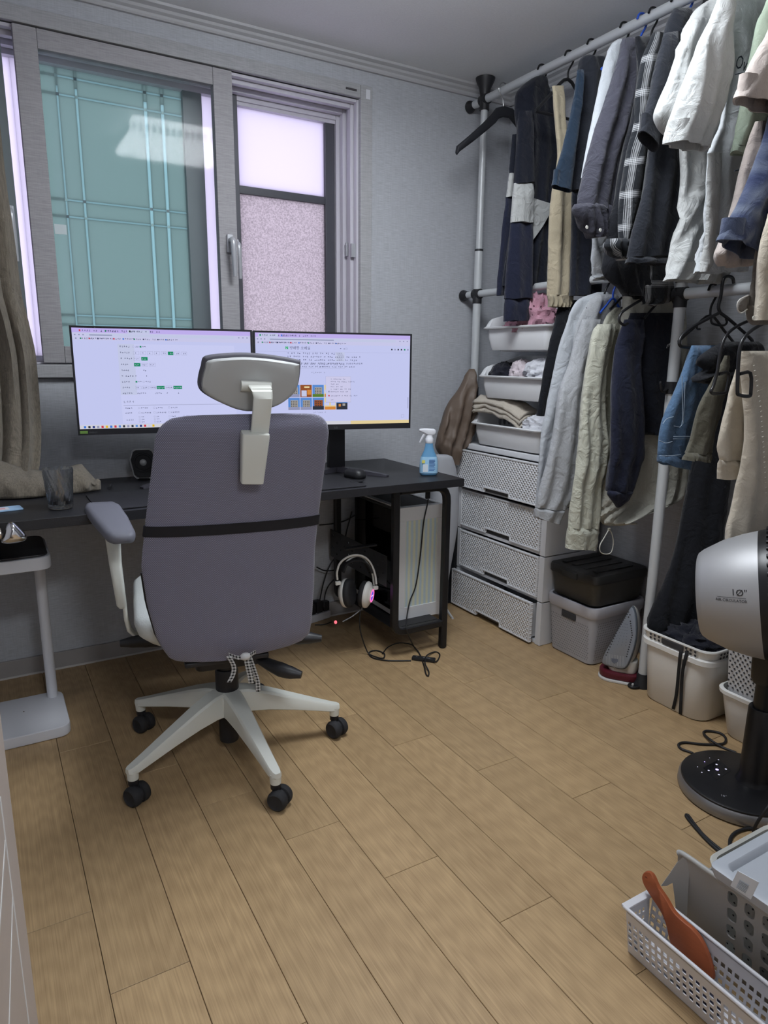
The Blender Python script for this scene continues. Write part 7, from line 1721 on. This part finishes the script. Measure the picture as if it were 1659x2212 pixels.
tag(cloth('shirt', fb_sand, 0.975, ((-200,1810,1910),(0,1782,1880),(250,1722,1810),(440,1670,1750),(500,1652,1730),(560,1641,1720),(620,1643,1715),(692,1640,1705)), .05, None, 39, .005), 'cream shirt hanging at the right edge over the lower rail', 'shirt')
g = gthing('brown_shirt', 'grey-brown shirt cuff with white buttons beside the cream shirt', 'shirt', (1.95, 1.01, 1.4))
cloth('shirt_sleeve', fb_brown, 1.02, ((540,1634,1652),(590,1629,1654),(640,1622,1660),(662,1617,1668)), .04, g, 40, .003); cloth('cuff', fb_brown, 1.015, ((660,1617,1668),(688,1619,1668),(703,1634,1656)), .05, g, 41, .002)
for u_, v_ in ((1627, 687), (1653, 683)):
    MB(frame(ony(u_, v_, 0.985), (1, 0, 0), (0, 0, 1))).lathe([(0.0042, 0), (0.0050, 0.001), (0.0045, 0.002)], 14).build('button', MATS['button_white'], g)
MB().tube([ony(a, b, 1.01) for a, b in ((1616, 638), (1600, 646), (1593, 656), (1594, 670), (1602, 676), (1614, 668))], 0.0016, 6, smooth=5).build('cuff_edge', mat('seam_pale', (0.5, 0.48, 0.45), .8), g)
cloth('cuff_tab', fb_brown, 1.018, ((638,1612,1624),(650,1598,1622),(668,1596,1618),(674,1602,1610)), .02, g, 42, .001)

# bodies of the garments whose sleeves reach into the picture at its right edge
def torso(name, m, Y, x0, zt, zb, parent, seed, T=.045):
    cloth(name, m, Y, (), T, parent, seed, .006, hem=True, pts=((RX - .04, RX + .05, zt), (RX - .10, RX + .13, zt - .03), (x0, 2.205, zt - .09), (x0 + .01, 2.21, zt - .3), (x0 + .01, 2.21, (zt + zb)/2 - .1), (x0, 2.215, zb)))
def owner(lab): return [o for o in bpy.data.objects if str(o.get('label', '')).startswith(lab)][0]
torso('tee_body', fb_green, 1.16, 1.985, 2.20, 1.52, owner('sage green tee'), 71)
torso('tee_body', fb_pink, 1.085, 1.86, 2.20, 1.50, owner('dusty beige tee'), 72)
torso('shirt_body', m_nplaid, 1.030, 1.80, 2.20, 1.42, owner('navy blue soft plaid'), 73)
torso('shirt_body', fb_brown, 0.995, 1.775, 2.20, 1.40, owner('grey-brown shirt cuff'), 74, .03)
torso('shirt_body', fb_sand, 0.955, 1.72, 2.20, 1.40, owner('cream shirt hanging'), 75)
torso('shirt_body', fb_pink, 1.125, 1.93, 2.20, 1.40, owner('dusty beige long shirt'), 76, .03)
hanger(1.030, RZ, 'black hanger hook of the navy plaid shirt', w=0.06, drop=.05)
hanger(0.960, RZ, 'black hanger hook of the cream shirt at the right edge', w=0.06, drop=.05)
# --- lower rail, window end
g = gthing('black_trousers', 'black trousers hanging in front of the stacked baskets', 'trousers', (1.9, 2.0, 1.1))
cloth('trouser_leg', fb_black, 2.0, ((648,1212,1250),(690,1201,1240),(750,1187,1226),(830,1172,1204),(897,1160,1178)), .04, g, 43, .004)
hanger(2.03, 1.47, 'black hanger of the black trousers on the lower rail', w=.05, drop=.03)
g = gthing('grey_sweatshirt', 'heather grey sweatshirt with long ribbed sleeve on the lower rail', 'sweatshirt', (1.9, 1.86, 0.95))
cloth('far_sleeve', fb_lgrey, 1.89, ((631,1292,1312),(645,1256,1322),(662,1240,1320),(690,1229,1306),(750,1211,1280),(866,1186,1236),(960,1168,1206),(1070,1160,1180),(1088,1158,1166)), .04, g, 44, .004)
cloth('sweatshirt_body', fb_grey, 1.865, ((636,1290,1335),(660,1270,1340),(720,1245,1330),(800,1240,1320),(900,1235,1300),(960,1230,1290)), .05, g, 45, .006)
cloth('near_sleeve', fb_grey, 1.835, ((690,1262,1298),(740,1246,1285),(790,1232,1266),(850,1210,1260),(929,1196,1259),(1000,1181,1252),(1064,1165,1243),(1098,1160,1219)), .06, g, 46, .006)
cloth('ribbed_cuff', fb_grey, 1.834, ((1098,1159,1219),(1108,1158.5,1216),(1118,1158,1206,1133)), .062, g, 47, .003, hem=True)
hanger(1.87, 1.47, 'black hanger of the heather grey sweatshirt', w=.09, drop=.035)
hanger(1.83, 1.47, 'blue hanger between the grey sweatshirt and the cream shirt', m_hblue, w=.06, drop=.05)
g = gthing('cream_shirt', 'cream cotton overshirt with long cuffed sleeve on the lower rail', 'shirt', (1.95, 1.75, 0.9))
cloth('shirt_body', fb_cream, 1.775, ((664,1330,1420),(690,1308,1400),(740,1298,1380),(850,1302,1345),(950,1306,1336),(1050,1306,1330),(1100,1300,1328),(1128,1296,1330)), .05, g, 48, .006, crease=.9)
cloth('shirt_sleeve', fb_cream, 1.742, ((700,1294,1332),(725,1282,1324),(804,1268,1308),(898,1257,1304),(970,1250,1309),(1001,1247,1304),(1050,1240,1293),(1140,1231,1291)), .06, g, 49, .007, 3, crease=1.0)
cloth('shirt_cuff', fb_cream, 1.740, ((1138,1230,1292),(1160,1228,1290),(1184,1226,1287,1188)), .064, g, 50, .003, hem=True)
hanger(1.785, 1.47, 'black hanger of the cream overshirt', w=.06, drop=.04)
g = gthing('stone_coat', 'stone coloured parka with gathered drawstring hem behind the navy sweater', 'coat', (2.05, 1.7, 0.8))
cloth('coat_body', fb_coat, (1.735, 1.605), ((640,1345,1480),(760,1335,1485),(930,1320,1488),(1000,1312,1490),(1050,1302,1488),(1085,1296,1462),(1112,1294,1402),(1130,1300,1362),(1136,1312,1340)), .05, g, 51, .010, 3.5, xr=2.235, crease=.9)
MB().tube([ony(a, b, 1.68) for a, b in ((1314, 1146), (1306, 1160), (1296, 1178), (1297, 1192), (1308, 1197), (1320, 1193), (1325, 1172), (1322, 1154), (1318, 1146))], 0.0020, 7, smooth=5).build('drawstring', mat('cord_cream', (0.62, 0.60, 0.54), .8), g, smooth=70)
MB(Matrix.Translation(ony(1316, 1144, 1.68))).rbox((0, 0, -0.004), 0.012, 0.008, 0.010, 0.003, 0.002).build('cord_stop', fb_coat, g)
hanger(1.735, 1.47, 'black hanger of the stone parka', w=.06, drop=.04)
g = gthing('navy_sweater', 'dark navy sweater with small white emblem on the lower rail', 'sweater', (2.05, 1.65, 0.95))
cloth('sweater_body', fb_ink, (1.665, 1.60), ((676,1362,1464),(720,1350,1466),(800,1345,1466),(851,1352,1458),(905,1372,1452),(938,1388,1448)), .05, g, 52, .005)
cloth('sweater_sleeve', fb_navy, 1.635, ((690,1353,1392),(740,1339,1388),(788,1331,1380),(882,1321,1389),(976,1319,1393),(1007,1317,1382),(1050,1316,1368),(1062,1317,1364)), .06, g, 53, .006)
cloth('sweater_cuff', fb_navy, 1.634, ((1060,1316,1366),(1072,1316,1362,1066),(1096,1334,1356,1076)), .055, g, 54, .002, hem=True)
MB().tube([ony(a, b, 1.585) for a, b in ((1440, 752), (1442, 745), (1447, 742), (1444, 748), (1450, 738))], 0.0009, 5).build('emblem', mat('emblem_white', (0.6, 0.6, 0.62), .7), g)
MB().tube([ony(a, b, 1.60) for a, b in ((1400, 640), (1385, 648), (1352, 668), (1340, 680), (1338, 694), (1348, 702), (1356, 698))], 0.0045, 8, smooth=5).build('hanger_end', m_hblk, hanger(1.60, 1.47, 'black hanger with curled end holding the dark navy sweater', w=.10, drop=.08), smooth=70)

# --- lower rail, near end
hp2 = lambda u_, v_, y_=1.352: ony(u_, v_, y_)
h = thing('hanger', 'black plastic hanger with open triangle holding the blue denim jeans', 'hanger', (2.0, 1.352, 1.1), 'hangers on the rack rails')
MB().tube([hp2(*p) for p in ((1585, 612), (1582, 600), (1570, 597), (1562, 606), (1557, 640), (1552, 662), (1555, 675))], 0.0048, 8, smooth=5).build('hook', m_hblk, h, smooth=70)
MB().tube([hp2(*p) for p in ((1555, 675), (1530, 688), (1495, 707), (1476, 722), (1468, 736), (1469, 746), (1480, 750), (1520, 750), (1590, 748), (1624, 740), (1618, 728), (1598, 710), (1575, 690), (1555, 675))], 0.0048, 8, smooth=4).build('hanger_triangle', m_hblk, h, smooth=70)
MB().tube([hp2(*p) for p in ((1538, 684), (1536, 692), (1541, 700), (1562, 703), (1570, 697), (1568, 688))], 0.0035, 8, smooth=4).build('inner_loop', m_hblk, h, smooth=70)
MB().tube([hp2(*p) for p in ((1512, 698), (1506, 702), (1506, 710), (1512, 711))], 0.003, 8, smooth=4).build('strap_notch', m_hblk, h, smooth=70)
g = gthing('denim_jeans', 'folded light blue denim jeans hanging from the triangle hanger', 'jeans', (1.95, 1.33, 1.0))
cloth('jeans_leg', fb_denim, 1.335, ((746,1496,1552),(793,1481,1538),(840,1462,1524),(891,1440,1512),(930,1429,1500),(972,1425,1494),(984,1425,1492)), .045, g, 55, .004, crease=.8)
cloth('waistband', fb_denim, 1.333, ((983,1424,1493),(998,1424,1490,1016)), .052, g, 56, .002, hem=True)
m_stitch = mat('denim_stitch', (0.30, 0.37, 0.46), .8)
for pts in (((1473, 812), (1474, 860), (1473, 918), (1456, 920)), ((1432, 915), (1440, 905), (1455, 900)), ((1424, 951), (1438, 957), (1452, 954)), ((1455, 943), (1496, 943)), ((1455, 948), (1495, 948)), ((1424, 985), (1455, 984), (1492, 979)), ((1480, 825), (1478, 870), (1476, 915))):
    MB().tube([ony(a, b, 1.305) for a, b in pts], 0.0011, 5, smooth=3).build('stitching', m_stitch, g, smooth=60)
MB().loft([[ony(u_, v_, 1.304) + Vector((a, b, 0)) for a, b in rr(.014, .004, .001, 1)] for u_, v_ in ((1469, 962), (1474, 980), (1480, 1002))]).build('belt_loop', fb_denim, g)
g = gthing('black_slacks', 'long black slacks falling from the lower rail into the laundry bin', 'trousers', (2.05, 1.44, 0.7))
cloth('slacks', fb_black, (1.495, 1.42), ((745,1530,1620),(800,1520,1610),(900,1512,1600),(1000,1496,1590),(1100,1478,1582),(1177,1462,1576),(1250,1438,1568),(1320,1411,1556),(1350,1403,1550),(1368,1412,1548),(1385,1440,1545)), .07, g, 57, .008)
hanger(1.43, 1.392, 'black hanger of the long black slacks', w=.14, drop=.08)
tag(cloth('jacket', fb_black, 1.295, ((738,1566,1640),(752,1540,1650),(772,1514,1650),(786,1511,1640),(800,1520,1620),(818,1500,1560),(828,1500,1530)), .05, None, 58, .004), 'black hooded top bunched over the denim jeans', 'jacket')
g = gthing('olive_trousers', 'olive trousers clipped to a hanger beside the denim jeans', 'trousers', (1.95, 1.24, 1.0))
cloth('trouser_leg', fb_olive, 1.245, ((768,1567,1578),(812,1548,1576),(840,1535,1572),(882,1515,1560),(947,1499,1543),(980,1486,1536)), .04, g, 59, .005)
cloth('elastic_waist', fb_olive, 1.243, ((978,1484,1536),(994,1479,1531,998)), .05, g, 60, .004, 9, hem=True)
for lab, pts, y_ in (('black clip hanger in front of the olive trousers', ((1624, 690), (1590, 706), (1568, 726), (1557, 755), (1550, 800), (1541, 834), (1536, 844), (1541, 850), (1565, 849), (1570, 840), (1574, 806), (1553, 808)), 1.205),
                     ('black clip hanger in front of the cream trousers', ((1662, 692), (1626, 712), (1604, 735), (1596, 770), (1593, 842), (1597, 853), (1618, 856), (1622, 846), (1621, 806), (1597, 808)), 1.065)):
    h = thing('hanger', lab, 'hanger', ony(1560, 750, y_), 'hangers on the rack rails')
    MB().tube([ony(a, b, y_) for a, b in pts], 0.0045, 8, smooth=3).build('hanger_clip', m_hblk, h, smooth=70)
    MB().tube([(RX, y_, 1.392 - 0.06), (RX, y_, 1.392 - 0.03), (RX + 0.021, y_, 1.392 - 0.005), (RX + 0.015, y_, 1.392 + 0.017), (RX - 0.004, y_, 1.392 + 0.0235), (RX - 0.021, y_, 1.392 + 0.008)], 0.0036, 8, smooth=4).build('hook', m_hblk, h, smooth=70)
    MB().tube([ony(*pts[0], y_), (RX, y_, 1.392 - 0.06)], 0.0045, 8).build('hanger_arm', m_hblk, h, smooth=70)
g = gthing('cream_chinos', 'cream chinos with cuff seen behind the cream trousers near the fan', 'trousers', (1.9, 1.16, 0.95))
cloth('chino_leg', fb_sand, 1.165, ((798,1592,1606),(868,1574,1608),(930,1559,1607),(966,1554,1606),(996,1557,1604)), .04, g, 61, .004)
cloth('chino_waist', fb_sand, 1.163, ((994,1556,1604),(1012,1557,1601),(1034,1558,1594)), .047, g, 62, .003, hem=True)
g = gthing('cream_trousers', 'long cream trousers hanging behind the fan head', 'trousers', (1.95, 1.1, 0.9))
cloth('trouser_leg', fb_sand, 1.105, ((758,1606,1700),(790,1605,1700),(840,1609,1700),(952,1610,1700),(1079,1595,1695),(1145,1578,1690),(1200,1572,1690)), .05, g, 63, .006, 2.5)
for i in range(28):
    v_ = 790 + i*11; u_ = interp(v_, [790, 880, 1000, 1100], [1627, 1642, 1650, 1655]); c_ = ony(u_, v_, 1.071)
    MB().tube([c_, c_ + Vector((0.006, 0, 0.001))], 0.0009, 4).build('stitch_mark', mat('stitch_white', (0.7, 0.66, 0.58), .8), g, smooth=0)
# --- things behind the desk end
g = gthing('nylon_jacket', 'brown nylon jacket bundle hanging from the post hook behind the desk', 'jacket', (1.85, 2.58, 0.9))
o_ = cloth('jacket_body', fb_bag, 2.575, ((797,1016,1026),(826,1002,1027),(860,982,1027),(891,966,1026),(925,953,1024),(948,948,1014),(970,949,1000),(1003,966,986)), .09, g, 64, .012, 3, crease=2.0)
tag(cloth('grey_cushion', mat('cushion_grey', (0.36, 0.37, 0.40), .6), 2.45, ((982,944,966),(992,938,976),(1050,934,987),(1120,930,986),(1170,930,979),(1220,930,970),(1270,930,962),(1322,930,958)), .09, None, 65, .001, 1, crease=0), 'pale grey rounded cushion standing between the desk and the drawers', 'cushion')
tag(cloth('black_bag', fb_black, 2.635, ((940,990,1012),(1010,984,1000),(1100,978,996),(1200,964,990),(1290,956,984),(1316,954,982)), .06, None, 66, .003), 'black bag squeezed between the grey cushion and the drawer chest', 'bag')

# ---------------------------------------------------------------- tidy
for o in list(bpy.data.objects):
    if '_abs' in o: del o['_abs']
bpy.context.view_layer.update()
